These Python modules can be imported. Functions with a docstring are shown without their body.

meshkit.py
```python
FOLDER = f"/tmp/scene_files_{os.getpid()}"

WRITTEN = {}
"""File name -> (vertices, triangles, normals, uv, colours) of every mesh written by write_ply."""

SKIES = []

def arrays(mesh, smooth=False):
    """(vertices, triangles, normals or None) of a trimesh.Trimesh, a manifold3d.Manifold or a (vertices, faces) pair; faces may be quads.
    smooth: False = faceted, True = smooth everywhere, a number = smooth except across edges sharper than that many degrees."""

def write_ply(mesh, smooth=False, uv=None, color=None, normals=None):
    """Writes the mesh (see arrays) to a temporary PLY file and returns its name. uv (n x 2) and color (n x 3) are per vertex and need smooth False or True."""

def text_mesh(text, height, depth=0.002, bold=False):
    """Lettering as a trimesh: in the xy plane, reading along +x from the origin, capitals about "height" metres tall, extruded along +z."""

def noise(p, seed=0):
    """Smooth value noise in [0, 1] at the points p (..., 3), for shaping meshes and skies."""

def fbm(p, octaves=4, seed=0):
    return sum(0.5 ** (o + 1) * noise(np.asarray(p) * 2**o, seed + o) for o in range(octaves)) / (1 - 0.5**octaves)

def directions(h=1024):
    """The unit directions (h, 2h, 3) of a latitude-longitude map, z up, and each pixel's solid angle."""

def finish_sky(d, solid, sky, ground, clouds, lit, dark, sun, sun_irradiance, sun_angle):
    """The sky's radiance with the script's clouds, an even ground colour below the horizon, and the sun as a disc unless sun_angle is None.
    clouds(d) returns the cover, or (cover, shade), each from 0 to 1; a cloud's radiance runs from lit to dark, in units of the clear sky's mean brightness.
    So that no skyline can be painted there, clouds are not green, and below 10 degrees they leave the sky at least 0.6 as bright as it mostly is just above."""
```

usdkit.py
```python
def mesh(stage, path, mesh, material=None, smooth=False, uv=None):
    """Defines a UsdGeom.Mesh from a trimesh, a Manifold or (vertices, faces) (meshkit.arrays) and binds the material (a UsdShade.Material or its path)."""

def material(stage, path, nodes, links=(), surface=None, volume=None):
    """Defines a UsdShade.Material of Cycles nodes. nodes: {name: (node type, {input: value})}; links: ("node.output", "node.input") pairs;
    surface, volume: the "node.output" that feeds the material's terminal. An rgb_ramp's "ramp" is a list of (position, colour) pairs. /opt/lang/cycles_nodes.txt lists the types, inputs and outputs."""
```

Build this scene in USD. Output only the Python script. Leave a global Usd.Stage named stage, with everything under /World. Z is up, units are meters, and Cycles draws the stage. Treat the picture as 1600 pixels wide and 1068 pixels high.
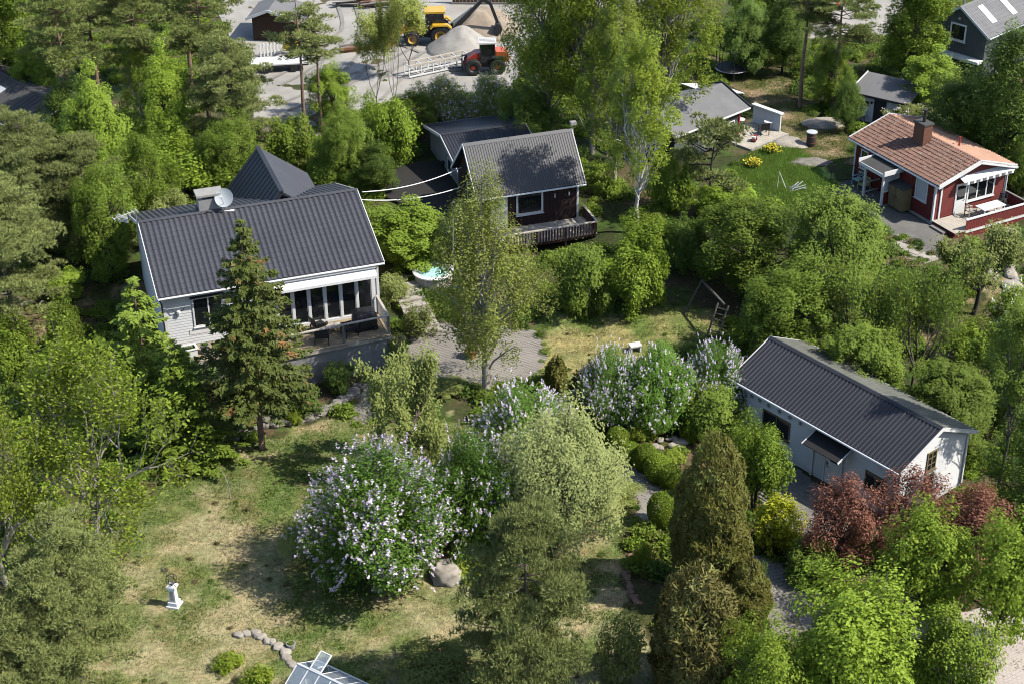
import math
import numpy as np
import trimesh
import usdkit
import meshkit
from shapely.geometry import Polygon, box as sbox, Point
from shapely import contains_xy
from pxr import Usd, UsdGeom, UsdLux, UsdShade, Gf, Sdf, Vt

stage = Usd.Stage.CreateInMemory()
UsdGeom.SetStageUpAxis(stage, UsdGeom.Tokens.z)
UsdGeom.SetStageMetersPerUnit(stage, 1.0)
UsdGeom.Xform.Define(stage, '/World')
UsdGeom.Scope.Define(stage, '/World/Looks')

# ------------------------------------------------------------------ camera, sky, sun, exposure
FPX, PITCH, ROLL, CAMH = 2600.0, math.radians(30.02), -0.0095, 50.0
EXPOSURE = 1.5
SKY_STRENGTH, SUN_INTENSITY, SUN_ELEV = 0.125, 1.25, math.radians(47)
SUN_XY = np.array([0.97, -0.22]) / np.hypot(0.97, 0.22)
_c, _s = math.cos(PITCH), math.sin(PITCH)
_R, _U, FWD = np.array([1., 0, 0]), np.array([0, _s, _c]), np.array([0, _c, -_s])
RIGHT = math.cos(ROLL) * _R + math.sin(ROLL) * _U
UP = math.cos(ROLL) * _U - math.sin(ROLL) * _R
EYE = np.array([0, 0, CAMH])
cam = UsdGeom.Camera.Define(stage, '/World/camera')
cam.CreateHorizontalApertureAttr(36.0)
cam.CreateVerticalApertureAttr(24.03)
cam.CreateFocalLengthAttr(36.0 * FPX / 1600)
cam.CreateClippingRangeAttr(Gf.Vec2f(1, 5000))
cam.CreateExposureAttr(EXPOSURE)
cam.AddTransformOp().Set(Gf.Matrix4d(*RIGHT, 0, *UP, 0, *(-FWD), 0, *EYE, 1))
SUN = np.array([*(SUN_XY * math.cos(SUN_ELEV)), math.sin(SUN_ELEV)])
dome = UsdLux.DomeLight.Define(stage, '/World/sky')
dome.GetPrim().SetCustomDataByKey('kind', 'structure')
sky_m = usdkit.material(stage, '/World/Looks/sky_look', {
    's': ('sky_texture', {'sky_type': 'single_scattering', 'sun_disc': False, 'sun_elevation': SUN_ELEV,
                          'sun_rotation': math.atan2(SUN[0], SUN[1])}),
    'b': ('background_shader', {'strength': SKY_STRENGTH})}, [('s.color', 'b.color')], surface='b.background')
UsdShade.MaterialBindingAPI.Apply(dome.GetPrim()).Bind(sky_m)
sun = UsdLux.DistantLight.Define(stage, '/World/sun')
sun.CreateNormalizeAttr(True)
sun.CreateIntensityAttr(SUN_INTENSITY)
sun.CreateAngleAttr(0.5)
sun.CreateColorAttr(Gf.Vec3f(1.0, 0.94, 0.84))
_x = np.cross([0, 0, 1], SUN); _x /= np.linalg.norm(_x)
_y = np.cross(SUN, _x)
sun.AddTransformOp().Set(Gf.Matrix4d(*_x, 0, *_y, 0, *SUN, 0, 0, 0, 60, 1))

# ------------------------------------------------------------------ survey: sight lines of the photograph to points of the place
def ss(a, b, x):
    t = np.clip((np.asarray(x, float) - a) / (b - a), 0, 1)
    return t * t * (3 - 2 * t)


def height(x, y):
    x, y = np.asarray(x, float), np.asarray(y, float)
    return (1.5 * ss(81, 98, y) - .6 * ss(8, 15, x) * (1 - ss(78, 88, y)) - .95 * np.exp(-((x - 2.2) ** 2 + (y - 97.3) ** 2) / 15)
            - .32 * np.exp(-((x - 29) ** 2 + (y - 105) ** 2) / 60) - .55 * np.exp(-((x - 31.8) ** 2 + (y - 99.2) ** 2) / 18))


def ray(px, py):
    return FWD + RIGHT * (px - 800) / FPX - UP * (py - 534) / FPX


def G(px, py, z=0.):
    d = ray(px, py)
    return EYE + d * (z - CAMH) / d[2]


def T(px, py, dz=0.):
    z = 0.
    for _ in range(40):
        g = G(px, py, z)
        z += .6 * (float(height(g[0], g[1])) + dz - z)
    return G(px, py, z)


def ppm(p):
    return FPX / float((np.asarray(p) - EYE) @ FWD)


def gpoly(pts, dz=0.):
    return Polygon([T(*p)[:2] for p in pts])


# ------------------------------------------------------------------ mesh helpers
class MB:
    def __init__(s): s.v, s.f, s.n = [], [], 0

    def add(s, v, f):
        v = np.asarray(v, float); f = np.asarray(f, int)
        if f.shape[1] == 4: f = np.vstack([f[:, [0, 1, 2]], f[:, [0, 2, 3]]])
        s.v.append(v); s.f.append(f + s.n); s.n += len(v); return s

    def box(s, c, d, rz=0., tilt=None):
        v = np.array([[x, y, z] for z in (-.5, .5) for y in (-.5, .5) for x in (-.5, .5)]) * d
        if tilt is not None: v = v @ np.asarray(tilt).T
        if rz: v = v @ np.array([[math.cos(rz), math.sin(rz), 0], [-math.sin(rz), math.cos(rz), 0], [0, 0, 1]])
        return s.add(v + c, [[0, 2, 3, 1], [4, 5, 7, 6], [0, 1, 5, 4], [2, 6, 7, 3], [0, 4, 6, 2], [1, 3, 7, 5]])

    def bx(s, x0, x1, y0, y1, z0, z1):
        return s.box(((x0 + x1) / 2, (y0 + y1) / 2, (z0 + z1) / 2), (abs(x1 - x0), abs(y1 - y0), abs(z1 - z0)))

    def bar(s, a, b, w, h=None, up=(0, 0, 1)):
        a, b = np.asarray(a, float), np.asarray(b, float); h = h or w
        t = b - a; L = np.linalg.norm(t); t = t / L
        x = np.cross(t, up)
        if np.linalg.norm(x) < 1e-3: x = np.cross(t, (1, 0, 0))
        x /= np.linalg.norm(x); y = np.cross(x, t)
        v = [p + x * i * w / 2 + y * j * h / 2 for p in (a, b) for i, j in ((-1, -1), (1, -1), (1, 1), (-1, 1))]
        return s.add(v, [[0, 1, 2, 3], [7, 6, 5, 4], [0, 4, 5, 1], [1, 5, 6, 2], [2, 6, 7, 3], [3, 7, 4, 0]])

    def tube(s, pts, r, sides=6, cap=True):
        p = np.asarray(pts, float); r = np.broadcast_to(np.asarray(r, float), (len(p),))
        t = np.gradient(p, axis=0); t /= np.linalg.norm(t, axis=1, keepdims=True) + 1e-12
        ref = np.where(np.abs(t[:, 2:]) < .9, [[0, 0, 1.]], [[1., 0, 0]])
        if len(p) > 2: ref = np.broadcast_to(ref[len(p) // 2], p.shape)
        a = np.cross(t, ref); a /= np.linalg.norm(a, axis=1, keepdims=True) + 1e-12
        b = np.cross(t, a); g = np.arange(sides) * 2 * np.pi / sides
        v = p[:, None] + r[:, None, None] * (np.cos(g)[None, :, None] * a[:, None] + np.sin(g)[None, :, None] * b[:, None])
        i, j = np.meshgrid(np.arange(len(p) - 1), np.arange(sides), indexing='ij')
        q = np.stack([i * sides + j, i * sides + (j + 1) % sides, (i + 1) * sides + (j + 1) % sides, (i + 1) * sides + j], -1).reshape(-1, 4)
        f = np.vstack([q[:, [0, 2, 1]], q[:, [0, 3, 2]]])
        v = v.reshape(-1, 3)
        if cap:
            n = len(v); v = np.vstack([v, p[:1], p[-1:]]); k = np.arange(sides); k2 = (k + 1) % sides; o = (len(p) - 1) * sides
            f = np.vstack([f, np.stack([np.full(sides, n), k, k2], 1), np.stack([np.full(sides, n + 1), o + k2, o + k], 1)])
        return s.add(v, f)

    def ring(s, c, R, r, axis=(0, 0, 1), n=24, sides=6):
        a = np.asarray(axis, float); a /= np.linalg.norm(a)
        x = np.cross(a, (1, 0, 0) if abs(a[0]) < .8 else (0, 1, 0)); x /= np.linalg.norm(x); y = np.cross(a, x)
        g = np.linspace(0, 2 * np.pi, n + 1)
        o = np.cos(g)[:, None] * x + np.sin(g)[:, None] * y
        h = np.arange(sides) * 2 * np.pi / sides
        v = (np.asarray(c) + o[:, None] * (R + r * np.cos(h))[None, :, None] + a * (r * np.sin(h))[None, :, None]).reshape(-1, 3)
        i, j = np.meshgrid(np.arange(n), np.arange(sides), indexing='ij')
        return s.add(v, np.stack([i * sides + j, (i + 1) * sides + j, (i + 1) * sides + (j + 1) % sides, i * sides + (j + 1) % sides], -1).reshape(-1, 4))

    def lathe(s, prof, c=(0, 0, 0), n=20, axis=None):
        p = np.asarray(prof, float); g = np.arange(n) * 2 * np.pi / n
        v = np.stack([p[:, None, 0] * np.cos(g), p[:, None, 0] * np.sin(g), np.broadcast_to(p[:, None, 1], (len(p), n))], -1).reshape(-1, 3)
        if axis == 'y': v = v[:, [0, 2, 1]] * [1, -1, 1]
        if axis == 'x': v = v[:, [2, 1, 0]] * [1, 1, -1]
        i, j = np.meshgrid(np.arange(len(p) - 1), np.arange(n), indexing='ij')
        return s.add(v + c, np.stack([i * n + j, i * n + (j + 1) % n, (i + 1) * n + (j + 1) % n, (i + 1) * n + j], -1).reshape(-1, 4))

    def prism(s, poly, lo, hi, plane='xy'):
        """a convex or plain outline extruded; plane xz extrudes along y, yz along x"""
        m = trimesh.creation.extrude_polygon(Polygon(poly), hi - lo, engine='earcut')
        v = np.array(m.vertices) + [0, 0, lo]; f = np.array(m.faces)
        if plane == 'xz': v = v[:, [0, 2, 1]]; f = f[:, ::-1]
        if plane == 'yz': v = v[:, [2, 0, 1]]
        return s.add(v, f)

    def slab(s, quad, th):
        q = np.asarray(quad, float); n = np.cross(q[1] - q[0], q[2] - q[0]); n /= np.linalg.norm(n)
        if n[2] < -1e-6: q, n = q[::-1], -n          # the given face is always the upper one
        v = np.vstack([q, q - n * th]); k = len(q)
        f = [[0, i, i + 1] for i in range(1, k - 1)] + [[k, k + i + 1, k + i] for i in range(1, k - 1)]
        for i in range(k):
            j = (i + 1) % k; f += [[i, k + i, k + j], [i, k + j, j]]
        return s.add(v, f)

    def sheet(s, o, du, dv, us, hs, vs, lifts):
        """a profiled sheet: us, hs along du; vs, lifts along dv, raised along the normal"""
        o, du, dv = (np.asarray(x, float) for x in (o, du, dv)); n = np.cross(du, dv); n /= np.linalg.norm(n); n = n if n[2] > 0 else -n
        us, hs, vs, lifts = map(np.asarray, (us, hs, vs, lifts))
        v = (o + du * us[None, :, None] + dv * vs[:, None, None] + n * (hs[None, :, None] + lifts[:, None, None])).reshape(-1, 3)
        m = len(us); i, j = np.meshgrid(np.arange(len(vs) - 1), np.arange(m - 1), indexing='ij')
        return s.add(v, np.stack([i * m + j, i * m + j + 1, (i + 1) * m + j + 1, (i + 1) * m + j], -1).reshape(-1, 4))

    def get(s):
        return np.vstack(s.v), np.vstack(s.f)


def rock(r, seed, flat=.7, sub=2):
    m = trimesh.creation.icosphere(sub, 1.0); v = np.array(m.vertices)
    k = .62 + .75 * meshkit.fbm(v * 1.3 + seed * 7.3, 3, seed)
    v = v * k[:, None]; v[:, 2] = np.clip(v[:, 2], -.45, .75)
    return v * np.asarray(r) * [1, 1, flat], np.array(m.faces)


TAKEN = {}
def fresh(path):
    if path not in TAKEN: TAKEN[path] = 0; return path
    TAKEN[path] += 1
    return f'{path}_{TAKEN[path]:03d}'


def tag(prim, label=None, category=None, group=None, kind=None):
    for k, v in (('label', label), ('category', category), ('group', group), ('kind', kind)):
        if v: prim.SetCustomDataByKey(k, v)
    return prim


class Thing:
    def __init__(s, name, label, cat, loc=(0, 0, 0), rz=0., group=None, kind=None):
        s.path = fresh('/World/' + name); x = UsdGeom.Xform.Define(stage, s.path)
        x.AddTranslateOp().Set(Gf.Vec3d(*map(float, loc)))
        if rz: x.AddRotateZOp().Set(math.degrees(rz))
        s.prim = tag(x.GetPrim(), label, cat, group, kind); s.dz = 0.

    def part(s, name, mb, mat, parent=None, label=None, kind=None, smooth=False):
        p = fresh((parent or s.path) + '/' + name)
        v, f = mb.get() if isinstance(mb, MB) else mb
        v = np.asarray(v, float) - [0, 0, s.dz]
        m = usdkit.mesh(stage, p, (v, f), LOOK[mat], smooth=smooth)
        tag(m.GetPrim(), label, None, None, kind)
        return p


def single(name, mb, mat, label, cat, group=None, kind=None, smooth=False, loc=(0, 0, 0)):
    p = fresh('/World/' + name)
    v, f = mb.get() if isinstance(mb, MB) else mb
    v = np.asarray(v, float)
    m = usdkit.mesh(stage, p, (v, f), LOOK[mat], smooth=smooth)
    if any(loc): m.AddTranslateOp().Set(Gf.Vec3d(*map(float, loc)))
    return tag(m.GetPrim(), label, cat, group, kind)


# ------------------------------------------------------------------ materials
LOOK = {}
TONE, LEAF = .475, 2.45          # overall albedo of built things and of foliage
def look(name, *a, **k):
    LOOK[name] = usdkit.material(stage, '/World/Looks/' + name, *a, **k)


def surf(name, c1, c2=None, scale=2.0, rough=.75, bump=0., bscale=25., island=0., metallic=0., spec=.3, detail=5., coat=0., spots=None):
    """a weathered surface: two tones by noise, fine relief, tone varied from piece to piece"""
    c2 = c2 or tuple(x * .72 for x in c1)
    c1, c2 = tuple(x * TONE for x in c1), tuple(x * TONE for x in c2)
    n = {'g': ('geometry', {}), 'n': ('noise_texture', {'scale': scale, 'detail': detail, 'roughness': .6}),
         'r': ('rgb_ramp', {'ramp': [(.3, c2), (.68, c1)]}),
         'p': ('principled_bsdf', {'roughness': rough, 'metallic': metallic, 'specular_ior_level': spec, 'coat_weight': coat})}
    l = [('g.position', 'n.vector'), ('n.fac', 'r.fac')]
    out = 'r.color'
    if island:
        n['ir'] = ('rgb_ramp', {'ramp': [(0, (1 - island,) * 3), (1, (1 + island * .6,) * 3)]})
        n['im'] = ('mix', {'mix_type': 'multiply', 'fac': 1.0})
        l += [('g.random_per_island', 'ir.fac'), (out, 'im.color1'), ('ir.color', 'im.color2')]
        out = 'im.color'
    if spots:
        n['sn'] = ('noise_texture', {'scale': spots[1], 'detail': 7.0, 'roughness': .7})
        n['sr'] = ('rgb_ramp', {'ramp': [(spots[2] - .08, (0, 0, 0)), (spots[2], (1, 1, 1))]})
        n['sm'] = ('mix', {'mix_type': 'mix', 'color2': tuple(x * TONE for x in spots[0])})
        l += [('g.position', 'sn.vector'), ('sn.fac', 'sr.fac'), ('sr.color', 'sm.fac'), (out, 'sm.color1')]
        out = 'sm.color'
    l.append((out, 'p.base_color'))
    if bump:
        n['bn'] = ('noise_texture', {'scale': bscale, 'detail': 4.0})
        n['bu'] = ('bump', {'strength': min(1., bump), 'distance': .03})
        l += [('g.position', 'bn.vector'), ('bn.fac', 'bu.height'), ('bu.normal', 'p.normal')]
    look(name, n, l, surface='p.BSDF')


def leafy(name, cols, trans=.42, rough=.55, tint=.22, patch=None, gain=None):
    """foliage: colour from leaf to leaf and from plant to plant, light through the blade"""
    k = len(cols); cols = [(c[0] * LEAF * 1.30 * w, c[1] * LEAF * .99 * w, c[2] * LEAF * .80 * w) for c, w in zip(cols, np.linspace(.62, 1.45, k))] if gain is None else [tuple(x * gain for x in c) for c in cols]
    n = {'g': ('geometry', {}), 'o': ('object_info', {}),
         'r': ('rgb_ramp', {'ramp': [(i / (k - 1), c) for i, c in enumerate(cols)]}),
         'tr': ('map_range', {'from_min': 0, 'from_max': 1, 'to_min': 1 - tint, 'to_max': 1 + tint}),
         'h': ('hsv', {'saturation': 1.0, 'fac': 1.0}),
         'd': ('principled_bsdf', {'roughness': rough, 'specular_ior_level': .1}),
         't': ('translucent_bsdf', {}), 'm': ('mix_closure', {'fac': trans})}
    l = [('g.random_per_island', 'r.fac'), ('o.random', 'tr.value'), ('tr.result', 'h.value')]
    out = 'r.color'
    if patch:
        n['pc'] = ('texture_coordinate', {})
        n['pn'] = ('noise_texture', {'scale': patch[1], 'detail': 2.0})
        n['pr'] = ('rgb_ramp', {'ramp': [(patch[2], (0, 0, 0)), (patch[2] + .14, (1, 1, 1))]})
        n['pm'] = ('mix', {'mix_type': 'mix', 'color2': patch[0]})
        l += [('pc.object', 'pn.vector'), ('pn.fac', 'pr.fac'), ('pr.color', 'pm.fac'), ('r.color', 'pm.color1')]
        out = 'pm.color'
    l += [(out, 'h.color'), ('h.color', 'd.base_color'), ('h.color', 't.color'), ('d.BSDF', 'm.closure1'), ('t.BSDF', 'm.closure2')]
    look(name, n, l, surface='m.closure')


surf('white_paint', (.74, .74, .73), (.62, .62, .61), 1.2, .6)
surf('white_board', (.72, .73, .74), (.64, .65, .66), .8, .6, island=.06)
surf('grey_paint', (.09, .10, .105), (.07, .078, .08), 1.5, .7, island=.1)
surf('red_board', (.19, .022, .016), (.13, .016, .012), 1.5, .75, island=.15)
surf('dark_red_board', (.042, .014, .010), (.026, .009, .007), 1.6, .8, island=.25)
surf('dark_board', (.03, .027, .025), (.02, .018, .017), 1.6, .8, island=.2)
surf('brown_board', (.10, .05, .028), (.07, .036, .02), 1.5, .8, island=.2)
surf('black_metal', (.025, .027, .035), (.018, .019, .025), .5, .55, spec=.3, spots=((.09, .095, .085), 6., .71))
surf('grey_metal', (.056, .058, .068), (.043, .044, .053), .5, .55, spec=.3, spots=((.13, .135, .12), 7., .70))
surf('rib_metal', (.062, .063, .069), (.047, .048, .053), .6, .55, spec=.3, spots=((.12, .125, .11), 6., .70))
surf('felt_grey', (.16, .16, .165), (.125, .125, .13), 1.0, .8, bump=.2)
surf('felt_black', (.016, .016, .018), (.011, .011, .012), 1.0, .9)
surf('felt_dark', (.06, .06, .058), (.045, .045, .045), 1.0, .85, bump=.2)
surf('moss_metal', (.13, .135, .12), (.085, .09, .075), 1.3, .6)
surf('clay_tile', (.38, .20, .14), (.19, .105, .08), 2.2, .85, island=.38, spots=((.30, .30, .24), 5., .66))
surf('clay_smooth', (.42, .25, .17), (.34, .19, .13), 1.4, .85, bump=.2)
surf('brick', (.26, .10, .06), (.17, .07, .045), 5, .85, island=.3)
surf('concrete', (.36, .35, .33), (.24, .235, .22), 1.5, .85, bump=.3)
surf('render_grey', (.30, .30, .30), (.22, .22, .22), 1.2, .85, bump=.25)
surf('stone', (.34, .31, .27), (.18, .165, .145), 2.5, .85, bump=.5, bscale=9, island=.25)
surf('pale_stone', (.46, .42, .36), (.28, .25, .21), 1.6, .85, bump=.5, bscale=7, island=.12)
surf('paver', (.34, .31, .275), (.25, .23, .20), .4, .85, island=.14)
surf('pink_paver', (.56, .49, .44), (.46, .40, .355), .5, .85, island=.14)
surf('brick_paver', (.34, .20, .14), (.24, .15, .11), 2, .85, island=.3)
surf('sand', (.28, .255, .22), (.20, .18, .155), 1.2, .9, bump=.4)
surf('gravel', (.37, .35, .32), (.25, .24, .215), .45, .95, bump=.6, bscale=14, detail=8)
surf('gravel_heap', (.36, .34, .31), (.27, .255, .23), 1.5, .95, bump=.8, bscale=9, detail=8)
surf('earth_heap', (.32, .265, .205), (.22, .175, .13), 1.2, .95, bump=.8, bscale=7, detail=8)
surf('tarmac', (.15, .145, .135), (.10, .095, .09), .8, .9, bump=.4)
surf('deck_wood', (.40, .32, .20), (.29, .225, .135), 1.5, .75, island=.16)
surf('grey_wood', (.27, .255, .235), (.19, .18, .165), 1.8, .8, island=.18)
surf('pale_wood', (.58, .53, .45), (.44, .39, .33), 1.8, .8, island=.15)
surf('cabinet_wood', (.23, .175, .085), (.17, .125, .06), 1.8, .75, island=.12)
surf('log_wood', (.13, .115, .10), (.08, .07, .06), 2.5, .85)
surf('wicker', (.020, .020, .022), (.012, .012, .013), 12, .6, bump=.5, bscale=60)
surf('glass', (.012, .014, .016), (.008, .009, .010), .8, .06, spec=.6)
surf('dark_inside', (.018, .017, .016), None, 1, .8)
surf('blind', (.48, .50, .53), (.43, .45, .48), 2, .4, spec=.5)
surf('canvas', (.78, .78, .78), (.70, .70, .71), 1.0, .7)
surf('rubber', (.016, .016, .016), (.011, .011, .011), 6, .75)
surf('machine_yellow', (.62, .36, .02), (.52, .30, .02), 2, .4, spec=.5)
surf('machine_orange', (.62, .10, .02), (.52, .085, .02), 2, .4, spec=.5)
surf('machine_red', (.42, .035, .02), (.34, .03, .018), 2, .4, spec=.5)
surf('machine_black', (.025, .025, .026), (.017, .017, .018), 2, .5)
surf('steel', (.48, .48, .50), (.40, .40, .42), 3, .4, metallic=.7)
surf('rust', (.23, .10, .045), (.14, .06, .03), 4, .85)
surf('blue_steel', (.05, .07, .20), (.035, .05, .15), 1, .6)
surf('terracotta', (.45, .14, .06), (.36, .11, .05), 4, .8)
surf('dish_grey', (.50, .53, .55), (.46, .49, .51), 1, .5)
surf('iron', (.022, .020, .019), None, 5, .6)
surf('tub_shell', (.72, .72, .71), (.66, .66, .65), 2, .3, spec=.5)
surf('mint_paint', (.40, .62, .60), (.34, .55, .53), 3, .6)
surf('lime_paint', (.50, .56, .22), (.42, .48, .18), 3, .6)
surf('barrel_brown', (.07, .045, .035), (.04, .027, .022), 4, .7)
surf('yellow_hose', (.72, .56, .02), (.6, .46, .02), 4, .5)
surf('green_plastic', (.02, .16, .09), (.015, .12, .07), 3, .4)
surf('blue_paint', (.04, .06, .20), None, 3, .5)
surf('bark_pine', (.24, .15, .10), (.13, .09, .065), 3, .95, bump=.7, bscale=12)
surf('bark_grey', (.14, .115, .09), (.08, .065, .052), 3, .95, bump=.7, bscale=12)
surf('bark_birch', (.66, .64, .60), (.16, .15, .13), 4.5, .85)
surf('bark_pale', (.40, .37, .31), (.24, .215, .18), 3, .9)
surf('bark_dark', (.06, .048, .038), (.035, .028, .023), 3, .95, bump=.6, bscale=12)
surf('dead_wood', (.36, .325, .28), (.22, .20, .17), 3, .9)
surf('yellow_petal', (.72, .58, .02), (.6, .46, .02), 4, .6)
surf('pink_petal', (.55, .08, .25), (.4, .05, .18), 4, .6)
surf('white_petal', (.70, .70, .64), (.55, .55, .48), 4, .6)
look('water', {'g': ('geometry', {}), 'n': ('noise_texture', {'scale': 6.0, 'detail': 3.0}), 'b': ('bump', {'strength': .5, 'distance': .04}),
               'r': ('rgb_ramp', {'ramp': [(.35, (.15, .30, .28)), (.7, (.26, .42, .39))]}),
               'p': ('principled_bsdf', {'roughness': .08, 'specular_ior_level': .5})},
     [('g.position', 'n.vector'), ('n.fac', 'b.height'), ('b.normal', 'p.normal'), ('n.fac', 'r.fac'), ('r.color', 'p.base_color')], surface='p.BSDF')
look('clear_glass', {'f': ('fresnel', {'IOR': 1.6}), 't': ('transparent_bsdf', {'color': (.93, .96, .95)}), 'g': ('glossy_bsdf', {'color': (.9, .95, 1.), 'roughness': .08}),
                     'd': ('diffuse_bsdf', {'color': (.62, .66, .66)}), 'm': ('mix_closure', {}), 'm2': ('mix_closure', {'fac': .09})},
     [('f.fac', 'm.fac'), ('t.BSDF', 'm.closure1'), ('g.BSDF', 'm.closure2'), ('m.closure', 'm2.closure1'), ('d.BSDF', 'm2.closure2')], surface='m2.closure')

# ground cover painted per vertex (its own colour), broken up by fine noise
look('ground_look', {'a': ('attribute', {'attribute': 'cover'}), 'g': ('geometry', {}),
                     'n': ('noise_texture', {'scale': 3.0, 'detail': 9.0, 'roughness': .72}), 'n2': ('noise_texture', {'scale': .55, 'detail': 4.0}),
                     'r': ('rgb_ramp', {'ramp': [(.25, (.42, .45, .38)), (.5, (.95, .95, .95)), (.75, (1.55, 1.5, 1.45))]}),
                     'r2': ('rgb_ramp', {'ramp': [(.3, (.82, .95, .80)), (.7, (1.15, 1.05, 1.0))]}),
                     'm': ('mix', {'mix_type': 'multiply', 'fac': 1.0}), 'm2': ('mix', {'mix_type': 'multiply', 'fac': 1.0}),
                     'b': ('bump', {'strength': .9, 'distance': .08}), 'p': ('principled_bsdf', {'roughness': .95, 'specular_ior_level': .1})},
     [('g.position', 'n.vector'), ('g.position', 'n2.vector'), ('n.fac', 'r.fac'), ('n2.fac', 'r2.fac'), ('a.color', 'm.color1'), ('r.color', 'm.color2'),
      ('m.color', 'm2.color1'), ('r2.color', 'm2.color2'), ('m2.color', 'p.base_color'), ('n.fac', 'b.height'), ('b.normal', 'p.normal')], surface='p.BSDF')

# ------------------------------------------------------------------ ground
LAWN = gpoly([(285, 720), (400, 690), (470, 668), (560, 640), (640, 640), (720, 660), (900, 700), (935, 720), (985, 775), (1010, 815), (985, 870), (972, 905), (1010, 960), (1050, 1000), (1030, 1080), (600, 1085), (440, 1090), (60, 1090), (40, 1000), (120, 860), (190, 800)])
BACK_LAWN = gpoly([(850, 480), (930, 470), (1060, 470), (1130, 500), (1120, 545), (1060, 560), (960, 570), (860, 615), (830, 560)])
VIVID = gpoly([(1150, 268), (1205, 222), (1245, 232), (1290, 262), (1335, 318), (1400, 368), (1300, 345), (1200, 320), (1120, 330)])
DRY = [gpoly(p) for p in ([(120, 450), (235, 430), (240, 470), (120, 480)], [(1120, 120), (1230, 100), (1260, 180), (1330, 195), (1330, 250), (1270, 260), (1210, 220), (1170, 170)],
                          [(20, 470), (110, 430), (120, 470), (60, 560), (10, 600)], [(1430, 520), (1600, 420), (1600, 560), (1480, 620)])]
BEDS = [gpoly(p) for p in ([(270, 690), (300, 600), (620, 560), (640, 610), (560, 640), (420, 670), (330, 700)], [(690, 840), (800, 800), (760, 880), (700, 905)],
                           [(985, 830), (1200, 800), (1180, 980), (1060, 1068), (985, 960)], [(900, 640), (1180, 640), (1150, 780), (1010, 720), (940, 690)],
                           [(410, 170), (520, 180), (530, 250), (400, 240)])]
xs = np.concatenate([[-400, -200, -100, -70], np.arange(-56, 56.01, .3), [70, 100, 200, 400]])
ys = np.concatenate([[-60, 0, 30, 44], np.arange(50, 172.01, .3), [190, 230, 320, 600]])
X, Y = np.meshgrid(xs, ys)
Pf = np.stack([X, Y, X * 0], -1)
Z = height(X, Y) + .10 * (meshkit.fbm(Pf * .45, 3, 5) - .5) * ss(0, 1, 1 - np.abs(0))
fl = X.ravel(), Y.ravel()
n1, n2 = meshkit.fbm(Pf * .33, 4, 11), meshkit.fbm(Pf * 1.1, 4, 21)
def mixc(a, b, t): return np.asarray(a) * (1 - t[..., None]) + np.asarray(b) * t[..., None]
C = mixc((.050, .060, .022), (.105, .085, .050), ss(.42, .62, n1))
C = mixc(C, (.060, .105, .020), ss(.52, .66, n2) * .8)
def soft(poly, r=.35):
    jx, jy = (meshkit.noise(Pf * .9, 3) - .5) * 1.6, (meshkit.noise(Pf * .9, 4) - .5) * 1.6
    return contains_xy(poly, fl[0] + jx.ravel(), fl[1] + jy.ravel()).reshape(X.shape).astype(float)
lawn_c = mixc((.39, .335, .205), (.150, .190, .060), ss(.34, .57, .55 * n1 + .45 * n2))
lawn_c = mixc(lawn_c, (.30, .235, .13), ss(.60, .72, n2) * .6)
C = mixc(C, lawn_c, soft(LAWN)); C = mixc(C, mixc((.32, .29, .13), (.13, .18, .045), ss(.34, .54, n1)), soft(BACK_LAWN))
C = mixc(C, mixc((.20, .32, .07), (.30, .38, .12), n2), soft(VIVID))
for d in DRY: C = mixc(C, mixc((.30, .235, .15), (.13, .12, .05), ss(.4, .6, n2)), soft(d))
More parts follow.
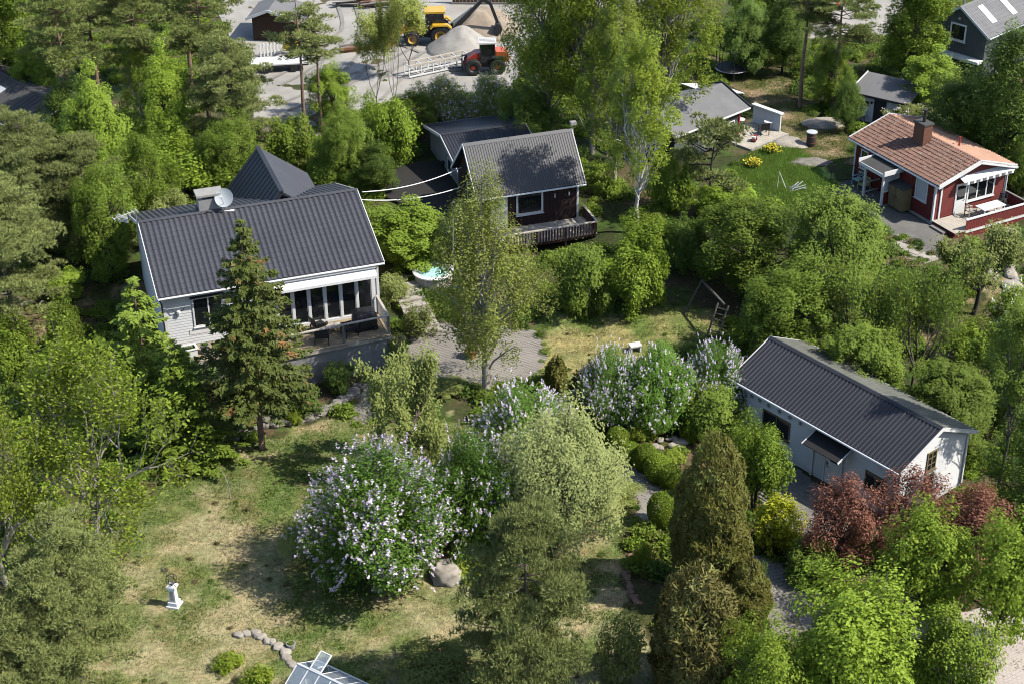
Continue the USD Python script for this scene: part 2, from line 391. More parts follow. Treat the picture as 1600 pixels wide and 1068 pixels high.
for d in BEDS: C = mixc(C, mixc((.12, .085, .055), (.07, .075, .03), ss(.45, .6, n2)), soft(d))
nx, ny = len(xs), len(ys)
i, j = np.meshgrid(np.arange(ny - 1), np.arange(nx - 1), indexing='ij')
F = np.stack([i * nx + j, i * nx + j + 1, (i + 1) * nx + j + 1, (i + 1) * nx + j], -1).reshape(-1, 4)
GV = np.stack([X, Y, Z], -1).reshape(-1, 3)
gm = usdkit.mesh(stage, fresh('/World/ground'), (GV, F), LOOK['ground_look'], smooth=True)
UsdGeom.PrimvarsAPI(gm).CreatePrimvar('cover', Sdf.ValueTypeNames.Color3fArray, 'vertex').Set(Vt.Vec3fArray.FromNumpy((C * .475).reshape(-1, 3).astype(np.float32)))
tag(gm.GetPrim(), kind='structure')
from scipy.interpolate import RegularGridInterpolator
HZ = RegularGridInterpolator((ys, xs), Z)
def hz(x, y): return HZ(np.stack([np.asarray(y, float), np.asarray(x, float)], -1))


def drape(poly, dz, step=.6):
    m = MB(); x0, y0, x1, y1 = poly.bounds
    for a in np.arange(math.floor(x0 / step) * step, x1, step):
        for b in np.arange(math.floor(y0 / step) * step, y1, step):
            q = poly.intersection(sbox(a, b, a + step, b + step))
            for g in getattr(q, 'geoms', [q]):
                if g.geom_type != 'Polygon' or g.area < 1e-4: continue
                c = np.array(g.exterior.coords)[:-1]
                if g.exterior.is_ccw is False: c = c[::-1]
                v = np.column_stack([c, hz(c[:, 0], c[:, 1]) + dz])
                m.add(v, [[0, k, k + 1] for k in range(1, len(c) - 1)])
    return m


def paved(name, poly, mat, L, W, az, joint='sand', seed=1, kind='paver', gap=.009):
    """a paved surface: a bed of sand and its laid blocks, each a little uneven"""
    t = Thing(name, None, None, kind='structure')
    t.part('bedding', drape(poly, .012), joint)
    rng = np.random.default_rng(seed); m = MB(); c, s = math.cos(az), math.sin(az)
    x0, y0, x1, y1 = poly.bounds; cx, cy = (x0 + x1) / 2, (y0 + y1) / 2; D = math.hypot(x1 - x0, y1 - y0) / 2
    inner = poly.buffer(-.03); B = []
    for r, v in enumerate(np.arange(-D, D, W)):
        for u in np.arange(-D, D, L): B.append((u + (r % 2) * L / 2, v))
    B = np.array(B); px, py = cx + c * B[:, 0] - s * B[:, 1], cy + s * B[:, 0] + c * B[:, 1]
    ok = contains_xy(inner, px, py); px, py = px[ok], py[ok]; z = hz(px, py)
    base = np.array([[a, b, e] for e in (-.5, .5) for b in (-.5, .5) for a in (-.5, .5)])
    for x, y, h in zip(px, py, z):
        m.box((x, y, h + .012 + rng.uniform(0, .012)), (L - gap, W - gap, .05), az + rng.normal(0, .012))
    t.part(kind, m, mat, kind='stuff')
    return t


YARD = Polygon([G(*p, 1.5)[:2] for p in [(395, 205), (400, 120), (360, 60), (330, 0), (300, -60), (1130, -60), (1010, 10), (850, 30), (800, 140), (700, 150), (640, 150), (560, 175), (520, 165), (470, 190)]])
tag(single('gravel_yard', drape(YARD, .02, 3.), 'gravel', None, None), kind='structure')
YARD2 = Polygon([G(*p, 1.5)[:2] for p in [(1240, 60), (1260, -40), (1420, -40), (1400, 60)]])
from shapely.geometry import LineString
surf('rut', (.27, .255, .23), (.19, .18, .16), .8, .95, bump=.6, bscale=14)
RUTS = [[(420, 180), (520, 130), (600, 110), (700, 70), (640, 20), (540, -10)], [(400, 140), (500, 100), (560, 50), (540, 0)], [(560, 170), (640, 100), (690, 85), (640, 60), (560, 55)], [(500, 190), (540, 120), (620, 40), (610, -20)]]
rm = MB()
for k, pts in enumerate(RUTS):
    w = np.array([G(*p, 1.5)[:2] for p in pts]); u = np.linspace(0, len(w) - 1, 40); f_ = lambda i: np.interp(u, np.arange(len(w)), np.convolve(np.pad(w[:, i], 1, 'edge'), [.2, .6, .2], 'valid'))
    ln = np.column_stack([f_(0), f_(1)]); ln[:, 0] += .25 * np.sin(u * 3 + k)
    for o in (-.75, .75):
        q = LineString(ln).parallel_offset(o).buffer(.17, cap_style=2).intersection(YARD)
        for g_ in getattr(q, 'geoms', [q]):
            if g_.geom_type == 'Polygon': v_, f2 = trimesh.creation.triangulate_polygon(g_, engine='earcut'); rm.add(np.column_stack([v_, np.full(len(v_), 1.5 + .075 + .004 * k)]), f2)
tag(single('wheel_ruts', rm, 'rut', None, None), kind='structure')
tag(single('gravel_yard', drape(YARD2, .02, 3.), 'gravel', None, None), kind='structure')
PATIO = gpoly([(625, 545), (650, 520), (690, 505), (770, 505), (840, 518), (855, 558), (835, 594), (760, 608), (690, 598), (640, 585)])
paved('paved_patio', PATIO, 'paver', .24, .16, .33, seed=3)
PATH = gpoly([(928, 705), (962, 702), (1000, 735), (1050, 765), (1040, 800), (1020, 830), (1000, 822), (985, 785), (958, 748)])
paved('garden_path', PATH, 'paver', .34, .17, -.75, seed=4)
PATH2 = gpoly([(1160, 865), (1200, 868), (1262, 895), (1300, 960), (1250, 1010), (1140, 990), (1185, 930)])
paved('garden_path', PATH2, 'paver', .34, .17, -.4, seed=5)
DRIVE = gpoly([(1385, 955), (1480, 960), (1620, 930), (1640, 1090), (1530, 1090), (1490, 1040), (1420, 995)])
paved('driveway', DRIVE, 'pink_paver', .26, .17, .55, seed=6)
DECKP = gpoly([(1170, 760), (1222, 715), (1268, 752), (1330, 800), (1300, 850), (1225, 835)])
paved('wooden_path', DECKP, 'grey_wood', 1.5, .14, -.9 + .0, joint='dark_inside', seed=7, kind='plank')
TRACK = gpoly([(1290, 300), (1335, 275), (1400, 325), (1475, 362), (1470, 405), (1420, 385), (1360, 345)])
tag(single('track', drape(TRACK, .02), 'tarmac', None, None), kind='structure')
SLABS = gpoly([(1385, 378), (1412, 370), (1470, 405), (1440, 415)])
paved('slab_path', SLABS, 'pale_stone', 1.0, .8, -.8, seed=8, kind='slab', gap=.05)
EARTH = gpoly([(545, 640), (560, 600), (615, 570), (645, 590), (600, 650), (560, 665)])
tag(single('earth_path', drape(EARTH, .012), 'sand', None, None), kind='structure')
# ------------------------------------------------------------------ buildings
def house(name, label, cat, x, y, rz, z0):
    t = Thing(name, label, cat, (x, y, z0), rz); t.dz = z0; return t


def gable_body(t, xa, xb, ya, yb, z0, zw, zr, mat, name='wall'):
    yc = (ya + yb) / 2
    t.part(name, MB().prism([(ya, z0), (yb, z0), (yb, zw), (yc, zr), (ya, zw)], xa, xb, 'yz'), mat)


def boards_h(m, p0, p1, z0, z1, step, out, gable=None):
    """lapped boards on a wall from p0 to p1; gable=(zw, zr): the boards shorten up to the ridge"""
    p0, p1, out = np.array([*p0, 0.]), np.array([*p1, 0.]), np.array([*out, 0.])
    z = z0
    while z < z1 - .02:
        h = min(step, z1 - z); a, b = p0, p1
        if gable:
            zw, zr = gable; k = np.clip((z + h - zw) / (zr - zw), 0, .97) if z + h > zw else 0
            mid = (p0 + p1) / 2; a, b = p0 + (mid - p0) * k, p1 + (mid - p1) * k
        lo, hi = np.array([0, 0, z]), np.array([0, 0, z + h])
        v = np.array([a + lo, b + lo, b + hi, a + hi, a + lo + out * .028, b + lo + out * .028, b + hi + out * .008, a + hi + out * .008])
        m.add(v, [[4, 5, 6, 7], [0, 1, 5, 4], [2, 3, 7, 6], [1, 2, 6, 5], [3, 0, 4, 7]])
        z += step
    return m


def boards_v(m, p0, p1, z0, z1, step, out, gable=None):
    p0, p1 = np.array(p0, float), np.array(p1, float); L = np.linalg.norm(p1 - p0); d = (p1 - p0) / L
    n = int(L / step)
    for k in range(n):
        s0, s1 = k * L / n + .006, (k + 1) * L / n - .006; top = z1
        if gable:
            u = abs((k + .5) / n - .5) * 2; top = gable[0] + (gable[1] - gable[0]) * (1 - u) - .04
        th = .030 if k % 2 else .016
        a, b = p0 + d * s0, p0 + d * s1; o = np.array(out) * th
        m.add([[*a, z0], [*b, z0], [*b, top], [*a, top], [*(a + o), z0], [*(b + o), z0], [*(b + o), top], [*(a + o), top]],
              [[4, 5, 6, 7], [0, 1, 5, 4], [2, 3, 7, 6], [1, 2, 6, 5], [3, 0, 4, 7]])
    return m


def window(t, side, at, u0, u1, z0, z1, fr='white_paint', pane='glass', mull=(), bars=(), fw=.09, name='window', proud=.05, label=None):
    """side 'y-': wall facing -y at y=at; 'x+': wall facing +x; 'x-' facing -x. mull: upright positions 0-1; bars: level positions 0-1"""
    def bx(m, a, b, c, d, o0, o1):
        if side == 'y-': return m.bx(a, b, at - o1, at - o0, c, d)
        if side == 'x+': return m.bx(at + o0, at + o1, a, b, c, d)
        return m.bx(at - o1, at - o0, a, b, c, d)
    m = MB()
    bx(m, u0, u0 + fw, z0, z1, -.02, proud); bx(m, u1 - fw, u1, z0, z1, -.02, proud)
    bx(m, u0 + fw, u1 - fw, z0, z0 + fw, -.02, proud); bx(m, u0 + fw, u1 - fw, z1 - fw, z1, -.02, proud)
    for q in mull:
        c = u0 + (u1 - u0) * q; bx(m, c - fw * .45, c + fw * .45, z0 + fw, z1 - fw, -.02, proud - .006)
    w = t.part(name, m, fr, label=label)
    t.part('pane', bx(MB(), u0 + fw, u1 - fw, z0 + fw, z1 - fw, -.02, proud - .028), pane, w)
    for q in bars:
        c = z0 + (z1 - z0) * q; t.part('glazing_bar', bx(MB(), u0 + fw, u1 - fw, c - .022, c + .022, -.02, proud - .012), fr, w)
    t.part('sill', bx(MB(), u0 - .05, u1 + .05, z0 - .05, z0 - .004, -.02, proud + .06), fr, w)
    return w


def ribbed(m, o, du, dv, L, S, pitch, h, step=None, lift=.0):
    """sheet metal: ribs along the fall line; step gives pressed tile courses"""
    n = max(2, int(round(L / pitch))); us, hs = [], []
    for k in range(n):
        for a, b in (((0, 0), (.22, .1), (.42, .75), (.58, 1), (.74, .75), (.9, .1)) if step else ((0, 0), (.45, 0), (.55, 1), (.85, 1), (.95, 0))):
            us.append((k + a) * L / n); hs.append(b * h)
    us.append(L); hs.append(0)
    if step:
        r = max(1, int(round(S / step))); vs, ls = [], []
        for k in range(r): vs += [k * S / r, (k + .90) * S / r, (k + .97) * S / r]; ls += [0., lift * .85, lift]
        vs.append(S); ls.append(0.)
        vs, ls = np.array(vs), np.array(ls)
    else: vs, ls = np.array([0, S]), np.zeros(2)
    m.sheet(o, du, dv, us, hs, vs, ls)


def gable_roof(t, L, W, ze, rise, front, back, pitch=.25, h=.035, step=None, lift=.0, edge='white_paint', y0=0., soffit='white_paint', cap=None, ridge='ridge_cap'):
    hl, hw = L / 2, W / 2; S = math.hypot(hw, rise); a = rise / hw
    for sgn, mt, nm in ((-1, front, 'roof_front'), (1, back, 'roof_back')):
        m = MB(); dv = np.array([0, sgn * hw, -rise]) / S
        if sgn < 0: ribbed(m, (-hl, y0, ze + rise + .03), (1, 0, 0), dv, L, S, pitch, h, step, lift); m.f = [f[:, ::-1] for f in m.f] if False else m.f
        else: ribbed(m, (hl, y0, ze + rise + .03), (-1, 0, 0), dv, L, S, pitch, h, step, lift)
        v, f = m.get(); n = np.cross(v[f[0, 1]] - v[f[0, 0]], v[f[0, 2]] - v[f[0, 0]])
        if n[2] < 0: f = f[:, ::-1]
        t.part(nm, (v, f), mt, kind=None)
        q = [(-hl + .01, y0, ze + rise), (hl - .01, y0, ze + rise), (hl - .01, y0 + sgn * (hw - .02), ze), (-hl + .01, y0 + sgn * (hw - .02), ze)]
        if sgn > 0: q = q[::-1]
        mm = MB().slab(q[::-1], .10); t.part('soffit', mm, soffit)
    t.part(ridge, MB().add([(-hl, y0 - .17, ze + rise - .17 * a + .05 + h), (-hl, y0, ze + rise + .06 + h), (-hl, y0 + .17, ze + rise - .17 * a + .05 + h),
                            (hl, y0 - .17, ze + rise - .17 * a + .05 + h), (hl, y0, ze + rise + .06 + h), (hl, y0 + .17, ze + rise - .17 * a + .05 + h)],
                           [[0, 3, 4, 1], [1, 4, 5, 2]]), cap or front)
    for x in (-hl - .012, hl + .012):
        for sgn in (-1, 1):
            t.part('bargeboard', MB().bar((x, y0 + sgn * hw, ze - .04), (x, y0, ze + rise - .04), .04, .24, up=(1, 0, 0)) if False else
                   MB().slab([(x - .02, y0 + sgn * hw, ze + .07), (x - .02, y0 + sgn * .004, ze + rise + .07), (x - .02, y0 + sgn * .004, ze + rise - .15), (x - .02, y0 + sgn * hw, ze - .15)], .04), edge)
    for sgn in (-1, 1):
        t.part('gutter', MB().tube([(-hl, y0 + sgn * (hw + .06), ze - .03), (hl, y0 + sgn * (hw + .06), ze - .05)], .06, 7), edge)


def lounge_chair(name, label, loc, rz, mat, w=.6, seat=.42, slat=False, group=None):
    t = Thing(name, label, 'chair', loc, rz, group)
    for a in (-1, 1):
        for b in (-1, 1): t.part('leg', MB().bx(a * w / 2 - .025, a * w / 2 + .025, b * w / 2 - .025, b * w / 2 + .025, 0, seat if b < 0 else seat), mat)
    t.part('seat', MB().bx(-w / 2, w / 2, -w / 2, w / 2, seat, seat + .06), mat)
    if slat:
        t.part('backrest', MB().bx(-w / 2, w / 2, w / 2 - .04, w / 2, seat + .42, seat + .5).bx(-w / 2, -w / 2 + .05, w / 2 - .04, w / 2, seat + .06, seat + .42).bx(w / 2 - .05, w / 2, w / 2 - .04, w / 2, seat + .06, seat + .42)
               .bar((-w / 2 + .05, w / 2 - .02, seat + .1), (w / 2 - .05, w / 2 - .02, seat + .42), .03).bar((w / 2 - .05, w / 2 - .015, seat + .1), (-w / 2 + .05, w / 2 - .015, seat + .42), .03), mat)
    else: t.part('backrest', MB().slab([(-w / 2, w / 2 - .08, seat + .06), (w / 2, w / 2 - .08, seat + .06), (w / 2, w / 2 + .12, seat + .62), (-w / 2, w / 2 + .12, seat + .62)], .06), mat)
    for a in (-1, 1): t.part('armrest', MB().bx(a * w / 2 - .04, a * w / 2 + .04, -w / 2, w / 2 - .08, seat + .2, seat + .25).bx(a * w / 2 - .025, a * w / 2 + .025, -w / 2, -w / 2 + .05, seat + .06, seat + .2), mat)
    return t


# --- white outbuilding, front right
WX, WY, WA = 17.95, 74.86, -.90
t = house('white_outbuilding', 'long white wooden outbuilding with black corrugated metal roof beside the paved yard', 'building', WX, WY, WA, -.6)
xa, xb, ya, yb, zw, zr = -5.62, 5.66, -2.68, 2.68, 2.88, 4.0
gable_body(t, xa + .03, xb - .03, ya + .03, yb - .03, -.9, zw - .06, zr - .05, 'white_board')
m = MB(); boards_h(m, (xa, ya + .03), (xb, ya + .03), -.35, 2.72, .165, (0, -1)); boards_h(m, (xa, yb - .03), (xb, yb - .03), -.35, 2.72, .165, (0, 1))
t.part('cladding', m, 'white_board')
t.part('gable_cladding', boards_h(MB(), (xb - .03, ya), (xb - .03, yb), -.35, 3.95, .165, (1, 0), (2.72, 4.0)), 'white_board'); t.part('gable_cladding', boards_h(MB(), (xa + .03, ya), (xa + .03, yb), -.35, 3.95, .165, (-1, 0), (2.72, 4.0)), 'white_board')
t.part('foundation', MB().bx(xa + .05, xb - .05, ya + .05, yb - .05, -1.2, -.35), 'concrete')
gable_roof(t, 11.91, 6.1, 2.75, 1.42, 'black_metal', 'moss_metal', .245, .04)
window(t, 'y-', ya, -3.66, -1.68, .6, 1.78, 'cabinet_wood', 'glass', mull=(.5,), fw=.07)
window(t, 'y-', ya, 3.55, 4.9, .55, 1.6, 'cabinet_wood', 'glass', mull=(.5,), fw=.07)
window(t, 'x+', xb, -.58, .16, 1.62, 2.78, 'cabinet_wood', 'glass', mull=(.5,), bars=(.33, .66), fw=.07)
window(t, 'x+', xb, -.58, .16, .2, 1.35, 'cabinet_wood', 'glass', mull=(.5,), bars=(.5,), fw=.07)
d = t.part('door', MB().bx(.95, 1.95, ya - .05, ya + .02, -.5, 1.55), 'white_paint')
t.part('handle', MB().tube([(1.07, ya - .10, .55), (1.22, ya - .10, .55)], .018).tube([(1.07, ya - .10, .55), (1.07, ya - .04, .55)], .018), 'iron', d)
t.part('lock_plate', MB().bx(1.03, 1.11, ya - .065, ya - .05, .62, .82), 'iron', d)
t.part('pane', MB().bx(1.25, 1.8, ya - .062, ya - .05, .95, 1.35), 'glass', d)
t.part('door_frame', MB().bx(.82, .93, ya - .07, ya, -.5, 1.66).bx(1.97, 2.08, ya - .07, ya, -.5, 1.66).bx(.93, 1.97, ya - .07, ya, 1.57, 1.66), 'white_paint')
t.part('corner_post', MB().bx(-.05, .09, ya - .07, ya, -.6, 2.68), 'white_paint')
for x in (xa, xb): t.part('corner_board', MB().bx(x - .07, x + .07, ya - .05, ya + .07, -.45, 2.7), 'white_paint')
t.part('corner_board', MB().bx(xb - .07, xb + .05, yb - .09, yb + .05, -.45, 2.7), 'white_paint')
t.part('canopy', MB().slab([(.2, ya - .02, 2.42), (.2, ya - 1.15, 1.98), (2.6, ya - 1.15, 1.98), (2.6, ya - .02, 2.42)], .06), 'felt_black')
t.part('canopy_edge', MB().bar((.17, ya - 1.17, 1.94), (.17, ya, 2.40), .05, .1).bar((2.63, ya - 1.17, 1.94), (2.63, ya, 2.40), .05, .1), 'white_paint')
for x in (-4.55, -3.95, -3.3, -2.5, -1.75, -1.0):
    m = MB()
    for k in range(5):
        a = k * 2 * math.pi / 5 + .3
        m.bar((x, ya - .035, 2.14), (x + .13 * math.cos(a), ya - .05, 2.14 + .13 * math.sin(a)), .05, .014, up=(0, 1, 0))
    t.part('wall_star', m, 'grey_wood')
t.part('downpipe', MB().tube([(-5.7, -2.95, 2.65), (-5.7, -2.74, 2.4), (-5.7, -2.74, -.3)], .045), 'white_paint')

# --- main house
HX, HY, HA = -15.44, 89.29, .33
t = house('main_house', 'white wooden main house with dark grey tile-profile metal roof and raised terrace', 'house', HX, HY, HA, 1.0)
MH = t
xa, xb, ya, yb = -6.2, 6.2, -5.3, 5.3
gable_body(t, xa, xb, ya, yb, .2, 5.85, 7.68, 'white_board')
m = MB(); boards_h(m, (xa, ya), (xb, ya), 2.3, 5.7, .17, (0, -1)); t.part('cladding', m, 'white_board')
t.part('gable_cladding', boards_h(MB(), (xb, ya), (xb, yb), 1.5, 7.6, .17, (1, 0), (5.75, 7.7)), 'white_board'); t.part('gable_cladding', boards_h(MB(), (xa, ya), (xa, yb), 1.5, 7.6, .17, (-1, 0), (5.75, 7.7)), 'white_board')
gable_roof(t, 13.09, 11.59, 5.75, 2.09, 'grey_metal', 'grey_metal', .32, .068, .40, .02)
window(t, 'y-', ya - .02, -4.65, -2.9, 3.35, 5.2, mull=(.52,))
t.part('window_hood', MB().bx(-4.75, -2.8, ya - .22, ya, 5.24, 5.30), 'black_metal')
t.part('shadow_panel', MB().bx(-4.95, -2.75, ya - .045, ya, 2.9, 3.24), 'white_paint')
# glazed front: six tall lights
xs6 = np.linspace(.15, 5.85, 7)
m = MB()
for x in xs6: m.bx(x - .06, x + .06, ya - .12, ya, 2.30, 5.0)
m.bx(.15, 5.85, ya - .11, ya, 4.92, 5.05).bx(.15, 5.85, ya - .13, ya, 2.24, 2.42)
g = t.part('glazed_front', m, 'white_paint')
for k in range(6):
    t.part('pane', MB().bx(xs6[k] + .11, xs6[k + 1] - .11, ya - .06, ya - .03, 2.5, 4.92), 'glass', g)
    t.part('sash', MB().bx(xs6[k] + .06, xs6[k] + .115, ya - .09, ya - .02, 2.42, 4.92).bx(xs6[k + 1] - .115, xs6[k + 1] - .06, ya - .09, ya - .02, 2.42, 4.92), 'white_paint', g)
a = t.part('awning', MB().slab([(.0, -5.62, 5.42), (.0, -6.12, 5.14), (6.0, -6.12, 5.14), (6.0, -5.62, 5.42)], .03), 'canvas')
t.part('valance', MB().bx(.0, 6.0, -6.15, -6.12, 5.0, 5.16), 'canvas', a)
t.part('awning_cassette', MB().bx(-.1, 6.1, -5.64, -5.33, 5.36, 5.52), 'white_paint', a)
t.part('downpipe', MB().tube([(-6.45, -5.80, 5.65), (-6.33, -5.42, 5.2), (-6.33, -5.40, 2.4)], .05), 'iron')
for x in (xa, xb): t.part('corner_board', MB().bx(x - .08, x + .08, ya - .06, ya + .08, 2.2, 5.72), 'white_paint')
m = MB().lathe([(0, 0), (.06, .0), (.09, .12), (.13, .2), (.12, .3), (0, .33)], (-5.45, ya - .1, 4.28), 8); skull = t.part('skull_plaque', m, 'white_paint')
t.part('horn', MB().tube([(-5.40, ya - .1, 4.56), (-5.2, ya - .16, 4.62), (-5.1, ya - .16, 4.80)], .02, 5), 'iron', skull)
t.part('horn', MB().tube([(-5.50, ya - .1, 4.56), (-5.7, ya - .16, 4.62), (-5.8, ya - .16, 4.80)], .02, 5), 'iron', skull)
# rear wing with its steep roof
wz, wh, wdr, wy0, wy1, wx = 8.25, 3.05, 2.3, .4, 7.6, 2.05
m = MB().prism([(wx - 2.55, .6), (wx + 2.75, .6), (wx + 2.75, wz - 2.2), (wx, wz - .14), (wx - 2.55, wz - 3.12)], wy0 + .8, wy1 - .25, 'xz'); t.part('wing_wall', m, 'white_board')
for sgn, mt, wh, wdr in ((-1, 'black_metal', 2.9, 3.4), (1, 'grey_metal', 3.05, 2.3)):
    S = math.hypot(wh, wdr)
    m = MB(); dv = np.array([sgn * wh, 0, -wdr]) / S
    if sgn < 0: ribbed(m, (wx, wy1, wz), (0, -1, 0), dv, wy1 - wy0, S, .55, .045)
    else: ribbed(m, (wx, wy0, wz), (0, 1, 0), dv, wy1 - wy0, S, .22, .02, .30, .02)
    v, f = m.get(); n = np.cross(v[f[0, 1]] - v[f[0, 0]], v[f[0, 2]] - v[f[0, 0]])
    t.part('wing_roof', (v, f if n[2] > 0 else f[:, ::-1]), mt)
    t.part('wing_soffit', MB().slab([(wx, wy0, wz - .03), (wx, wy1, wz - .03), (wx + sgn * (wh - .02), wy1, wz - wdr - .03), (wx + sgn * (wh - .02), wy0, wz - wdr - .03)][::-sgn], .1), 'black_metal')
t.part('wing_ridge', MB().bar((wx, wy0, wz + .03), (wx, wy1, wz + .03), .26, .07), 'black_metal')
# chimney
c = t.part('chimney', MB().bx(-2.95, -1.55, .1, .95, 7.0, 8.62), 'render_grey')
t.part('chimney_cap', MB().bx(-3.05, -1.45, .0, 1.05, 8.80, 8.93), 'concrete', c)
t.part('chimney_leg', MB().bx(-2.9, -2.7, .15, .9, 8.62, 8.80), 'concrete', c); t.part('chimney_leg', MB().bx(-1.8, -1.6, .15, .9, 8.62, 8.80), 'concrete', c)
t.part('chimney_flue', MB().bx(-2.7, -1.8, .3, .75, 8.6, 8.74), 'dark_inside', c)
t.part('chimney_flashing', MB().bx(-3.05, -1.45, -.12, 1.05, 7.55, 7.92), 'grey_metal', c)
# terrace
FR = [(-6.5, -7.0), (-1.5, -7.6), (-1.4, -8.45), (6.15, -8.05), (6.15, -5.34), (-6.5, -5.34)]
t.part('terrace_wall', MB().prism([(-6.4, -6.9), (-1.4, -7.5), (-1.3, -8.35), (6.05, -7.95), (6.05, -5.4), (-6.4, -5.4)], -.4, 2.06), 'render_grey')
P = Polygon(FR); m = MB()
for k, y in enumerate(np.arange(-8.45, -5.35, .135)):
    q = P.intersection(sbox(-7, y, 7, y + .127))
    for gg in getattr(q, 'geoms', [q]):
        if gg.geom_type == 'Polygon' and gg.area > .02:
            x0, _, x1, _ = gg.bounds
            for a, b in ((x0, x0 + (x1 - x0) * (.35 + .1 * (k % 3))), (x0 + (x1 - x0) * (.35 + .1 * (k % 3)), x1)): m.bx(a + .003, b - .003, y, y + .127, 2.21, 2.25 + .004 * (k % 3))
t.part('terrace_boards', m, 'deck_wood', kind='stuff')
for k in range(len(FR) - 2):
    a, b = FR[k], FR[k + 1]; t.part('fascia_board', MB().bar((*a, 2.12), (*b, 2.12), .05, .27), 'pale_wood')
for q in ((6.08, -8.0), (3.35, -8.14), (.5, -8.3), (-1.35, -8.36), (6.08, -5.5)):
    t.part('railing_post', MB().bar((*q, 2.0), (*q, 3.42), .10), 'grey_wood')
t.part('top_rail', MB().bar((-1.4, -8.38, 3.46), (6.15, -8.0, 3.46), .14, .06), 'pale_wood')
t.part('top_rail', MB().bar((6.08, -8.0, 3.455), (6.08, -5.4, 3.455), .14, .06), 'pale_wood')
for z in np.arange(2.42, 3.35, .15): t.part('railing_slat', MB().bar((6.08, -7.95, z), (6.08, -5.5, z), .03, .07), 'grey_wood')
for q in ((-6.35, -6.95), (-6.0, -7.0)): t.part('railing_post', MB().bar((*q, 2.0), (*q, 3.3), .11), 'grey_wood')
t.part('low_rail', MB().bar((-6.4, -6.95, 2.9), (-6.35, -5.5, 2.9), .1, .05), 'pale_wood')

def inhouse(h, p):
    x, y, a = h; return (x + p[0] * math.cos(a) - p[1] * math.sin(a), y + p[0] * math.sin(a) + p[1] * math.cos(a), p[2])
MHF, RHF, SHF, WHF = (HX, HY, HA), (28.79, 104.72, -1.08), (.5, 101.8, .32), (WX, WY, WA)
tt = Thing('planter_box', 'white rectangular planter box of seedlings on the terrace left end', 'planter', inhouse(MHF, (-5.45, -6.55, 2.255)), HA + .1)
tt.part('box_side', MB().bx(-.62, .62, -.3, -.26, .04, .5).bx(-.62, .62, .26, .3, .04, .5).bx(-.62, -.58, -.26, .26, .04, .5).bx(.58, .62, -.26, .26, .04, .5), 'white_paint')
tt.part('rim', MB().bx(-.68, .68, -.35, -.24, .5, .55).bx(-.68, .68, .24, .35, .5, .55).bx(-.68, -.56, -.24, .24, .5, .55).bx(.56, .68, -.24, .24, .5, .55), 'white_paint')
tt.part('soil', MB().bx(-.57, .57, -.25, .25, .1, .44), 'dark_inside')
PLANTER = tt
tt = Thing('flower_pot', 'grey wooden tub beside the white planter box', 'flower pot', inhouse(MHF, (-4.35, -6.5, 2.255)), .2)
tt.part('pot', MB().lathe([(0, 0), (.2, 0), (.26, .5), (.28, .5), (.28, .55), (.22, .55), (.2, .45), (0, .44)], n=14), 'grey_wood')
POT2 = tt
lounge_chair('wicker_armchair', 'dark wicker armchair nearest the glazed front on the terrace', inhouse(MHF, (2.35, -6.3, 2.255)), HA + 1.9, 'wicker', .72)
lounge_chair('wicker_armchair', 'dark wicker armchair with its back to the middle railing post', inhouse(MHF, (2.2, -7.55, 2.255)), HA + 2.9, 'wicker', .78)
lounge_chair('wicker_armchair', 'dark wicker armchair between the low table and the covered box', inhouse(MHF, (3.9, -7.3, 2.255)), HA - 1.4, 'wicker', .75)
tt = Thing('coffee_table', 'low wooden coffee table among the wicker armchairs', 'table', inhouse(MHF, (3.1, -6.7, 2.255)), HA)
tt.part('tabletop', MB().bx(-.45, .45, -.3, .3, .4, .45), 'pale_wood')
for a in (-1, 1):
    for b in (-1, 1): tt.part('leg', MB().bx(a * .4 - .03, a * .4 + .03, b * .25 - .03, b * .25 + .03, 0, .4), 'pale_wood')
tt = Thing('covered_grill', 'tall black covered grill box at the terrace corner', 'grill', inhouse(MHF, (4.95, -6.75, 2.255)), HA)
v, f = trimesh.creation.box((1.35, 1.1, 1.1)).subdivide().subdivide().vertices, trimesh.creation.box((1.35, 1.1, 1.1)).subdivide().subdivide().faces
v = np.array(v); v = v * (1 - .10 * ((v[:, 2:] / .55 + 1) / 2)) + (meshkit.fbm(v * 2.5, 2, 3)[:, None] - .5) * .08; v[:, 2] = np.maximum(v[:, 2] + .56, 0.03)
tt.part('cover', (v, np.array(f)), 'wicker', smooth=True)
tt.part('wheel', MB().tube([(-.5, -.58, .09), (-.5, -.52, .09)], .09, 10), 'rubber'); tt.part('wheel', MB().tube([(.5, -.58, .09), (.5, -.52, .09)], .09, 10), 'rubber')

# satellite dish, television aerial
tt = Thing('satellite_dish', 'grey satellite dish on the ridge beside the main chimney', 'satellite dish', inhouse(MHF, (-1.42, -.05, 7.83)), 0)
m = MB(); r = np.linspace(0, .56, 7); prof = [(x, .35 * x * x) for x in r]; prof2 = [(x, .35 * x * x - .015) for x in r[::-1]]
m.lathe(prof + prof2, (0, 0, 0), 22); v, f = m.get(); el, az = math.radians(28), math.radians(-8)
tilt = np.array([[1, 0, 0], [0, math.cos(math.pi / 2 - el), -math.sin(math.pi / 2 - el)], [0, math.sin(math.pi / 2 - el), math.cos(math.pi / 2 - el)]])
rzm = np.array([[math.cos(az), -math.sin(az), 0], [math.sin(az), math.cos(az), 0], [0, 0, 1]])
v = v @ tilt.T @ rzm.T + [0, -.12, .85]; dp = tt.part('dish', (v, f), 'dish_grey', smooth=40)
tt.part('mast', MB().tube([(0, 0, 0), (0, 0, .95)], .035), 'steel'); tt.part('base_plate', MB().bx(-.35, .5, -.2, .2, 0, .04), 'white_paint')
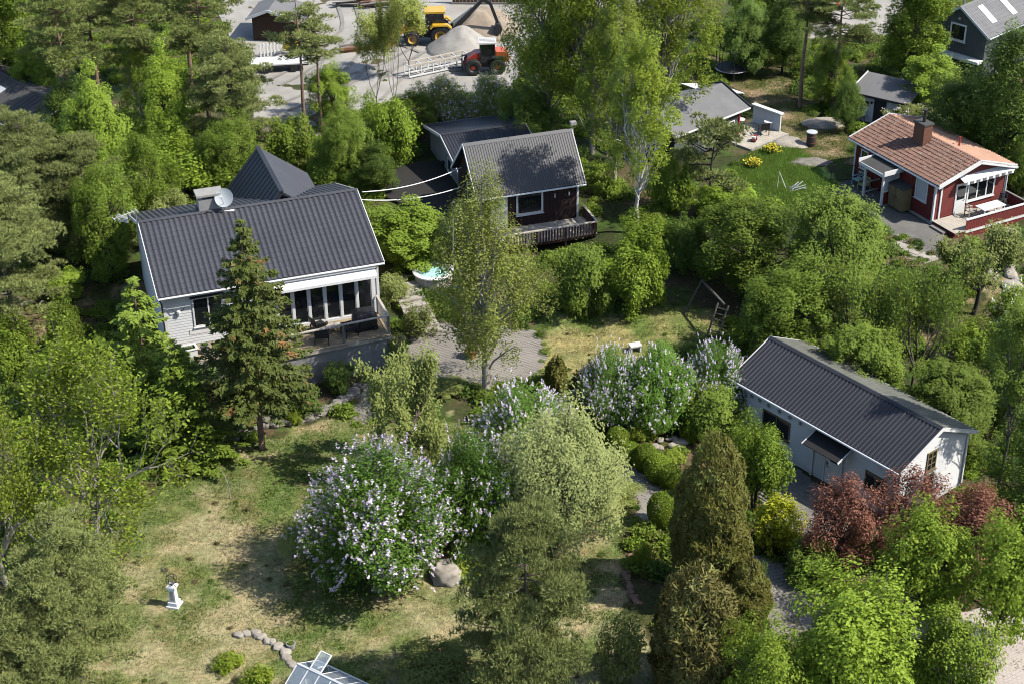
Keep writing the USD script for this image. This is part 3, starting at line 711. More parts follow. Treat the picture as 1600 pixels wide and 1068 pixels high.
fa = np.array([0, 0, .62]) @ tilt.T @ rzm.T + [0, -.12, .85]; tt.part('feed_arm', MB().tube([(0, -.2, .38), fa + [0, 0, -.08], fa], .015, 5), 'steel'); tt.part('receiver', MB().box(fa, (.1, .1, .12)), 'white_paint')
tt = Thing('television_aerial', 'white television aerial on the left gable end of the main house', 'aerial', inhouse(MHF, (-6.62, -.1, 7.2)), 0)
tt.part('mast', MB().tube([(0, 0, 0), (0, 0, 1.55)], .03), 'steel'); bo = tt.part('boom', MB().bar((.05, .1, 1.45), (-1.15, -.62, 1.25), .03), 'white_paint')
for k in range(7):
    q = np.array([.05, .1, 1.45]) + np.array([-1.2, -.72, -.2]) * k / 6; tt.part('element', MB().bar(q + [.16, -.26, 0], q - [.16, -.26, 0], .022), 'white_paint', bo)
for s_ in (-1, 1):
    for k in range(3): tt.part('reflector', MB().bar(np.array([-.95, -.5, 1.28 + s_ * (.06 + .08 * k)]), np.array([-.30, -.75 - .02 * k, 1.25 + s_ * (.04 + .06 * k)]), .022), 'white_paint', bo)

# --- dark red cabin behind, with deck
SX, SY, SA = .5, 101.8, .32
t = house('dark_red_cabin', 'dark red cabin with steep grey corrugated roof and small deck', 'cabin', SX, SY, SA, 1.4)
xa, xb, ya, yb = -3.42, 3.38, -2.38, 2.38
gable_body(t, xa, xb, ya, yb, 1.0, 4.12, 6.5, 'dark_red_board')
m = MB(); boards_v(m, (xa, ya), (xb, ya), 1.2, 4.1, .13, (0, -1)); boards_v(m, (xa, ya), (xa, yb), 1.2, 4.1, .13, (-1, 0), (4.1, 6.6)); t.part('cladding', m, 'dark_red_board')
gable_roof(t, 7.59, 5.56, 4.0, 2.76, 'rib_metal', 'rib_metal', .168, .035, cap='grey_metal', soffit='dark_board')
window(t, 'y-', ya - .03, -.95, .92, 2.25, 3.86, fw=.13)
t.part('door', MB().bx(-2.75, -1.55, ya - .07, ya, 1.45, 3.75), 'white_paint'); 
window(t, 'x-', xa - .03, -1.9, -.9, 1.9, 3.5, fw=.1)
for p in ((xa, ya), (xb, ya), (xa, .2)): t.part('corner_board', MB().bx(p[0] - .08, p[0] + .06, p[1] - .06, p[1] + .08, 1.3, 4.0), 'white_paint')
for x in (1.75, 2.75): t.part('wall_hook', MB().bx(x - .03, x + .03, ya - .08, ya - .03, 3.15, 3.45), 'white_paint')
DX0, DX1, DY0, DY1 = -2.6, 3.75, -5.05, -2.42
m = MB()
for k, x in enumerate(np.arange(DX0, DX1 - .05, .145)): m.bx(x, x + .137, DY0, DY1, 1.40, 1.44 + .004 * (k % 3))
t.part('deck_boards', m, 'pale_wood', kind='stuff')
t.part('deck_frame', MB().bx(DX0, DX1, DY0 + .02, DY1, 1.2, 1.395), 'dark_red_board')
for x in np.linspace(DX0 + .1, DX1 - .1, 4): t.part('deck_post', MB().bx(x - .06, x + .06, DY0 + .05, DY0 + .17, .2, 2.25), 'dark_red_board')
for x in np.arange(DX0 + .2, DX1 - .1, .2): t.part('railing_slat', MB().bx(x - .055, x + .055, DY0 - .03, DY0, 1.25, 2.2), 'dark_red_board')
t.part('top_rail', MB().bx(DX0, DX1 + .05, DY0 - .06, DY0 + .1, 2.25, 2.31), 'pale_wood')
for y in np.arange(DY0 + .1, DY1, .16): t.part('side_slat', MB().bx(DX1, DX1 + .03, y, y + .13, 1.3, 2.2), 'dark_red_board')
t.part('top_rail', MB().bx(DX1 - .05, DX1 + .09, DY0 + .1, DY1, 2.25, 2.31), 'pale_wood')
tt = Thing('pole_lamp', 'small grey lamp box on a pole at the right gable of the dark red cabin', 'lamp', inhouse(SHF, (3.9, .0, 5.4)), SA)
tt.part('pole', MB().tube([(0, 0, 0), (0, 0, 1.9)], .05), 'steel'); tt.part('lamp_head', MB().bx(-.2, .2, -.15, .15, 1.7, 1.92), 'concrete'); tt.part('bracket', MB().bar((0, 0, .3), (-.25, 0, .1), .05), 'white_paint')

# --- annex
ax, ay, aa = -1.9, 109.0, .31
t = house('black_roofed_annex', 'low annex with black corrugated roof behind the dark red cabin', 'outbuilding', ax, ay, aa, 1.4)
gable_body(t, -2.8, 3.0, -3.9, 4.0, 1.0, 3.45, 4.1, 'render_grey')
gable_roof(t, 6.3, 8.7, 3.35, .95, 'black_metal', 'black_metal', .22, .035)
window(t, 'x-', -2.8, -1.6, -.6, 1.9, 2.9, fw=.08)
tt = Thing('dark_terrace', 'low dark terrace of planks left of the dark red cabin', 'terrace', (0, 0, 1.5), 0); tt.dz = 1.5
tp = Polygon([G(*p, 1.7)[:2] for p in [(622, 258), (712, 248), (722, 345), (690, 345), (600, 305)]]); m = MB(); mo = MB()
x0, y0, x1, y1 = tp.bounds
for k, y in enumerate(np.arange(y0, y1, .16)):
    q = tp.intersection(sbox(x0, y, x1, y + .15))
    if q.geom_type == 'Polygon' and q.area > .05: a, _, b, _ = q.bounds; m.bx(a, b, y, y + .15, 1.62, 1.70)
tt.part('planks', m, 'dark_board', kind='stuff'); c = tp.centroid
tt.part('frame', MB().prism(list(tp.buffer(-.2).exterior.coords)[:-1], 1.3, 1.615), 'dark_board')
tt = Thing('lounge_bench', 'dark low bench on the dark plank terrace', 'bench', G(705, 258, 1.9) * [1, 1, 0] + [0, 0, 1.7], -.5)
tt.part('seat', MB().bx(-.7, .7, -.25, .25, .35, .42), 'wicker'); tt.part('leg', MB().bx(-.65, -.55, -.22, .22, 0, .35), 'wicker'); tt.part('leg', MB().bx(.55, .65, -.22, .22, 0, .35), 'wicker')

# --- two cables between house and cabin
for k, (a, b, lb) in enumerate((((566, 300, 7.3), (721, 262, 4.9), 'upper'), ((562, 312, 6.9), (722, 292, 3.9), 'lower'))):
    p, q = G(*a), G(*b); u = np.linspace(0, 1, 16)[:, None]; pts = p + (q - p) * u; pts[:, 2] -= .38 * (1 - (2 * u[:, 0] - 1) ** 2)
    single('overhead_cable', MB().tube(pts, .032, 6), 'white_paint', f'white overhead cable from main house to dark red cabin, {lb} of the two', 'cable')

# --- red cottage
t = house('red_cottage', 'red wooden cottage with clay tile roof, white trim and brick chimney', 'cottage', 28.79, 104.72, -1.08, 1.3)
xa, xb, ya, yb = -4.2, 4.05, -3.06, 3.06
gable_body(t, xa, xb, ya, yb, .8, 4.16, 5.08, 'red_board')
m = MB(); boards_v(m, (xa, ya), (xb, ya), 1.3, 4.1, .14, (0, -1)); boards_h(m, (xb, ya), (xb, yb), 1.45, 5.0, .15, (1, 0), (4.12, 5.05)); t.part('cladding', m, 'red_board')
t.part('foundation', MB().bx(xa - .02, xb + .03, ya - .05, yb, .6, 1.3), 'concrete')
L, W, ze, rise = 9.33, 6.72, 4.1, 1.05
# pantiles laid one by one
def pantiles(m, hl, hw, ze, rise, sgn, nu, nv, rng):
    S = math.hypot(hw, rise); dv = np.array([0, sgn * hw, -rise]) / S; nn = np.array([0, sgn * rise, hw]) / S; w, l = 2 * hl / nu, S / nv
    pf = [(-.5, 0), (-.3, .055), (-.05, .075), (.2, .03), (.35, 0), (.52, .008)]
    for i in range(nu):
        for j in range(nv):
            o = np.array([-hl + (i + .5) * w, 0, ze + rise + .05]) + dv * j * l; dz = rng.normal(0, .006); dx = rng.normal(0, .006)
            v = [o + np.array([(a * 1.02) * w + dx, 0, 0]) + dv * (l * q * 1.1) + nn * (b + (.045 * q) + dz) for q in (0, 1) for a, b in pf]
            k = len(pf); fs = [[c, c + 1, k + c + 1, k + c] for c in range(k - 1)]
            v += [v[k + c] - nn * .05 for c in range(k)]; fs += [[k + c, k + c + 1, 2 * k + c + 1, 2 * k + c] for c in range(k - 1)]
            m.add(v, fs if sgn < 0 else [f[::-1] for f in fs])
rng = np.random.default_rng(8)
m = MB(); pantiles(m, L / 2, W / 2, ze, rise, -1, 40, 11, rng); v, f = m.get(); t.part('roof_tiles', (v, f[:, ::-1]), 'clay_tile', kind='stuff')
m = MB(); pantiles(m, L / 2, W / 2, ze, rise, 1, 40, 11, rng); v, f = m.get(); t.part('roof_tiles', (v, f[:, ::-1]), 'clay_smooth', kind='stuff')
for k in range(24):
    x = -L / 2 + (k + .5) * L / 24; t.part('ridge_tile', MB().add([(x - .21, -.16, 5.13), (x - .21, -.09, 5.25), (x - .21, .09, 5.25), (x - .21, .16, 5.13), (x + .19, -.15, 5.12), (x + .19, -.08, 5.235), (x + .19, .08, 5.235), (x + .19, .15, 5.12)], [[0, 4, 5, 1], [1, 5, 6, 2], [2, 6, 7, 3], [0, 1, 2, 3], [7, 6, 5, 4]]), 'clay_tile')
for sgn in (-1, 1):
    q = [(-L / 2, 0, ze + rise - .01), (L / 2, 0, ze + rise - .01), (L / 2, sgn * W / 2, ze - .01), (-L / 2, sgn * W / 2, ze - .01)]
    t.part('soffit', MB().slab(q if sgn < 0 else q[::-1], .10), 'white_paint')
    t.part('gutter', MB().tube([(-L / 2, sgn * (W / 2 + .07), ze - .02), (L / 2, sgn * (W / 2 + .07), ze - .04)], .065, 7), 'white_paint')
    for x in (-L / 2 - .02, L / 2 + .02): t.part('bargeboard', MB().slab([(x - .03, sgn * (W / 2 + .05), ze + .16), (x - .03, sgn * .004, ze + rise + .16), (x - .03, sgn * .004, ze + rise - .14), (x - .03, sgn * (W / 2 + .05), ze - .14)], .06), 'white_paint')
c = t.part('chimney', MB().bx(-.75, .25, -1.15, -.45, 4.6, 6.3), 'brick')
for k in range(12):
    z = 5.05 + k * .1
    t.part('brick_course', MB().bx(-.765, .265, -1.165, -.435, z, z + .085), 'brick', c)
t.part('chimney_crown', MB().bx(-.82, .32, -1.22, -.38, 6.3, 6.42), 'felt_dark', c); t.part('chimney_pipe', MB().tube([(-.25, -.8, 6.4), (-.25, -.8, 7.2)], .11, 10).tube([(-.25, -.8, 7.2), (-.25, -.8, 7.3)], .17, 10), 'iron', c)
t.part('vent_pipe', MB().tube([(1.55, .9, 4.9), (1.55, .9, 5.65)], .07, 8), 'machine_red')
window(t, 'y-', ya - .02, 2.15, 3.35, 2.38, 3.85, pane='blind', fw=.1); window(t, 'y-', ya - .02, -3.6, -2.8, 2.3, 3.7, fw=.1)
window(t, 'x+', xb + .02, -.28, 2.1, 2.12, 3.5, mull=(.36, .7), fw=.11)
d = t.part('door', MB().bx(xb, xb + .07, -1.32, -.36, 1.42, 3.6), 'white_paint'); t.part('pane', MB().bx(xb + .02, xb + .085, -1.18, -.5, 2.45, 3.45), 'glass', d); t.part('handle', MB().bar((xb + .1, -.46, 2.35), (xb + .1, -.6, 2.35), .03), 'iron', d)
for p in ((xb, ya), (xb, yb), (xa, ya)): t.part('corner_board', MB().bx(p[0] - .08, p[0] + .06, p[1] - .06, p[1] + .08, 1.25, 4.05), 'white_paint')
t.part('corner_post', MB().bx(xb + .02, xb + .1, -2.65, -2.52, 1.3, 4.0), 'white_paint'); t.part('downpipe', MB().tube([(xb + .2, yb + .3, 4.0), (xb + .1, yb + .05, 3.6), (xb + .1, yb + .05, 1.4)], .05), 'white_paint')
a = t.part('awning', MB().slab([(xb + .03, -1.2, 4.15), (xb + .62, -1.2, 3.95), (xb + .62, 3.2, 3.95), (xb + .03, 3.2, 4.15)], .06), 'canvas')
for k in range(16): t.part('valance_scallop', MB().bx(xb + .60, xb + .62, -1.2 + k * .275, -1.2 + k * .275 + (.2 if k % 2 else .27), 3.72, 3.9), 'canvas' if k % 2 else 'felt_grey', a)
# porch
for p in ((-1.45, -4.4), (.42, -4.4)): t.part('porch_post', MB().bx(p[0] - .07, p[0] + .07, p[1] - .07, p[1] + .07, 1.25, 3.62), 'white_paint')
t.part('porch_post', MB().bx(.36, .48, -3.3, -3.08, 1.25, 3.7), 'white_paint')
t.part('porch_roof', MB().slab([(-1.9, -3.08, 3.92), (-1.9, -4.65, 3.70), (.75, -4.65, 3.70), (.75, -3.08, 3.92)], .08), 'felt_dark')
t.part('porch_roof_edge', MB().bx(-1.95, -1.89, -4.7, -3.08, 3.62, 3.95).bx(.745, .81, -4.7, -3.08, 3.62, 3.95).bx(-1.89, .745, -4.7, -4.655, 3.5, 3.74), 'white_paint')
t.part('porch_side', MB().bx(.39, .45, -4.33, -3.3, 1.3, 2.25), 'red_board'); t.part('porch_rail', MB().bx(.36, .48, -4.33, -3.3, 2.25, 2.32), 'white_paint'); t.part('porch_pane', MB().bx(.41, .43, -4.33, -3.3, 2.34, 3.6), 'blind')
t.part('porch_rail', MB().bx(-1.48, -1.42, -4.33, -3.1, 2.2, 2.28).bx(-1.48, -1.42, -4.33, -3.1, 1.5, 1.56), 'white_paint'); t.part('porch_floor', MB().bx(-1.6, .6, -4.6, -3.1, .9, 1.33), 'grey_wood')
# deck and rail
m = MB()
for k, y in enumerate(np.arange(-3.1, 3.1, .14)): m.bx(4.1, 6.35, y, y + .132, 1.36, 1.40 + .004 * (k % 2))
t.part('deck_boards', m, 'pale_wood', kind='stuff'); t.part('deck_frame', MB().bx(4.12, 6.3, -3.05, 3.1, .9, 1.355), 'red_board')
for y in np.arange(-2.2, 3.2, .15): t.part('rail_board', MB().bx(6.3, 6.33, y, y + .135, 1.25, 2.15), 'red_board')
for x in np.arange(4.2, 6.25, .15): t.part('rail_board', MB().bx(x, x + .135, 3.14, 3.17, 1.25, 2.15), 'red_board')
t.part('top_rail', MB().bx(6.24, 6.4, -2.25, 3.25, 2.15, 2.22), 'white_paint'); t.part('top_rail', MB().bx(4.1, 6.24, 3.1, 3.25, 2.15, 2.22), 'grey_wood'); t.part('lower_trim', MB().bx(6.33, 6.37, -2.2, 3.2, 1.22, 1.34), 'white_paint'); t.part('lower_boards', MB().bx(6.28, 6.32, -2.2, 3.2, .7, 1.2), 'red_board')
t.part('deck_step', MB().bx(4.3, 5.6, -3.45, -3.1, .9, 1.22), 'grey_wood'); t.part('deck_step', MB().bx(4.3, 5.9, -3.85, -3.45, .8, 1.08), 'pale_wood')
tt = Thing('garden_table', 'white garden table on the red cottage deck', 'table', inhouse(RHF, (5.35, .75, 1.405)), -1.08); tt.part('tabletop', MB().bx(-.45, .45, -.95, .95, .70, .75), 'white_paint')
for a in (-1, 1):
    for b in (-1, 1): tt.part('leg', MB().bx(a * .38 - .03, a * .38 + .03, b * .85 - .03, b * .85 + .03, 0, .7), 'white_paint')
lounge_chair('garden_chair', 'pale wooden garden chair by the cottage door, left of the white table', inhouse(RHF, (4.85, -.5, 1.405)), -1.08 + 1.4 + 1.57, 'pale_wood', .52, slat=True)
lounge_chair('garden_chair', 'dark garden chair in the deck corner beyond the white table', inhouse(RHF, (4.75, 2.3, 1.405)), -1.08 + .4, 'dark_board', .52, slat=True)
tt = Thing('garden_cabinet', 'tall wooden garden cabinet against the red cottage wall', 'cabinet', inhouse(RHF, (1.25, -3.55, 1.28)), -1.08)
tt.part('cabinet_body', MB().bx(-.72, .72, -.38, .38, .05, 1.62), 'cabinet_wood'); tt.part('cabinet_lid', MB().slab([(-.78, -.44, 1.66), (.78, -.44, 1.66), (.78, .44, 1.78), (-.78, .44, 1.78)], .05), 'felt_dark')
for x in (-.36, .36): d = tt.part('cabinet_door', MB().bx(x - .33, x + .33, -.405, -.38, .1, 1.58), 'cabinet_wood'); tt.part('handle', MB().bx(x - .02 - .26 * np.sign(x), x + .02 - .26 * np.sign(x), -.43, -.405, .8, 1.0), 'iron', d)
lounge_chair('garden_chair', 'mint green garden chair beside the porch', inhouse(RHF, (-2.95, -3.65, 1.3)), -1.08 + .1, 'mint_paint', .6, slat=True)
lounge_chair('garden_chair', 'lime yellow garden chair next to the mint green one', inhouse(RHF, (-2.1, -3.85, 1.3)), -1.08 + .1, 'lime_paint', .6, slat=True)
tt = Thing('tile_stack', 'small stack of orange clay tiles below the deck rail', 'roof tiles', T(1515, 352), -.5)
for k in range(7): tt.part('tile', MB().bx(-.5 + k * .15, -.38 + k * .15, -.25, .2, 0, .42 + .03 * (k % 2)), 'clay_smooth')
tt = Thing('metal_fence', 'low wire mesh fence panel at the far corner of the red cottage', 'fence', T(1298, 282), -.1)
tt.part('frame', MB().bar((0, 0, .05), (0, 0, 1.2), .05).bar((1.6, 0, .05), (1.6, 0, 1.2), .05).bar((0, 0, 1.2), (1.6, 0, 1.2), .04).bar((0, 0, .1), (1.6, 0, .1), .04), 'iron')
m = MB()
for x in np.arange(.13, 1.6, .13): m.bar((x, 0, .1), (x, 0, 1.2), .012)
tt.part('mesh', m, 'iron')

# --- grey cabin with its deck
gx, gy, ga = 12.7, 113.05, .735
t = house('grey_cabin', 'low dark boarded cabin with smooth grey felt roof behind the yellow-green birches', 'cabin', gx, gy, ga, 1.5)
gable_body(t, -3.7, 3.2, -2.45, 2.45, 1.0, 3.95, 4.9, 'dark_board')
m = MB(); boards_h(m, (-3.7, -2.45), (3.2, -2.45), 1.5, 3.9, .16, (0, -1)); t.part('cladding', m, 'grey_paint')
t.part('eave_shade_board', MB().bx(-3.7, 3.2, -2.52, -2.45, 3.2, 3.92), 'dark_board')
m = MB().slab([(-4, -2.8, 3.9), (4.0, -2.8, 3.9), (4.0, 0, 5.0), (-4, 0, 5.0)], .12); t.part('roof_front', m, 'felt_grey'); t.part('roof_back', MB().slab([(-4, 0, 5.0), (4.0, 0, 5.0), (4.0, 2.8, 3.9), (-4, 2.8, 3.9)], .12), 'felt_grey')
t.part('eave_trim', MB().bar((-4, -2.84, 3.84), (4.0, -2.84, 3.84), .05, .12), 'white_paint')
t.part('bargeboard', MB().bar((4.03, -2.85, 3.9), (4.03, 0, 5.02), .06, .2).bar((4.03, 0, 5.02), (4.03, 2.85, 3.9), .06, .2), 'black_metal')
window(t, 'y-', -2.48, .15, 1.15, 2.1, 2.85, fw=.08); window(t, 'y-', -2.48, 2.0, 2.7, 2.2, 3.2, fw=.08)
t.part('corner_board', MB().bx(3.14, 3.26, -2.56, -2.44, 1.4, 3.85), 'machine_red')
m = MB()
for k, x in enumerate(np.arange(2.2, 6.4, .145)): m.bx(x, x + .137, -4.6, -1.2, 1.62, 1.66 + .004 * (k % 2))
t.part('deck_boards', m, 'pale_wood', kind='stuff'); t.part('deck_fascia', MB().bx(2.2, 6.4, -4.66, -4.605, 1.3, 1.68).bx(2.2, 6.4, -4.6, -1.3, 1.2, 1.615), 'concrete')
t.part('canvas_roof', MB().slab([(3.0, 1.0, 4.35), (5.6, -.9, 4.0), (5.6, 1.6, 4.0), (3.0, 3.2, 4.35)], .05), 'canvas'); t.part('canopy_post', MB().tube([(5.45, -.8, 1.6), (5.45, -.8, 4.0)], .05), 'iron'); t.part('canopy_post', MB().tube([(5.45, 1.5, 1.6), (5.45, 1.5, 4.0)], .05), 'iron')
GCF = (gx, gy, ga)
tt = Thing('screen_wall', 'low white screen wall at the end of the grey cabin deck', 'screen wall', inhouse(GCF, (6.3, -2.6, 1.66)), ga); tt.part('panel', MB().bx(-.06, .06, -1.3, 1.3, 0, 1.35), 'white_board'); tt.part('coping', MB().bx(-.2, .2, -1.4, 1.4, 1.35, 1.45), 'white_paint')
lounge_chair('deck_chair', 'black reclining deck chair on the grey cabin deck', inhouse(GCF, (5.0, -3.4, 1.67)), ga + 2.6, 'wicker', .62)
for p, lb in (((5.75, -3.2), 'round white side table beside the black deck chair'), ((4.6, -1.5), 'round white bistro table under the edge of the canvas roof')):
    tt = Thing('side_table', lb, 'table', inhouse(GCF, (*p, 1.67)), 0); tt.part('tabletop', MB().lathe([(0, .7), (.33, .7), (.33, .74), (0, .74)], n=16), 'white_paint'); 
    for k in range(3): tt.part('leg', MB().bar((.08 * math.cos(k * 2.1), .08 * math.sin(k * 2.1), .7), (.26 * math.cos(k * 2.1), .26 * math.sin(k * 2.1), 0), .03), 'steel')
tt = Thing('toy_tractor', 'small red and white ride-on toy on the grey cabin deck', 'toy', inhouse(GCF, (3.55, -3.75, 1.67)), 1.2); tt.part('body', MB().bx(-.3, .3, -.12, .12, .1, .26).bx(.0, .22, -.1, .1, .26, .42), 'machine_red'); tt.part('seat', MB().bx(-.28, -.05, -.11, .11, .26, .4), 'white_paint')
for a in (-.2, .2): tt.part('wheel', MB().tube([(a, -.16, .1), (a, .16, .1)], .1, 10), 'rubber')

# --- white garden shed with bicycles
t = house('garden_shed', 'small white garden shed with dark door and flat grey roof beyond the cottage', 'shed', 28.2, 117.0, -.62, 1.5)
t.part('wall', MB().bx(-1.95, 1.95, -1.2, 1.25, .9, 3.66), 'white_board'); m = MB(); boards_v(m, (-1.95, -1.2), (1.95, -1.2), 1.5, 3.6, .13, (0, -1)); t.part('cladding', m, 'white_board')
t.part('roof', MB().slab([(-2.3, -1.6, 3.7), (2.4, -1.6, 3.7), (2.4, 1.7, 4.25), (-2.3, 1.7, 4.25)], .1), 'felt_grey'); t.part('roof_edge', MB().bar((-2.34, -1.6, 3.68), (-2.34, 1.7, 4.23), .06, .2), 'white_paint'); t.part('roof_edge', MB().bar((-2.3, -1.64, 3.66), (2.4, -1.64, 3.66), .06, .16), 'dark_board')
d = t.part('door', MB().bx(-.35, .6, -1.27, -1.2, 1.5, 3.4), 'dark_inside'); t.part('handle', MB().bx(.45, .52, -1.31, -1.27, 2.4, 2.55), 'steel', d); t.part('hatch', MB().bx(-1.5, -.8, -1.26, -1.2, 2.75, 3.1), 'dark_inside'); t.part('wall_lamp', MB().lathe([(0, 0), (.08, .02), (.08, .16), (0, .22)], (-.55, -1.3, 3.0), 8), 'iron')
def bicycle(label, loc, rz, mat):
    t = Thing('bicycle', label, 'bicycle', loc, rz)
    for x in (-.52, .52):
        w = t.part('wheel', MB().ring((x, 0, .34), .32, .022, (0, 1, 0), 24, 6), 'rubber'); m = MB()
        for k in range(8): m.bar((x, 0, .34), (x + .31 * math.cos(k * .785), 0, .34 + .31 * math.sin(k * .785)), .006)
        t.part('spokes', m, 'steel', w)
    t.part('frame', MB().tube([(-.52, 0, .34), (-.12, 0, .32)], .016).tube([(-.12, 0, .32), (-.22, 0, .85)], .018).tube([(-.52, 0, .34), (-.2, 0, .78)], .014).tube([(-.12, 0, .32), (.36, 0, .78)], .02).tube([(-.2, 0, .78), (.35, 0, .84)], .02).tube([(.33, 0, .92), (.52, 0, .34)], .018), mat)
    t.part('saddle', MB().box((-.24, 0, .9), (.26, .13, .06)), 'rubber'); t.part('handlebar', MB().tube([(.30, -.28, 1.0), (.36, -.1, 1.0), (.34, 0, .95), (.36, .1, 1.0), (.30, .28, 1.0)], .014), 'steel'); t.part('crank', MB().ring((-.12, -.05, .32), .09, .012, (0, 1, 0), 14), 'steel')
bicycle('black bicycle parked before the white garden shed, left of the two', T(1335, 196), .35, 'machine_black')
bicycle('blue bicycle parked against the white garden shed, right of the two', T(1351, 191), -.2, 'blue_paint')

# --- grey gabled house, top right
A0 = G(1501, 11, 7.4); gd = np.array([math.cos(.75), math.sin(.75)])
t = house('grey_gabled_house', 'dark grey gabled house with two roof windows at the upper right', 'house', A0[0] + gd[0] * 4.6, A0[1] + gd[1] * 4.6, .75, 1.5)
gable_body(t, -4.4, 4.4, -2.5, 2.5, 1.0, 5.66, 7.2, 'grey_paint'); m = MB(); boards_v(m, (-4.4, -2.5), (-4.4, 2.5), 1.4, 5.6, .16, (-1, 0), (5.62, 7.2)); t.part('cladding', m, 'grey_paint')
gable_roof(t, 9.2, 5.7, 5.5, 1.9, 'felt_grey', 'felt_grey', .3, .03, .4, .02, edge='dish_grey', soffit='grey_paint')
window(t, 'x-', -4.43, -.7, .75, 4.6, 6.0, fw=.13, label='white framed gable window')
for x in (-2.6, .3):
    s0, s1 = .8, 2.0; q = lambda u, y: (x + u, -y, 7.4 - y * 1.9 / 2.85 + .10)
    t.part('roof_window', MB().slab([q(-.35, .5), q(-.35, 2.0), q(.35, 2.0), q(.35, .5)], .08), 'white_paint')
t.part('porch_trim', MB().bx(-5.2, -4.45, -2.5, 2.3, 3.42, 3.62), 'white_paint'); t.part('porch_roof', MB().bx(-5.15, -4.45, -2.45, 2.25, 3.3, 3.415), 'felt_dark'); t.part('veranda', MB().bx(-4.46, -4.42, -1.8, .4, 1.6, 3.2), 'dark_inside')
t.part('gable_lamp', MB().lathe([(0, 0), (.1, .02), (.12, .1), (0, .2)], (-4.52, 0, 6.35), 8), 'dish_grey'); t.part('flue', MB().tube([(-4.0, .1, 7.3), (-4.0, .1, 8.0)], .1), 'steel')

# --- far left roof
A1, A2 = G(0, 113, 4.6), G(96, 168, 4.6); dd = (A2 - A1)[:2]; Ln = np.linalg.norm(dd); an = math.atan2(dd[1], dd[0]); c = (A1 + A2)[:2] / 2 - dd / Ln * 4
t = house('dark_roofed_house', 'house with dark roof half hidden by pines at the left edge', 'house', c[0], c[1], an, 1.5)
gable_body(t, -Ln / 2 - 3.6, Ln / 2 + 3.6, -3, 3, 1.0, 3.55, 4.5, 'dark_board'); gable_roof(t, Ln + 8, 6.8, 3.4, 1.2, 'felt_dark', 'felt_dark', .5, .03, edge='white_paint', soffit='dark_board')
t.part('roof_window', MB().slab([(1.0, -1.0, 4.36), (1.0, -2.2, 3.94), (2.0, -2.2, 3.94), (2.0, -1.0, 4.36)], .1), 'dish_grey')

# --- brown shed by the yard
c = G(436, 66, 1.5); t = house('brown_shed', 'small brown plank shed with white roof edge at the gravel yard', 'shed', c[0], c[1] + 2, -.12, 1.5)
m = MB().prism([(-2.0, 1.0), (2.0, 1.0), (2.0, 3.25), (-.5, 4.1), (-2.0, 3.45)], -1.8, 1.8, 'xz'); t.part('wall', m, 'brown_board'); m = MB(); boards_h(m, (-2, -1.8), (2, -1.8), 1.5, 3.3, .2, (0, -1)); t.part('cladding', m, 'brown_board')
t.part('roof', MB().slab([(-.5, -2.2, 4.3), (2.5, -2.2, 3.3), (2.5, 2.2, 3.3), (-.5, 2.2, 4.3)], .1).slab([(-2.4, -2.2, 3.55), (-.5, -2.2, 4.3), (-.5, 2.2, 4.3), (-2.4, 2.2, 3.55)], .1), 'felt_grey')
t.part('roof_edge', MB().bar((-.5, -2.24, 4.27), (2.55, -2.24, 3.25), .06, .22).bar((-2.45, -2.24, 3.5), (-.5, -2.24, 4.27), .06, .22), 'white_paint')

# ------------------------------------------------------------------ gravel yard
def heap(name, label, px, py, w, h, mat, seed, dent=0):
    p = G(px, py, 1.5); n = 40; r = np.linspace(0, 1, 22); a = np.linspace(0, 2 * np.pi, n, endpoint=False); rr, aa = np.meshgrid(r, a, indexing='ij')
    x, y = rr * np.cos(aa), rr * np.sin(aa); q = np.stack([x, y, x * 0], -1); prof = np.clip(1 - rr, 0, 1) ** .85 * (1 - .15 * np.exp(-(rr / .15) ** 2))
    z = h * prof * (1 + .35 * (meshkit.fbm(q * 2.2 + seed, 3, seed) - .5)) + .10 * (meshkit.fbm(q * 9, 3, seed + 1) - .5) * (1 - rr)
    z -= dent * np.exp(-(((x - .25) ** 2 + (y + .15) ** 2) / .035)); k = 1 + .25 * (meshkit.fbm(np.stack([np.cos(aa), np.sin(aa), aa * 0], -1) * 1.3 + seed, 2, seed) - .5)
    v = np.stack([x * w * k, y * w * k, np.where(rr > .99, -.06, z)], -1).reshape(-1, 3); i, j = np.meshgrid(np.arange(21), np.arange(n), indexing='ij')
    f = np.stack([i * n + j, (i + 1) * n + j, (i + 1) * n + (j + 1) % n, i * n + (j + 1) % n], -1).reshape(-1, 4)
    single(name, (v, f), mat, label, 'heap', smooth=True, loc=(p[0], p[1], 1.5))
heap('gravel_heap', 'pale grey gravel heap in front of the yellow loader', 722, 76, 3.1, 2.1, 'gravel_heap', 3)
heap('earth_heap', 'brown earth heap behind the grey gravel heap', 756, 48, 3.3, 2.5, 'earth_heap', 5, .5)
heap('earth_heap', 'low brown soil heap with stones at the pine foot by the yard', 445, 205, 2.6, 1.0, 'earth_heap', 9)

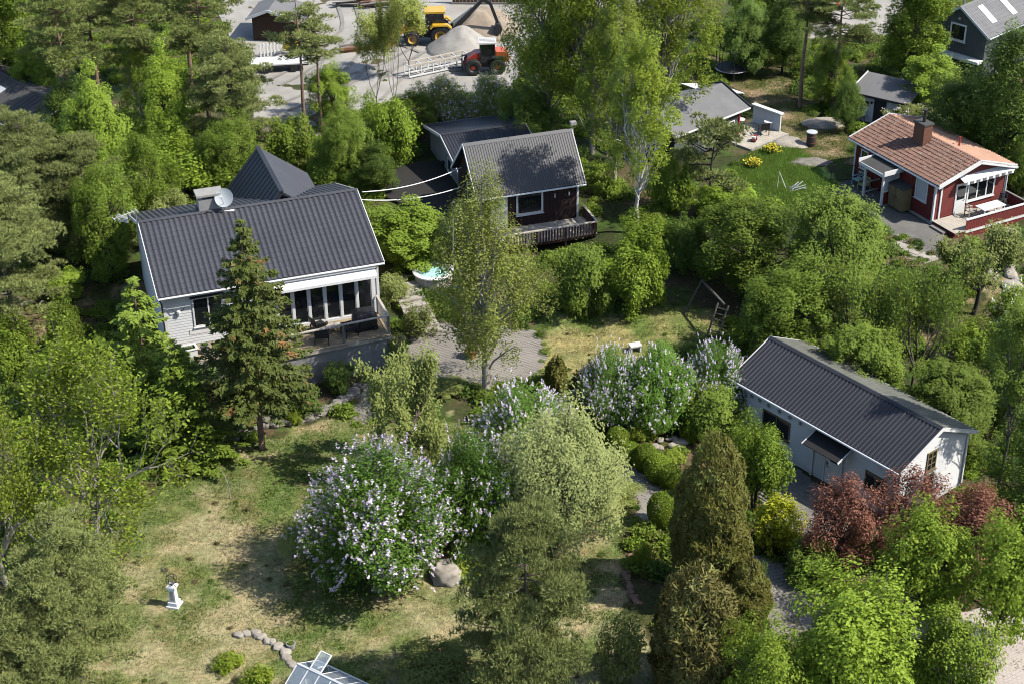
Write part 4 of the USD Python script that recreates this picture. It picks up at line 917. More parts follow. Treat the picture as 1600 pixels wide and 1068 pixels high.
def wheel(t, x, y, r, w, rim, hub=None):
    k = t.part('tyre', MB().lathe([(r * .58, -w / 2), (r * .9, -w / 2), (r, -w * .36), (r, w * .36), (r * .9, w / 2), (r * .58, w / 2)], (x, y, r), 22, 'y'), 'rubber')
    m = MB()
    for q in range(20):
        a = q * 2 * math.pi / 20; m.box((x + r * 1.005 * math.cos(a), y, r + r * 1.005 * math.sin(a)), (.05, w * .9, .05))
    t.part('tread', m, 'rubber', k)
    t.part('rim', MB().lathe([(r * .30, -w * .30), (r * .42, -w * .25), (r * .50, -w * .42), (r * .59, -w * .49), (r * .59, w * .49), (r * .50, w * .42), (r * .42, w * .25), (r * .30, w * .30)], (x, y, r), 18, 'y'), rim, k)
    t.part('hub', MB().lathe([(0, -w * .36), (r * .3, -w * .3), (r * .3, w * .3), (0, w * .36)], (x, y, r), 12, 'y'), hub or 'rust', k)

p = G(672, 66, 1.5); t = Thing('backhoe_loader', 'yellow backhoe loader with raised black digging arm at the earth heap', 'digger', (p[0], p[1], 1.52), .06)
wheel(t, .9, -1.0, .84, .5, 'machine_yellow'); wheel(t, .9, 1.0, .84, .5, 'machine_yellow'); wheel(t, -1.5, -.95, .62, .42, 'machine_yellow'); wheel(t, -1.5, .95, .62, .42, 'machine_yellow')
t.part('chassis', MB().bx(-2.2, 1.7, -.45, .45, .55, 1.0), 'machine_black')
t.part('bonnet', MB().prism([(-2.4, .95), (-.3, .95), (-.3, 1.85), (-1.9, 1.7), (-2.4, 1.45)], -.48, .48, 'xz'), 'machine_yellow'); t.part('grille', MB().bx(-2.43, -2.4, -.4, .4, 1.0, 1.4), 'machine_black')
for s_ in (-1, 1):
    t.part('fender', MB().prism([(.0, 1.6), (.25, 1.85), (1.5, 1.85), (1.85, 1.55), (1.85, 1.45), (1.45, 1.72), (.3, 1.72), (.1, 1.5)], s_ * 1.0 - .28, s_ * 1.0 + .28, 'xz'), 'machine_yellow')
    t.part('stabiliser', MB().bar((1.9, s_ * .75, 1.3), (2.0, s_ * .95, .12), .16).bx(1.8, 2.2, s_ * .95 - .2, s_ * .95 + .2, .02, .1), 'machine_black')
    t.part('loader_arm', MB().bar((-.6, s_ * .62, 1.5), (-2.2, s_ * .62, 1.25), .12, .22).bar((-2.2, s_ * .62, 1.25), (-3.1, s_ * .62, .5), .12, .2), 'machine_yellow')
c = t.part('cab', MB().bx(-.35, 1.25, -.72, .72, .95, 1.45), 'machine_black')
for q in ((-.3, -.68), (-.3, .68), (1.2, -.68), (1.2, .68), (.5, -.68)): t.part('pillar', MB().bar((*q, 1.45), (q[0] * .97, q[1], 2.7), .09), 'machine_black', c)
t.part('cab_glass', MB().bx(-.28, 1.18, -.66, .66, 1.46, 2.66), 'glass', c); t.part('cab_roof', MB().bx(-.45, 1.35, -.78, .78, 2.7, 2.86), 'machine_yellow', c)
t.part('front_bucket', MB().prism([(-3.05, .15), (-3.0, .8), (-3.3, .95), (-3.75, .12), (-3.7, .06)], -1.15, 1.15, 'xz'), 'machine_yellow')
t.part('boom', MB().bar((2.0, 0, 1.0), (3.4, .05, 2.4), .26, .36).bar((3.4, .05, 2.4), (4.55, .05, 3.6), .24, .3), 'machine_black'); t.part('boom_cylinder', MB().tube([(2.1, .05, 1.5), (3.6, .05, 2.9)], .09), 'steel')
t.part('dipper', MB().bar((4.4, .05, 3.65), (5.15, .05, 3.2), .22, .3).bar((5.15, .05, 3.2), (5.75, .05, 1.5), .2, .26), 'machine_black'); t.part('dipper_cylinder', MB().tube([(4.3, .05, 3.95), (5.3, .05, 3.5)], .08), 'steel')
t.part('digging_bucket', MB().prism([(5.6, 1.5), (5.95, 1.45), (6.15, 1.0), (5.95, .6), (5.5, .62), (5.45, .9)], -.35, .45, 'xz'), 'machine_black')
t.part('exhaust', MB().tube([(-1.0, .35, 1.8), (-1.0, .35, 2.6)], .05), 'machine_black'); t.part('work_lamp', MB().bx(1.3, 1.4, -.6, -.4, 2.55, 2.68), 'white_paint'); t.part('work_lamp', MB().bx(1.3, 1.4, .4, .6, 2.55, 2.68), 'white_paint')

p = G(757, 112, 1.5); t = Thing('wheel_loader', 'red compact loader with white cab roof beside the gravel heap', 'tractor', (p[0], p[1], 1.52), .08)
wheel(t, 1.0, -.8, .66, .45, 'machine_black', 'machine_red'); wheel(t, 1.0, .8, .66, .45, 'machine_black', 'machine_red'); wheel(t, -.95, -.8, .66, .45, 'machine_black', 'machine_red'); wheel(t, -.95, .8, .66, .45, 'machine_black', 'machine_red')
t.part('chassis', MB().bx(-1.3, 1.4, -.4, .4, .5, .95), 'machine_black'); t.part('front_body', MB().prism([(-1.4, .9), (-.35, .9), (-.3, 1.75), (-.8, 1.7), (-1.35, 1.3)], -.5, .5, 'xz'), 'machine_red'); t.part('engine_hood', MB().prism([(.85, .95), (1.9, .95), (2.0, 1.35), (1.8, 1.75), (.9, 1.85)], -.6, .6, 'xz'), 'machine_orange')
t.part('rear_fender', MB().prism([(.3, 1.25), (.55, 1.5), (1.5, 1.5), (1.7, 1.25), (1.5, 1.38), (.55, 1.38)], -1.02, -.5, 'xz'), 'machine_black'); t.part('rear_fender', MB().prism([(.3, 1.25), (.55, 1.5), (1.5, 1.5), (1.7, 1.25), (1.5, 1.38), (.55, 1.38)], .5, 1.02, 'xz'), 'machine_black')
c = t.part('cab', MB().bx(-.35, .85, -.6, .6, .95, 1.4), 'machine_black')
for q in ((-.3, -.55), (-.3, .55), (.8, -.55), (.8, .55)): t.part('pillar', MB().bar((*q, 1.4), (*q, 2.5), .08), 'machine_black', c)
t.part('cab_glass', MB().bx(-.27, .77, -.53, .53, 1.41, 2.48), 'glass', c); t.part('cab_roof', MB().bx(-.45, .95, -.66, .66, 2.5, 2.64), 'white_paint', c)
for k in range(4): t.part('roof_stripe', MB().bx(-.4, .9, -.5 + k * .3, -.42 + k * .3, 2.641, 2.66), 'felt_grey', c)
t.part('lift_arm', MB().bar((-.5, -.25, 1.6), (-1.7, -.25, .7), .14, .22).bar((-.5, .25, 1.6), (-1.7, .25, .7), .14, .22), 'machine_red'); t.part('fork_frame', MB().bx(-1.85, -1.75, -.6, .6, .25, 1.0).bx(-2.9, -1.85, -.45, -.33, .22, .28).bx(-2.9, -1.85, .33, .45, .22, .28), 'machine_black'); t.part('beacon_post', MB().bar((1.9, -.5, .9), (1.9, -.5, 2.0), .06), 'white_paint')

a, b = G(640, 122, 1.6), G(732, 103, 1.6); L = float(np.linalg.norm(b - a)); t = Thing('lattice_gate', 'long white lattice gate frame lying at the yard edge before the red loader', 'gate', (*a[:2], 1.52), math.atan2(b[1] - a[1], b[0] - a[0]))
for z, y in ((.15, 0), (1.05, .0), (.15, .9), (1.05, .9)): t.part('rail', MB().bar((0, y, z), (L, y, z), .13 if z > 1 else .1), 'pale_wood' if z > 1 else 'white_paint')
for k in range(6): x = L * k / 5; t.part('upright', MB().bar((x, 0, .1), (x, 0, 1.1), .07).bar((x, .9, .1), (x, .9, 1.1), .07).bar((x, 0, 1.05), (x, .9, 1.05), .06), 'white_paint')
for k in range(0, 5): x = L * k / 5; t.part('brace', MB().bar((x, .02, .15 if k % 2 else 1.05), (x + L / 5, .02, 1.05 if k % 2 else .15), .06), 'white_paint')
p = G(440, 108, 1.5); t = Thing('flatbed_trailer', 'low trailer loaded with white boards beside the brown shed', 'trailer', (p[0], p[1], 1.52), .14)
t.part('bed', MB().bx(-2.4, 2.2, -.9, .9, .5, .62), 'machine_black')
for k in range(6): t.part('board', MB().bx(-2.4, 2.1 - .05 * (k % 2), -.88 + k * .29, -.62 + k * .29, .62, .72 + .02 * (k % 3)), 'white_paint')
for x in (-1.2, 1.0): t.part('wheel', MB().tube([(x, -.95, .3), (x, -.75, .3)], .3, 14), 'rubber'); t.part('wheel', MB().tube([(x, .75, .3), (x, .95, .3)], .3, 14), 'rubber')
p = G(408, 90, 1.5); t = Thing('picket_fence', 'white picket fence beside the trailer and brown shed', 'fence', (p[0], p[1], 1.52), .45)
for k in range(9): t.part('picket', MB().bx(k * .3 - .06, k * .3 + .06, -.02, .02, 0, 1.15), 'white_paint')
t.part('rail', MB().bx(-.1, 2.5, .022, .07, .9, 1.0), 'white_paint'); t.part('rail', MB().bx(-.1, 2.5, .022, .07, .25, .35), 'white_paint')
p = G(455, 92, 1.5); t = Thing('hose_coil', 'bright yellow coil of pipe on the white boards', 'hose', (p[0], p[1] + .3, 2.27), 0)
for k in range(7): t.part('loop', MB().ring((.05 * (k % 3), .06 * (k % 2), .06 + .07 * k), .75 - .035 * k, .05, (.08 * (k % 3 - 1), .06, 1), 22, 6), 'yellow_hose')
p = G(562, 80, 1.5); t = Thing('timber_pile', 'pile of rusty beams and timber lying on the gravel yard', 'timber', (p[0], p[1], 1.52), .28)
rng = np.random.default_rng(4)
for k in range(9): y = rng.uniform(-.7, .7); t.part('beam', MB().bar((-1.6 + rng.uniform(-.3, .3), y, .12 + .22 * (k // 5)), (1.5 + rng.uniform(-.3, .3), y + rng.uniform(-.3, .3), .12 + .22 * (k // 5)), .2), 'rust' if k % 2 else 'grey_wood')
for px, py, lb in ((548, 10, 'heap of scrap boards at the far edge of the yard'), (590, 12, 'dark scrap wood beside the far boards')):
    p = G(px, py, 1.5); t = Thing('scrap_pile', lb, 'scrap', (p[0], p[1], 1.52), .1)
    for k in range(8): t.part('board', MB().bar((-1.5 + rng.uniform(-.5, .5), rng.uniform(-.6, .6), .1 + .06 * k), (1.4 + rng.uniform(-.5, .5), rng.uniform(-.6, .6), .12 + .07 * k), .22, .06), ('grey_wood', 'rust', 'dark_board')[k % 3])
p = G(762, 30, 1.5); t = Thing('plank_wall', 'tall brown plank screen behind the earth heap', 'fence', (p[0], p[1] + 4, 1.52), -.02)
for k in range(22): t.part('plank', MB().bx(-3.2 + k * .32, -2.9 + k * .32, -.03, .03, .1, 2.9), 'brown_board')
t.part('base_beam', MB().bx(-3.3, 3.9, -.12, .05, 0, .18), 'grey_wood'); t.part('back_rail', MB().bx(-3.2, 3.85, .035, .12, 2.2, 2.35), 'grey_wood')
p = G(1290, 12, 1.5); t = Thing('shipping_container', 'blue steel container at the top edge beyond the pines', 'container', (p[0], p[1] + 3, 1.52), .1)
t.part('box', MB().bx(-3, 3, -1.2, 1.2, .1, 2.7), 'blue_steel'); m = MB()
for k in range(20): m.bx(-2.9 + k * .3, -2.75 + k * .3, -1.24, -1.2, .2, 2.6)
t.part('corrugation', m, 'blue_steel'); t.part('post', MB().bx(-3.05, -2.95, -1.26, -1.16, .05, 2.75), 'white_paint'); t.part('post', MB().bx(2.95, 3.05, -1.26, -1.16, .05, 2.75), 'blue_steel')
p = G(1277, 30, 1.5); t = Thing('mini_excavator', 'small orange excavator near the blue container', 'digger', (p[0], p[1], 1.52), .3)
for s_ in (-.6, .6): t.part('track', MB().bx(-.9, .9, s_ - .17, s_ + .17, 0, .45), 'rubber')
t.part('body', MB().bx(-.75, .7, -.6, .6, .5, 1.15), 'machine_orange'); t.part('cab', MB().bx(-.1, .65, -.55, .2, 1.15, 2.3), 'machine_black'); t.part('boom', MB().bar((.6, .35, 1.0), (1.5, .35, 2.0), .16, .2).bar((1.5, .35, 2.0), (2.2, .35, .9), .14, .18), 'machine_orange'); t.part('bucket', MB().bx(2.0, 2.4, .1, .6, .5, .95), 'machine_black')
p = T(1143, 120); t = Thing('trampoline_net', 'tall netted frame of a trampoline in shade under the trees', 'trampoline', tuple(p), 0)
m = MB()
for k in range(8): a = k * math.pi / 4; t.part('pole', MB().tube([(1.3 * math.cos(a), 1.3 * math.sin(a), 0), (1.3 * math.cos(a), 1.3 * math.sin(a), 2.5)], .04), 'iron')
t.part('jumping_mat', MB().lathe([(0, .78), (1.2, .78), (1.3, .8), (1.3, .7), (0, .72)], n=20), 'rubber'); t.part('ring', MB().ring((0, 0, .76), 1.3, .04, n=24), 'steel'); t.part('top_ring', MB().ring((0, 0, 2.5), 1.3, .025, n=24), 'iron')
for k in range(24): a = k * math.pi / 12; m.bar((1.28 * math.cos(a), 1.28 * math.sin(a), .8), (1.28 * math.cos(a), 1.28 * math.sin(a), 2.5), .012)
t.part('net', m, 'iron')

# ------------------------------------------------------------------ garden things
p = T(678, 446, 0); t = Thing('hot_tub', 'round white hot tub filled with turquoise water beside the bright green bushes', 'hot tub', (p[0], p[1], p[2] - .02), .2)
t.part('shell', MB().lathe([(1.05, 0), (1.12, .95), (1.3, 1.0), (1.3, 1.08), (1.04, 1.13), (.95, 1.05), (.92, .7), (0, .65)], n=32), 'tub_shell', smooth=40)
t.part('water', MB().lathe([(.94, .97), (0, .971)], n=32), 'water')
for k in range(26): a = k * 2 * math.pi / 26; t.part('stave', MB().box((1.13 * math.cos(a), 1.13 * math.sin(a), .5), (.05, .25, .9), a), 'pale_wood')
t.part('hoop', MB().ring((0, 0, .3), 1.16, .015, n=30), 'steel'); t.part('hoop', MB().ring((0, 0, .75), 1.16, .015, n=30), 'steel')
A, B = T(632, 415), T(715, 380); t = Thing('stone_terrace_edge', 'row of pale stones behind the hot tub under the bushes', 'stone edging', (0, 0, 0), 0)
rng = np.random.default_rng(12)
for k in range(15): q = A + (B - A) * k / 14; t.part('stone', (lambda vf: (vf[0] + [q[0] + rng.uniform(-.1, .1), q[1] + rng.uniform(-.25, .25), q[2] + .12], vf[1]))(rock((rng.uniform(.22, .36), rng.uniform(.2, .3), .28), k, sub=1)), 'pale_stone')
p = T(648, 452); t = Thing('tub_deck', 'pale wooden deck around the hot tub', 'deck', (p[0], p[1], p[2]), .25)
for k in range(16): t.part('plank', MB().bx(-1.6, 1.6, -1.0 + k * .18, -1.0 + k * .18 + .165, .12, .18), 'pale_wood')
t.part('deck_frame', MB().bx(-1.55, 1.55, -.98, 1.8, -.1, .115), 'grey_wood')
P0, P1 = T(668, 520), T(628, 452); t = Thing('garden_stairs', 'pale stairs half overgrown by a climber right of the terrace', 'stairs', (0, 0, 0), 0); az = math.atan2(P1[1] - P0[1], P1[0] - P0[0])
for k in range(8):
    q = P0 + (P1 - P0) * (k / 8); t.part('step', MB().box((q[0], q[1], q[2] + .1 + .07 * k), (.62, 1.7, .16), az), 'pale_stone')
P0 = T(640, 530); t = Thing('stair_landing', 'pale stone landing at the foot of the overgrown stairs', 'landing', tuple(P0), .3)
for k in range(3): t.part('slab', MB().bx(-1.2 + k * .8, -.42 + k * .8, -.35, .35, 0, .12), 'pale_stone')
t = Thing('plant_pot', 'large terracotta pot with a small plant on the patio', 'flower pot', tuple(T(737, 558)), 0)
t.part('pot', MB().lathe([(0, 0), (.24, 0), (.34, .5), (.38, .5), (.38, .6), (.31, .6), (.29, .5), (0, .48)], n=18), 'terracotta', smooth=35); t.part('soil', MB().lathe([(0.3, .52), (0, .54)], n=18), 'dark_inside'); TERRA = t
t = Thing('armillary_sundial', 'white stone pedestal with black armillary sundial on the dry lawn', 'sundial', tuple(T(273, 945)), -.25)
t.part('plinth', MB().bx(-.31, .31, -.31, .31, 0, .10), 'white_paint'); t.part('pedestal_base', MB().bx(-.23, .23, -.23, .23, .10, .30), 'white_paint')
t.part('shaft', MB().add([[a * w, b * w, z] for z, w in ((.30, .165), (1.0, .135)) for a, b in ((-1, -1), (1, -1), (1, 1), (-1, 1))], [[0, 1, 5, 4], [1, 2, 6, 5], [2, 3, 7, 6], [3, 0, 4, 7]]), 'white_paint'); t.part('shaft_panel', MB().bx(-.09, .09, -.168, -.12, .42, .9), 'concrete')
t.part('capital', MB().bx(-.17, .17, -.17, .17, 1.0, 1.08).bx(-.22, .22, -.22, .22, 1.08, 1.2), 'white_paint')
for ax_ in ((1, 0, 0), (.2, 1, .3), (0, -.5, .86)): t.part('ring', MB().ring((0, 0, 1.56), .27, .016, ax_, 28, 6), 'iron')
t.part('stem', MB().tube([(0, 0, 1.2), (0, 0, 1.3)], .04), 'iron'); ar = t.part('arrow', MB().bar((.3, -.2, 1.3), (-.48, .25, 1.85), .022), 'iron'); t.part('arrow_head', MB().bar((-.42, .22, 1.8), (-.54, .28, 1.89), .08, .03), 'iron', ar)

# stone wall edging: every stone on its own
def stones(name, label, pts, r0, r1, seed, n, lift=.05, mat='stone', jit=.12):
    W = np.array([T(*p) for p in pts]); d = np.r_[0, np.cumsum(np.linalg.norm(np.diff(W, axis=0), axis=1))]; rng = np.random.default_rng(seed)
    t = Thing(name, label, 'stone edging', (0, 0, 0), 0)
    for k in range(n):
        s = d[-1] * (k + rng.uniform(.1, .9)) / n; q = np.array([np.interp(s, d, W[:, i]) for i in range(3)]) + [rng.uniform(-jit, jit), rng.uniform(-jit, jit), 0]; r = rng.uniform(r0, r1)
        v, f = rock((r * rng.uniform(.9, 1.5), r * rng.uniform(.8, 1.2), r), seed * 50 + k, .8, 1); a = rng.uniform(0, 6.3); v = v @ np.array([[math.cos(a), math.sin(a), 0], [-math.sin(a), math.cos(a), 0], [0, 0, 1]])
        t.part('stone', (v + q + [0, 0, lift + r * .2], f), mat)
    return t
stones('stone_wall', 'low dry stone wall edging the bed in front of the main terrace', [(322, 692), (365, 682), (400, 668), (440, 662), (480, 655), (515, 640), (545, 622), (560, 606)], .22, .38, 3, 46)
stones('stone_wall', 'second course of stones near the spruce foot', [(330, 682), (380, 668), (425, 660)], .2, .34, 4, 14, .25)
stones('stone_steps', 'jumble of pale stones at the terrace corner', [(612, 535), (618, 555), (624, 575), (612, 585)], .25, .42, 5, 14, .2, 'pale_stone', .3)
stones('rock_garden', 'pale boulders among hostas beside the boxwood hedge', [(1030, 690), (1045, 682), (1062, 688), (1040, 705), (1028, 700), (1075, 695)], .13, .28, 6, 12, .05, 'pale_stone', .3)
stones('brick_border', 'curved border of reddish bricks below the brown thuja', [(1005, 848), (990, 862), (980, 880), (977, 900), (985, 925), (1000, 945)], .13, .18, 7, 34, .0, 'brick_paver', .08)
stones('lawn_border', 'curved row of pale stones at the lower left lawn edge', [(368, 992), (395, 988), (415, 998), (440, 1015), (455, 1035), (462, 1050)], .14, .24, 8, 24, .0, 'pale_stone', .1)
stones('cottage_stones', 'scattered pale stones along the slope right of the apple tree', [(1545, 425), (1560, 440), (1580, 455), (1595, 475), (1575, 420), (1600, 440)], .25, .5, 9, 16, .0, 'pale_stone', .4)
stones('yard_boulders', 'grey boulders beside the soil heap at the yard edge', [(430, 192), (450, 190), (465, 196), (480, 200), (500, 215)], .25, .5, 10, 12, .1, 'pale_stone', .5)
for k, (px, py, r, lb) in enumerate(((1312, 325, (.9, .6, .5), 'grey lichen rock in the bright grass before the cottage'), (1330, 340, (.8, .7, .45), 'pale rock at the grass edge beside the tarmac track'), (1265, 255, (1.6, .7, .35), 'flat grey rock outcrop below the brown barrel'), (1235, 225, (1.3, 1.0, .4), 'long rock outcrop left of the brown barrel'), (1285, 195, (1.6, 1.1, .5), 'pale rock outcrop above the brown barrel'), (1570, 365, (.9, .6, .4), 'grey rock beneath the cottage deck corner'))):
    p = T(px, py); v, f = rock(r, 60 + k, 1., 3); single('rock', (v, f), 'pale_stone' if k != 2 else 'stone', lb, 'rock', smooth=True, loc=(p[0], p[1], p[2] - .05))
p = T(700, 905); v, f = rock((.75, .7, .75), 91, .95, 3); v = v + (meshkit.fbm(v * 4, 3, 2)[:, None] - .5) * .12; single('boulder', (v, f), 'pale_stone', 'pale pointed boulder at the corner of the small flower bed', 'boulder', smooth=50, loc=(p[0] - .1, p[1] + .1, p[2] + .2))
stones('bed_kerb', 'pale kerb stones along the front of the small flower bed', [(705, 912), (722, 905), (738, 898), (752, 890)], .17, .22, 11, 9, .02, 'white_paint', .03)
t = Thing('flower_tray', 'green plastic tray of pink flowers behind the boulder', 'flower tray', tuple(T(714, 900) + [0, .25, 0]), .4); t.part('tray', MB().bx(-.35, .35, -.2, .2, 0, .12), 'green_plastic'); rng = np.random.default_rng(2); m = MB()
for k in range(60): m.box((rng.uniform(-.3, .35), rng.uniform(-.18, .18), rng.uniform(.14, .26)), (.06, .06, .03), rng.uniform(0, 3))
t.part('blossoms', m, 'pink_petal', kind='stuff')
single('plank', MB().bar((0, 0, .1), (.75, .12, .12), .12, .06), 'pale_wood', 'short pale plank lying in the small flower bed', 'plank', loc=tuple(T(720, 868)))
t = Thing('lawn_stool', 'small white stool on the back lawn above the lilac', 'stool', tuple(T(992, 548)), .3); t.part('seat', MB().bx(-.35, .35, -.25, .25, .38, .46), 'white_paint')
for a in (-1, 1): t.part('leg', MB().bx(a * .28 - .04, a * .28 + .04, -.2, .2, 0, .38), 'white_paint')
# swing frame: an A-frame with a ladder end
t = Thing('swing_frame', 'grey wooden swing frame with ladder end at the shaded lawn edge', 'swing frame', (0, 0, 0), 0)
LA, LB, TA = T(1103, 530), T(1118, 534), G(1132, 476, 2.3); TB0 = G(1097, 438, 2.5); F0 = T(1068, 492)
t.part('crossbeam', MB().tube([TA, TB0], .075, 8), 'log_wood'); sd = (LB - LA); sd /= np.linalg.norm(sd)
t.part('ladder_rail', MB().tube([LA, TA - sd * .05 + [-.30, .2, 0]], .06, 7), 'log_wood'); t.part('ladder_rail', MB().tube([LB, TA + sd * .25], .06, 7), 'log_wood')
for k in range(6): u = (k + .7) / 6.5; t.part('rung', MB().tube([LA + (TA + [-.35, .2, 0] - LA) * u, LB + (TA + sd * .25 - LB) * u], .035, 6), 'log_wood')
t.part('leg', MB().tube([F0, TB0], .065, 7), 'log_wood'); t.part('leg', MB().tube([TB0, TB0 * [1, 1, 0] + [1.2, .9, .4]], .065, 7), 'log_wood')
t = Thing('barrel', 'brown barrel with pale lid standing on the rocky slope', 'barrel', tuple(T(1267, 228)), 0); t.part('body', MB().lathe([(0, 0), (.33, 0), (.36, .3), (.36, .8), (.33, 1.05), (0, 1.05)], n=18), 'barrel_brown'); t.part('lid', MB().lathe([(0, 1.05), (.4, 1.05), (.4, 1.11), (0, 1.15)], n=18), 'dish_grey')
for z in (.3, .78): t.part('hoop', MB().ring((0, 0, z), .36, .018, n=20), 'rust')
t = Thing('laundry_rack', 'tangled white wire rack lying in the bright grass', 'rack', tuple(T(1235, 298)), 0)
rng = np.random.default_rng(6)
t.part('upright', MB().tube([(-.9, .2, 0), (-.8, .3, 1.3), (-.3, .1, .1)], .03), 'white_paint')
for k in range(9): a = rng.uniform(-.9, .2); t.part('bar', MB().tube([(-.5 + rng.uniform(0, .8), rng.uniform(-.4, .4), .05), (.3 + rng.uniform(0, .8), rng.uniform(-.4, .4), .25 + rng.uniform(0, .35))], .02), 'white_paint')
# greenhouse
RA, EA = G(465, 1036, 2.35), G(505, 1023, 1.6); ga_ = -.59; gd_, gn_ = np.array([math.cos(ga_), math.sin(ga_), 0]), np.array([-math.sin(ga_), math.cos(ga_), 0])
t = house('greenhouse', 'small glass greenhouse with white frame and open roof vent', 'greenhouse', RA[0], RA[1], ga_, 0.0)
hwid, Lg, zr_, ze_ = 1.25, 4.4, 2.35, 1.62
for y in (-hwid, hwid): t.part('eave_bar', MB().bar((0, y, ze_), (Lg, y, ze_), .06), 'white_paint'); t.part('base_bar', MB().bar((0, y, .05), (Lg, y, .05), .08), 'steel')
t.part('ridge_bar', MB().bar((-.02, 0, zr_), (Lg, 0, zr_), .10, .07), 'dish_grey')
for k in range(8):
    x = Lg * k / 7
    for y in (-hwid, hwid):
        t.part('rafter', MB().bar((x, y, ze_), (x, 0, zr_ - .01), .05), 'white_paint'); t.part('stud', MB().bar((x, y, 0), (x, y, ze_), .05), 'white_paint')
        if k < 7:
            x1 = x + Lg / 7; s_ = np.sign(y)
            if not (k in (1,) and y > 0): t.part('pane', MB().slab([(x + .03, y, ze_ + .02), (x1 - .03, y, ze_ + .02), (x1 - .03, s_ * .04, zr_ - .01), (x + .03, s_ * .04, zr_ - .01)], .006), 'clear_glass')
            t.part('pane', MB().bx(x + .03, x1 - .03, y - .004, y + .004, .1, ze_ - .04), 'clear_glass')
for x in (0, Lg):
    t.part('gable_bar', MB().bar((x, -hwid, .05), (x, hwid, .05), .06).bar((x, -hwid, ze_), (x, hwid, ze_), .05).bar((x, -.4, 0), (x, -.4, ze_ + .45), .045).bar((x, .4, 0), (x, .4, ze_ + .45), .045), 'white_paint'); t.part('gable_pane', MB().prism([(-hwid, .1), (hwid, .1), (hwid, ze_), (0, zr_ - .05), (-hwid, ze_)], x - .004, x + .004, 'yz'), 'clear_glass')
vq = [(.66, .05, zr_ + .03), (1.23, .05, zr_ + .03), (1.23, .82, zr_ + .42), (.66, .82, zr_ + .42)]; vp = t.part('roof_vent', MB().bar(vq[0], vq[1], .05).bar(vq[1], vq[2], .05).bar(vq[2], vq[3], .05).bar(vq[3], vq[0], .05), 'white_paint'); t.part('vent_pane', MB().slab(vq, .006), 'clear_glass', vp); t.part('vent_stay', MB().bar((.95, .8, zr_ + .38), (.95, .85, ze_ + .25), .02), 'steel', vp)
t.part('floor', MB().bx(.05, Lg, -hwid + .05, hwid - .05, .01, .03), 'paver')
for k, (x, y) in enumerate(((.8, -.7), (1.6, .7), (2.4, -.6), (2.9, .75))): tt = Thing('greenhouse_pot', ('grey pot in the greenhouse near its open vent', 'green bucket inside the greenhouse', 'terracotta pot inside the greenhouse', 'white bowl inside the greenhouse')[k], 'pot', tuple(RA * [1, 1, 0] + gd_ * x + gn_ * y + [0, 0, .03])); tt.part('pot', MB().lathe([(0, 0), (.16, 0), (.22, .36), (.18, .36), (.15, .3), (0, .3)], n=14), ('concrete', 'green_plastic', 'terracotta', 'white_paint')[k])
t = Thing('lawn_pot', 'round pale pot of plants beside the curved stone border', 'flower pot', tuple(T(455, 1012)), 0); t.part('pot', MB().lathe([(0, 0), (.17, 0), (.22, .3), (.18, .3), (.15, .24), (0, .24)], n=14), 'concrete'); LAWNPOT = t
# ------------------------------------------------------------------ plants
leafy('leaf_lilac', [(0.034, 0.083, 0.015), (0.057, 0.127, 0.022), (0.081, 0.165, 0.031), (0.109, 0.204, 0.046)])
leafy('leaf_bright', [(0.068, 0.127, 0.019), (0.102, 0.172, 0.028), (0.143, 0.218, 0.044), (0.195, 0.268, 0.071)])
leafy('leaf_mid', [(0.054, 0.101, 0.018), (0.085, 0.144, 0.025), (0.123, 0.188, 0.037), (0.169, 0.239, 0.06)])
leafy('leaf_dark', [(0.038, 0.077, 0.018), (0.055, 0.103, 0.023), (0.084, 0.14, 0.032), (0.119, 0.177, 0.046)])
leafy('leaf_lime', [(0.073, 0.125, 0.018), (0.103, 0.165, 0.024), (0.138, 0.205, 0.035), (0.185, 0.255, 0.061)])
leafy('leaf_yellow', [(0.135, 0.19, 0.018), (0.18, 0.24, 0.025), (0.225, 0.285, 0.035), (0.279, 0.33, 0.06)])
leafy('leaf_maple', [(0.08, 0.146, 0.021), (0.114, 0.19, 0.032), (0.149, 0.23, 0.045), (0.2, 0.28, 0.073)])
leafy('leaf_apple', [(.075, .115, .040), (.110, .155, .055), (.150, .195, .080), (.210, .245, .120)])
leafy('leaf_silver', [(0.088, 0.131, 0.058), (0.128, 0.169, 0.079), (0.192, 0.223, 0.125), (0.367, 0.377, 0.276)])
leafy('leaf_birch', [(0.077, 0.116, 0.031), (0.116, 0.16, 0.042), (0.165, 0.209, 0.066), (0.264, 0.297, 0.127)])
leafy('leaf_red', [(0.081, 0.049, 0.042), (0.124, 0.075, 0.062), (0.182, 0.119, 0.096), (0.27, 0.2, 0.16)])
leafy('needle_pine', [(0.052, 0.083, 0.029), (0.075, 0.113, 0.04), (0.103, 0.144, 0.055), (0.149, 0.182, 0.079)], trans=.12)
leafy('needle_grey', [(0.068, 0.103, 0.041), (0.094, 0.135, 0.053), (0.127, 0.169, 0.072), (0.182, 0.213, 0.102)], trans=.12)
leafy('needle_spruce', [(.020, .034, .008), (.034, .054, .010), (.070, .090, .014), (.140, .145, .026)], trans=.12, patch=((.120, .062, .022), 1.1, .60))
leafy('needle_young', [(.040, .075, .012), (.075, .115, .018), (.130, .165, .028), (.200, .215, .045)], trans=.15)
leafy('scale_thuja', [(0.036, 0.047, 0.012), (0.058, 0.071, 0.016), (0.088, 0.096, 0.022), (0.145, 0.139, 0.036)], trans=.15, patch=((.110, .130, .030), .9, .55))
leafy('scale_brown', [(0.038, 0.045, 0.016), (0.059, 0.067, 0.022), (0.082, 0.089, 0.032), (0.116, 0.121, 0.05)], trans=.15, patch=((.150, .150, .045), 1.1, .52))
leafy('leaf_box', [(.050, .095, .012), (.080, .135, .018), (.110, .170, .026), (.150, .210, .042)], trans=.2)
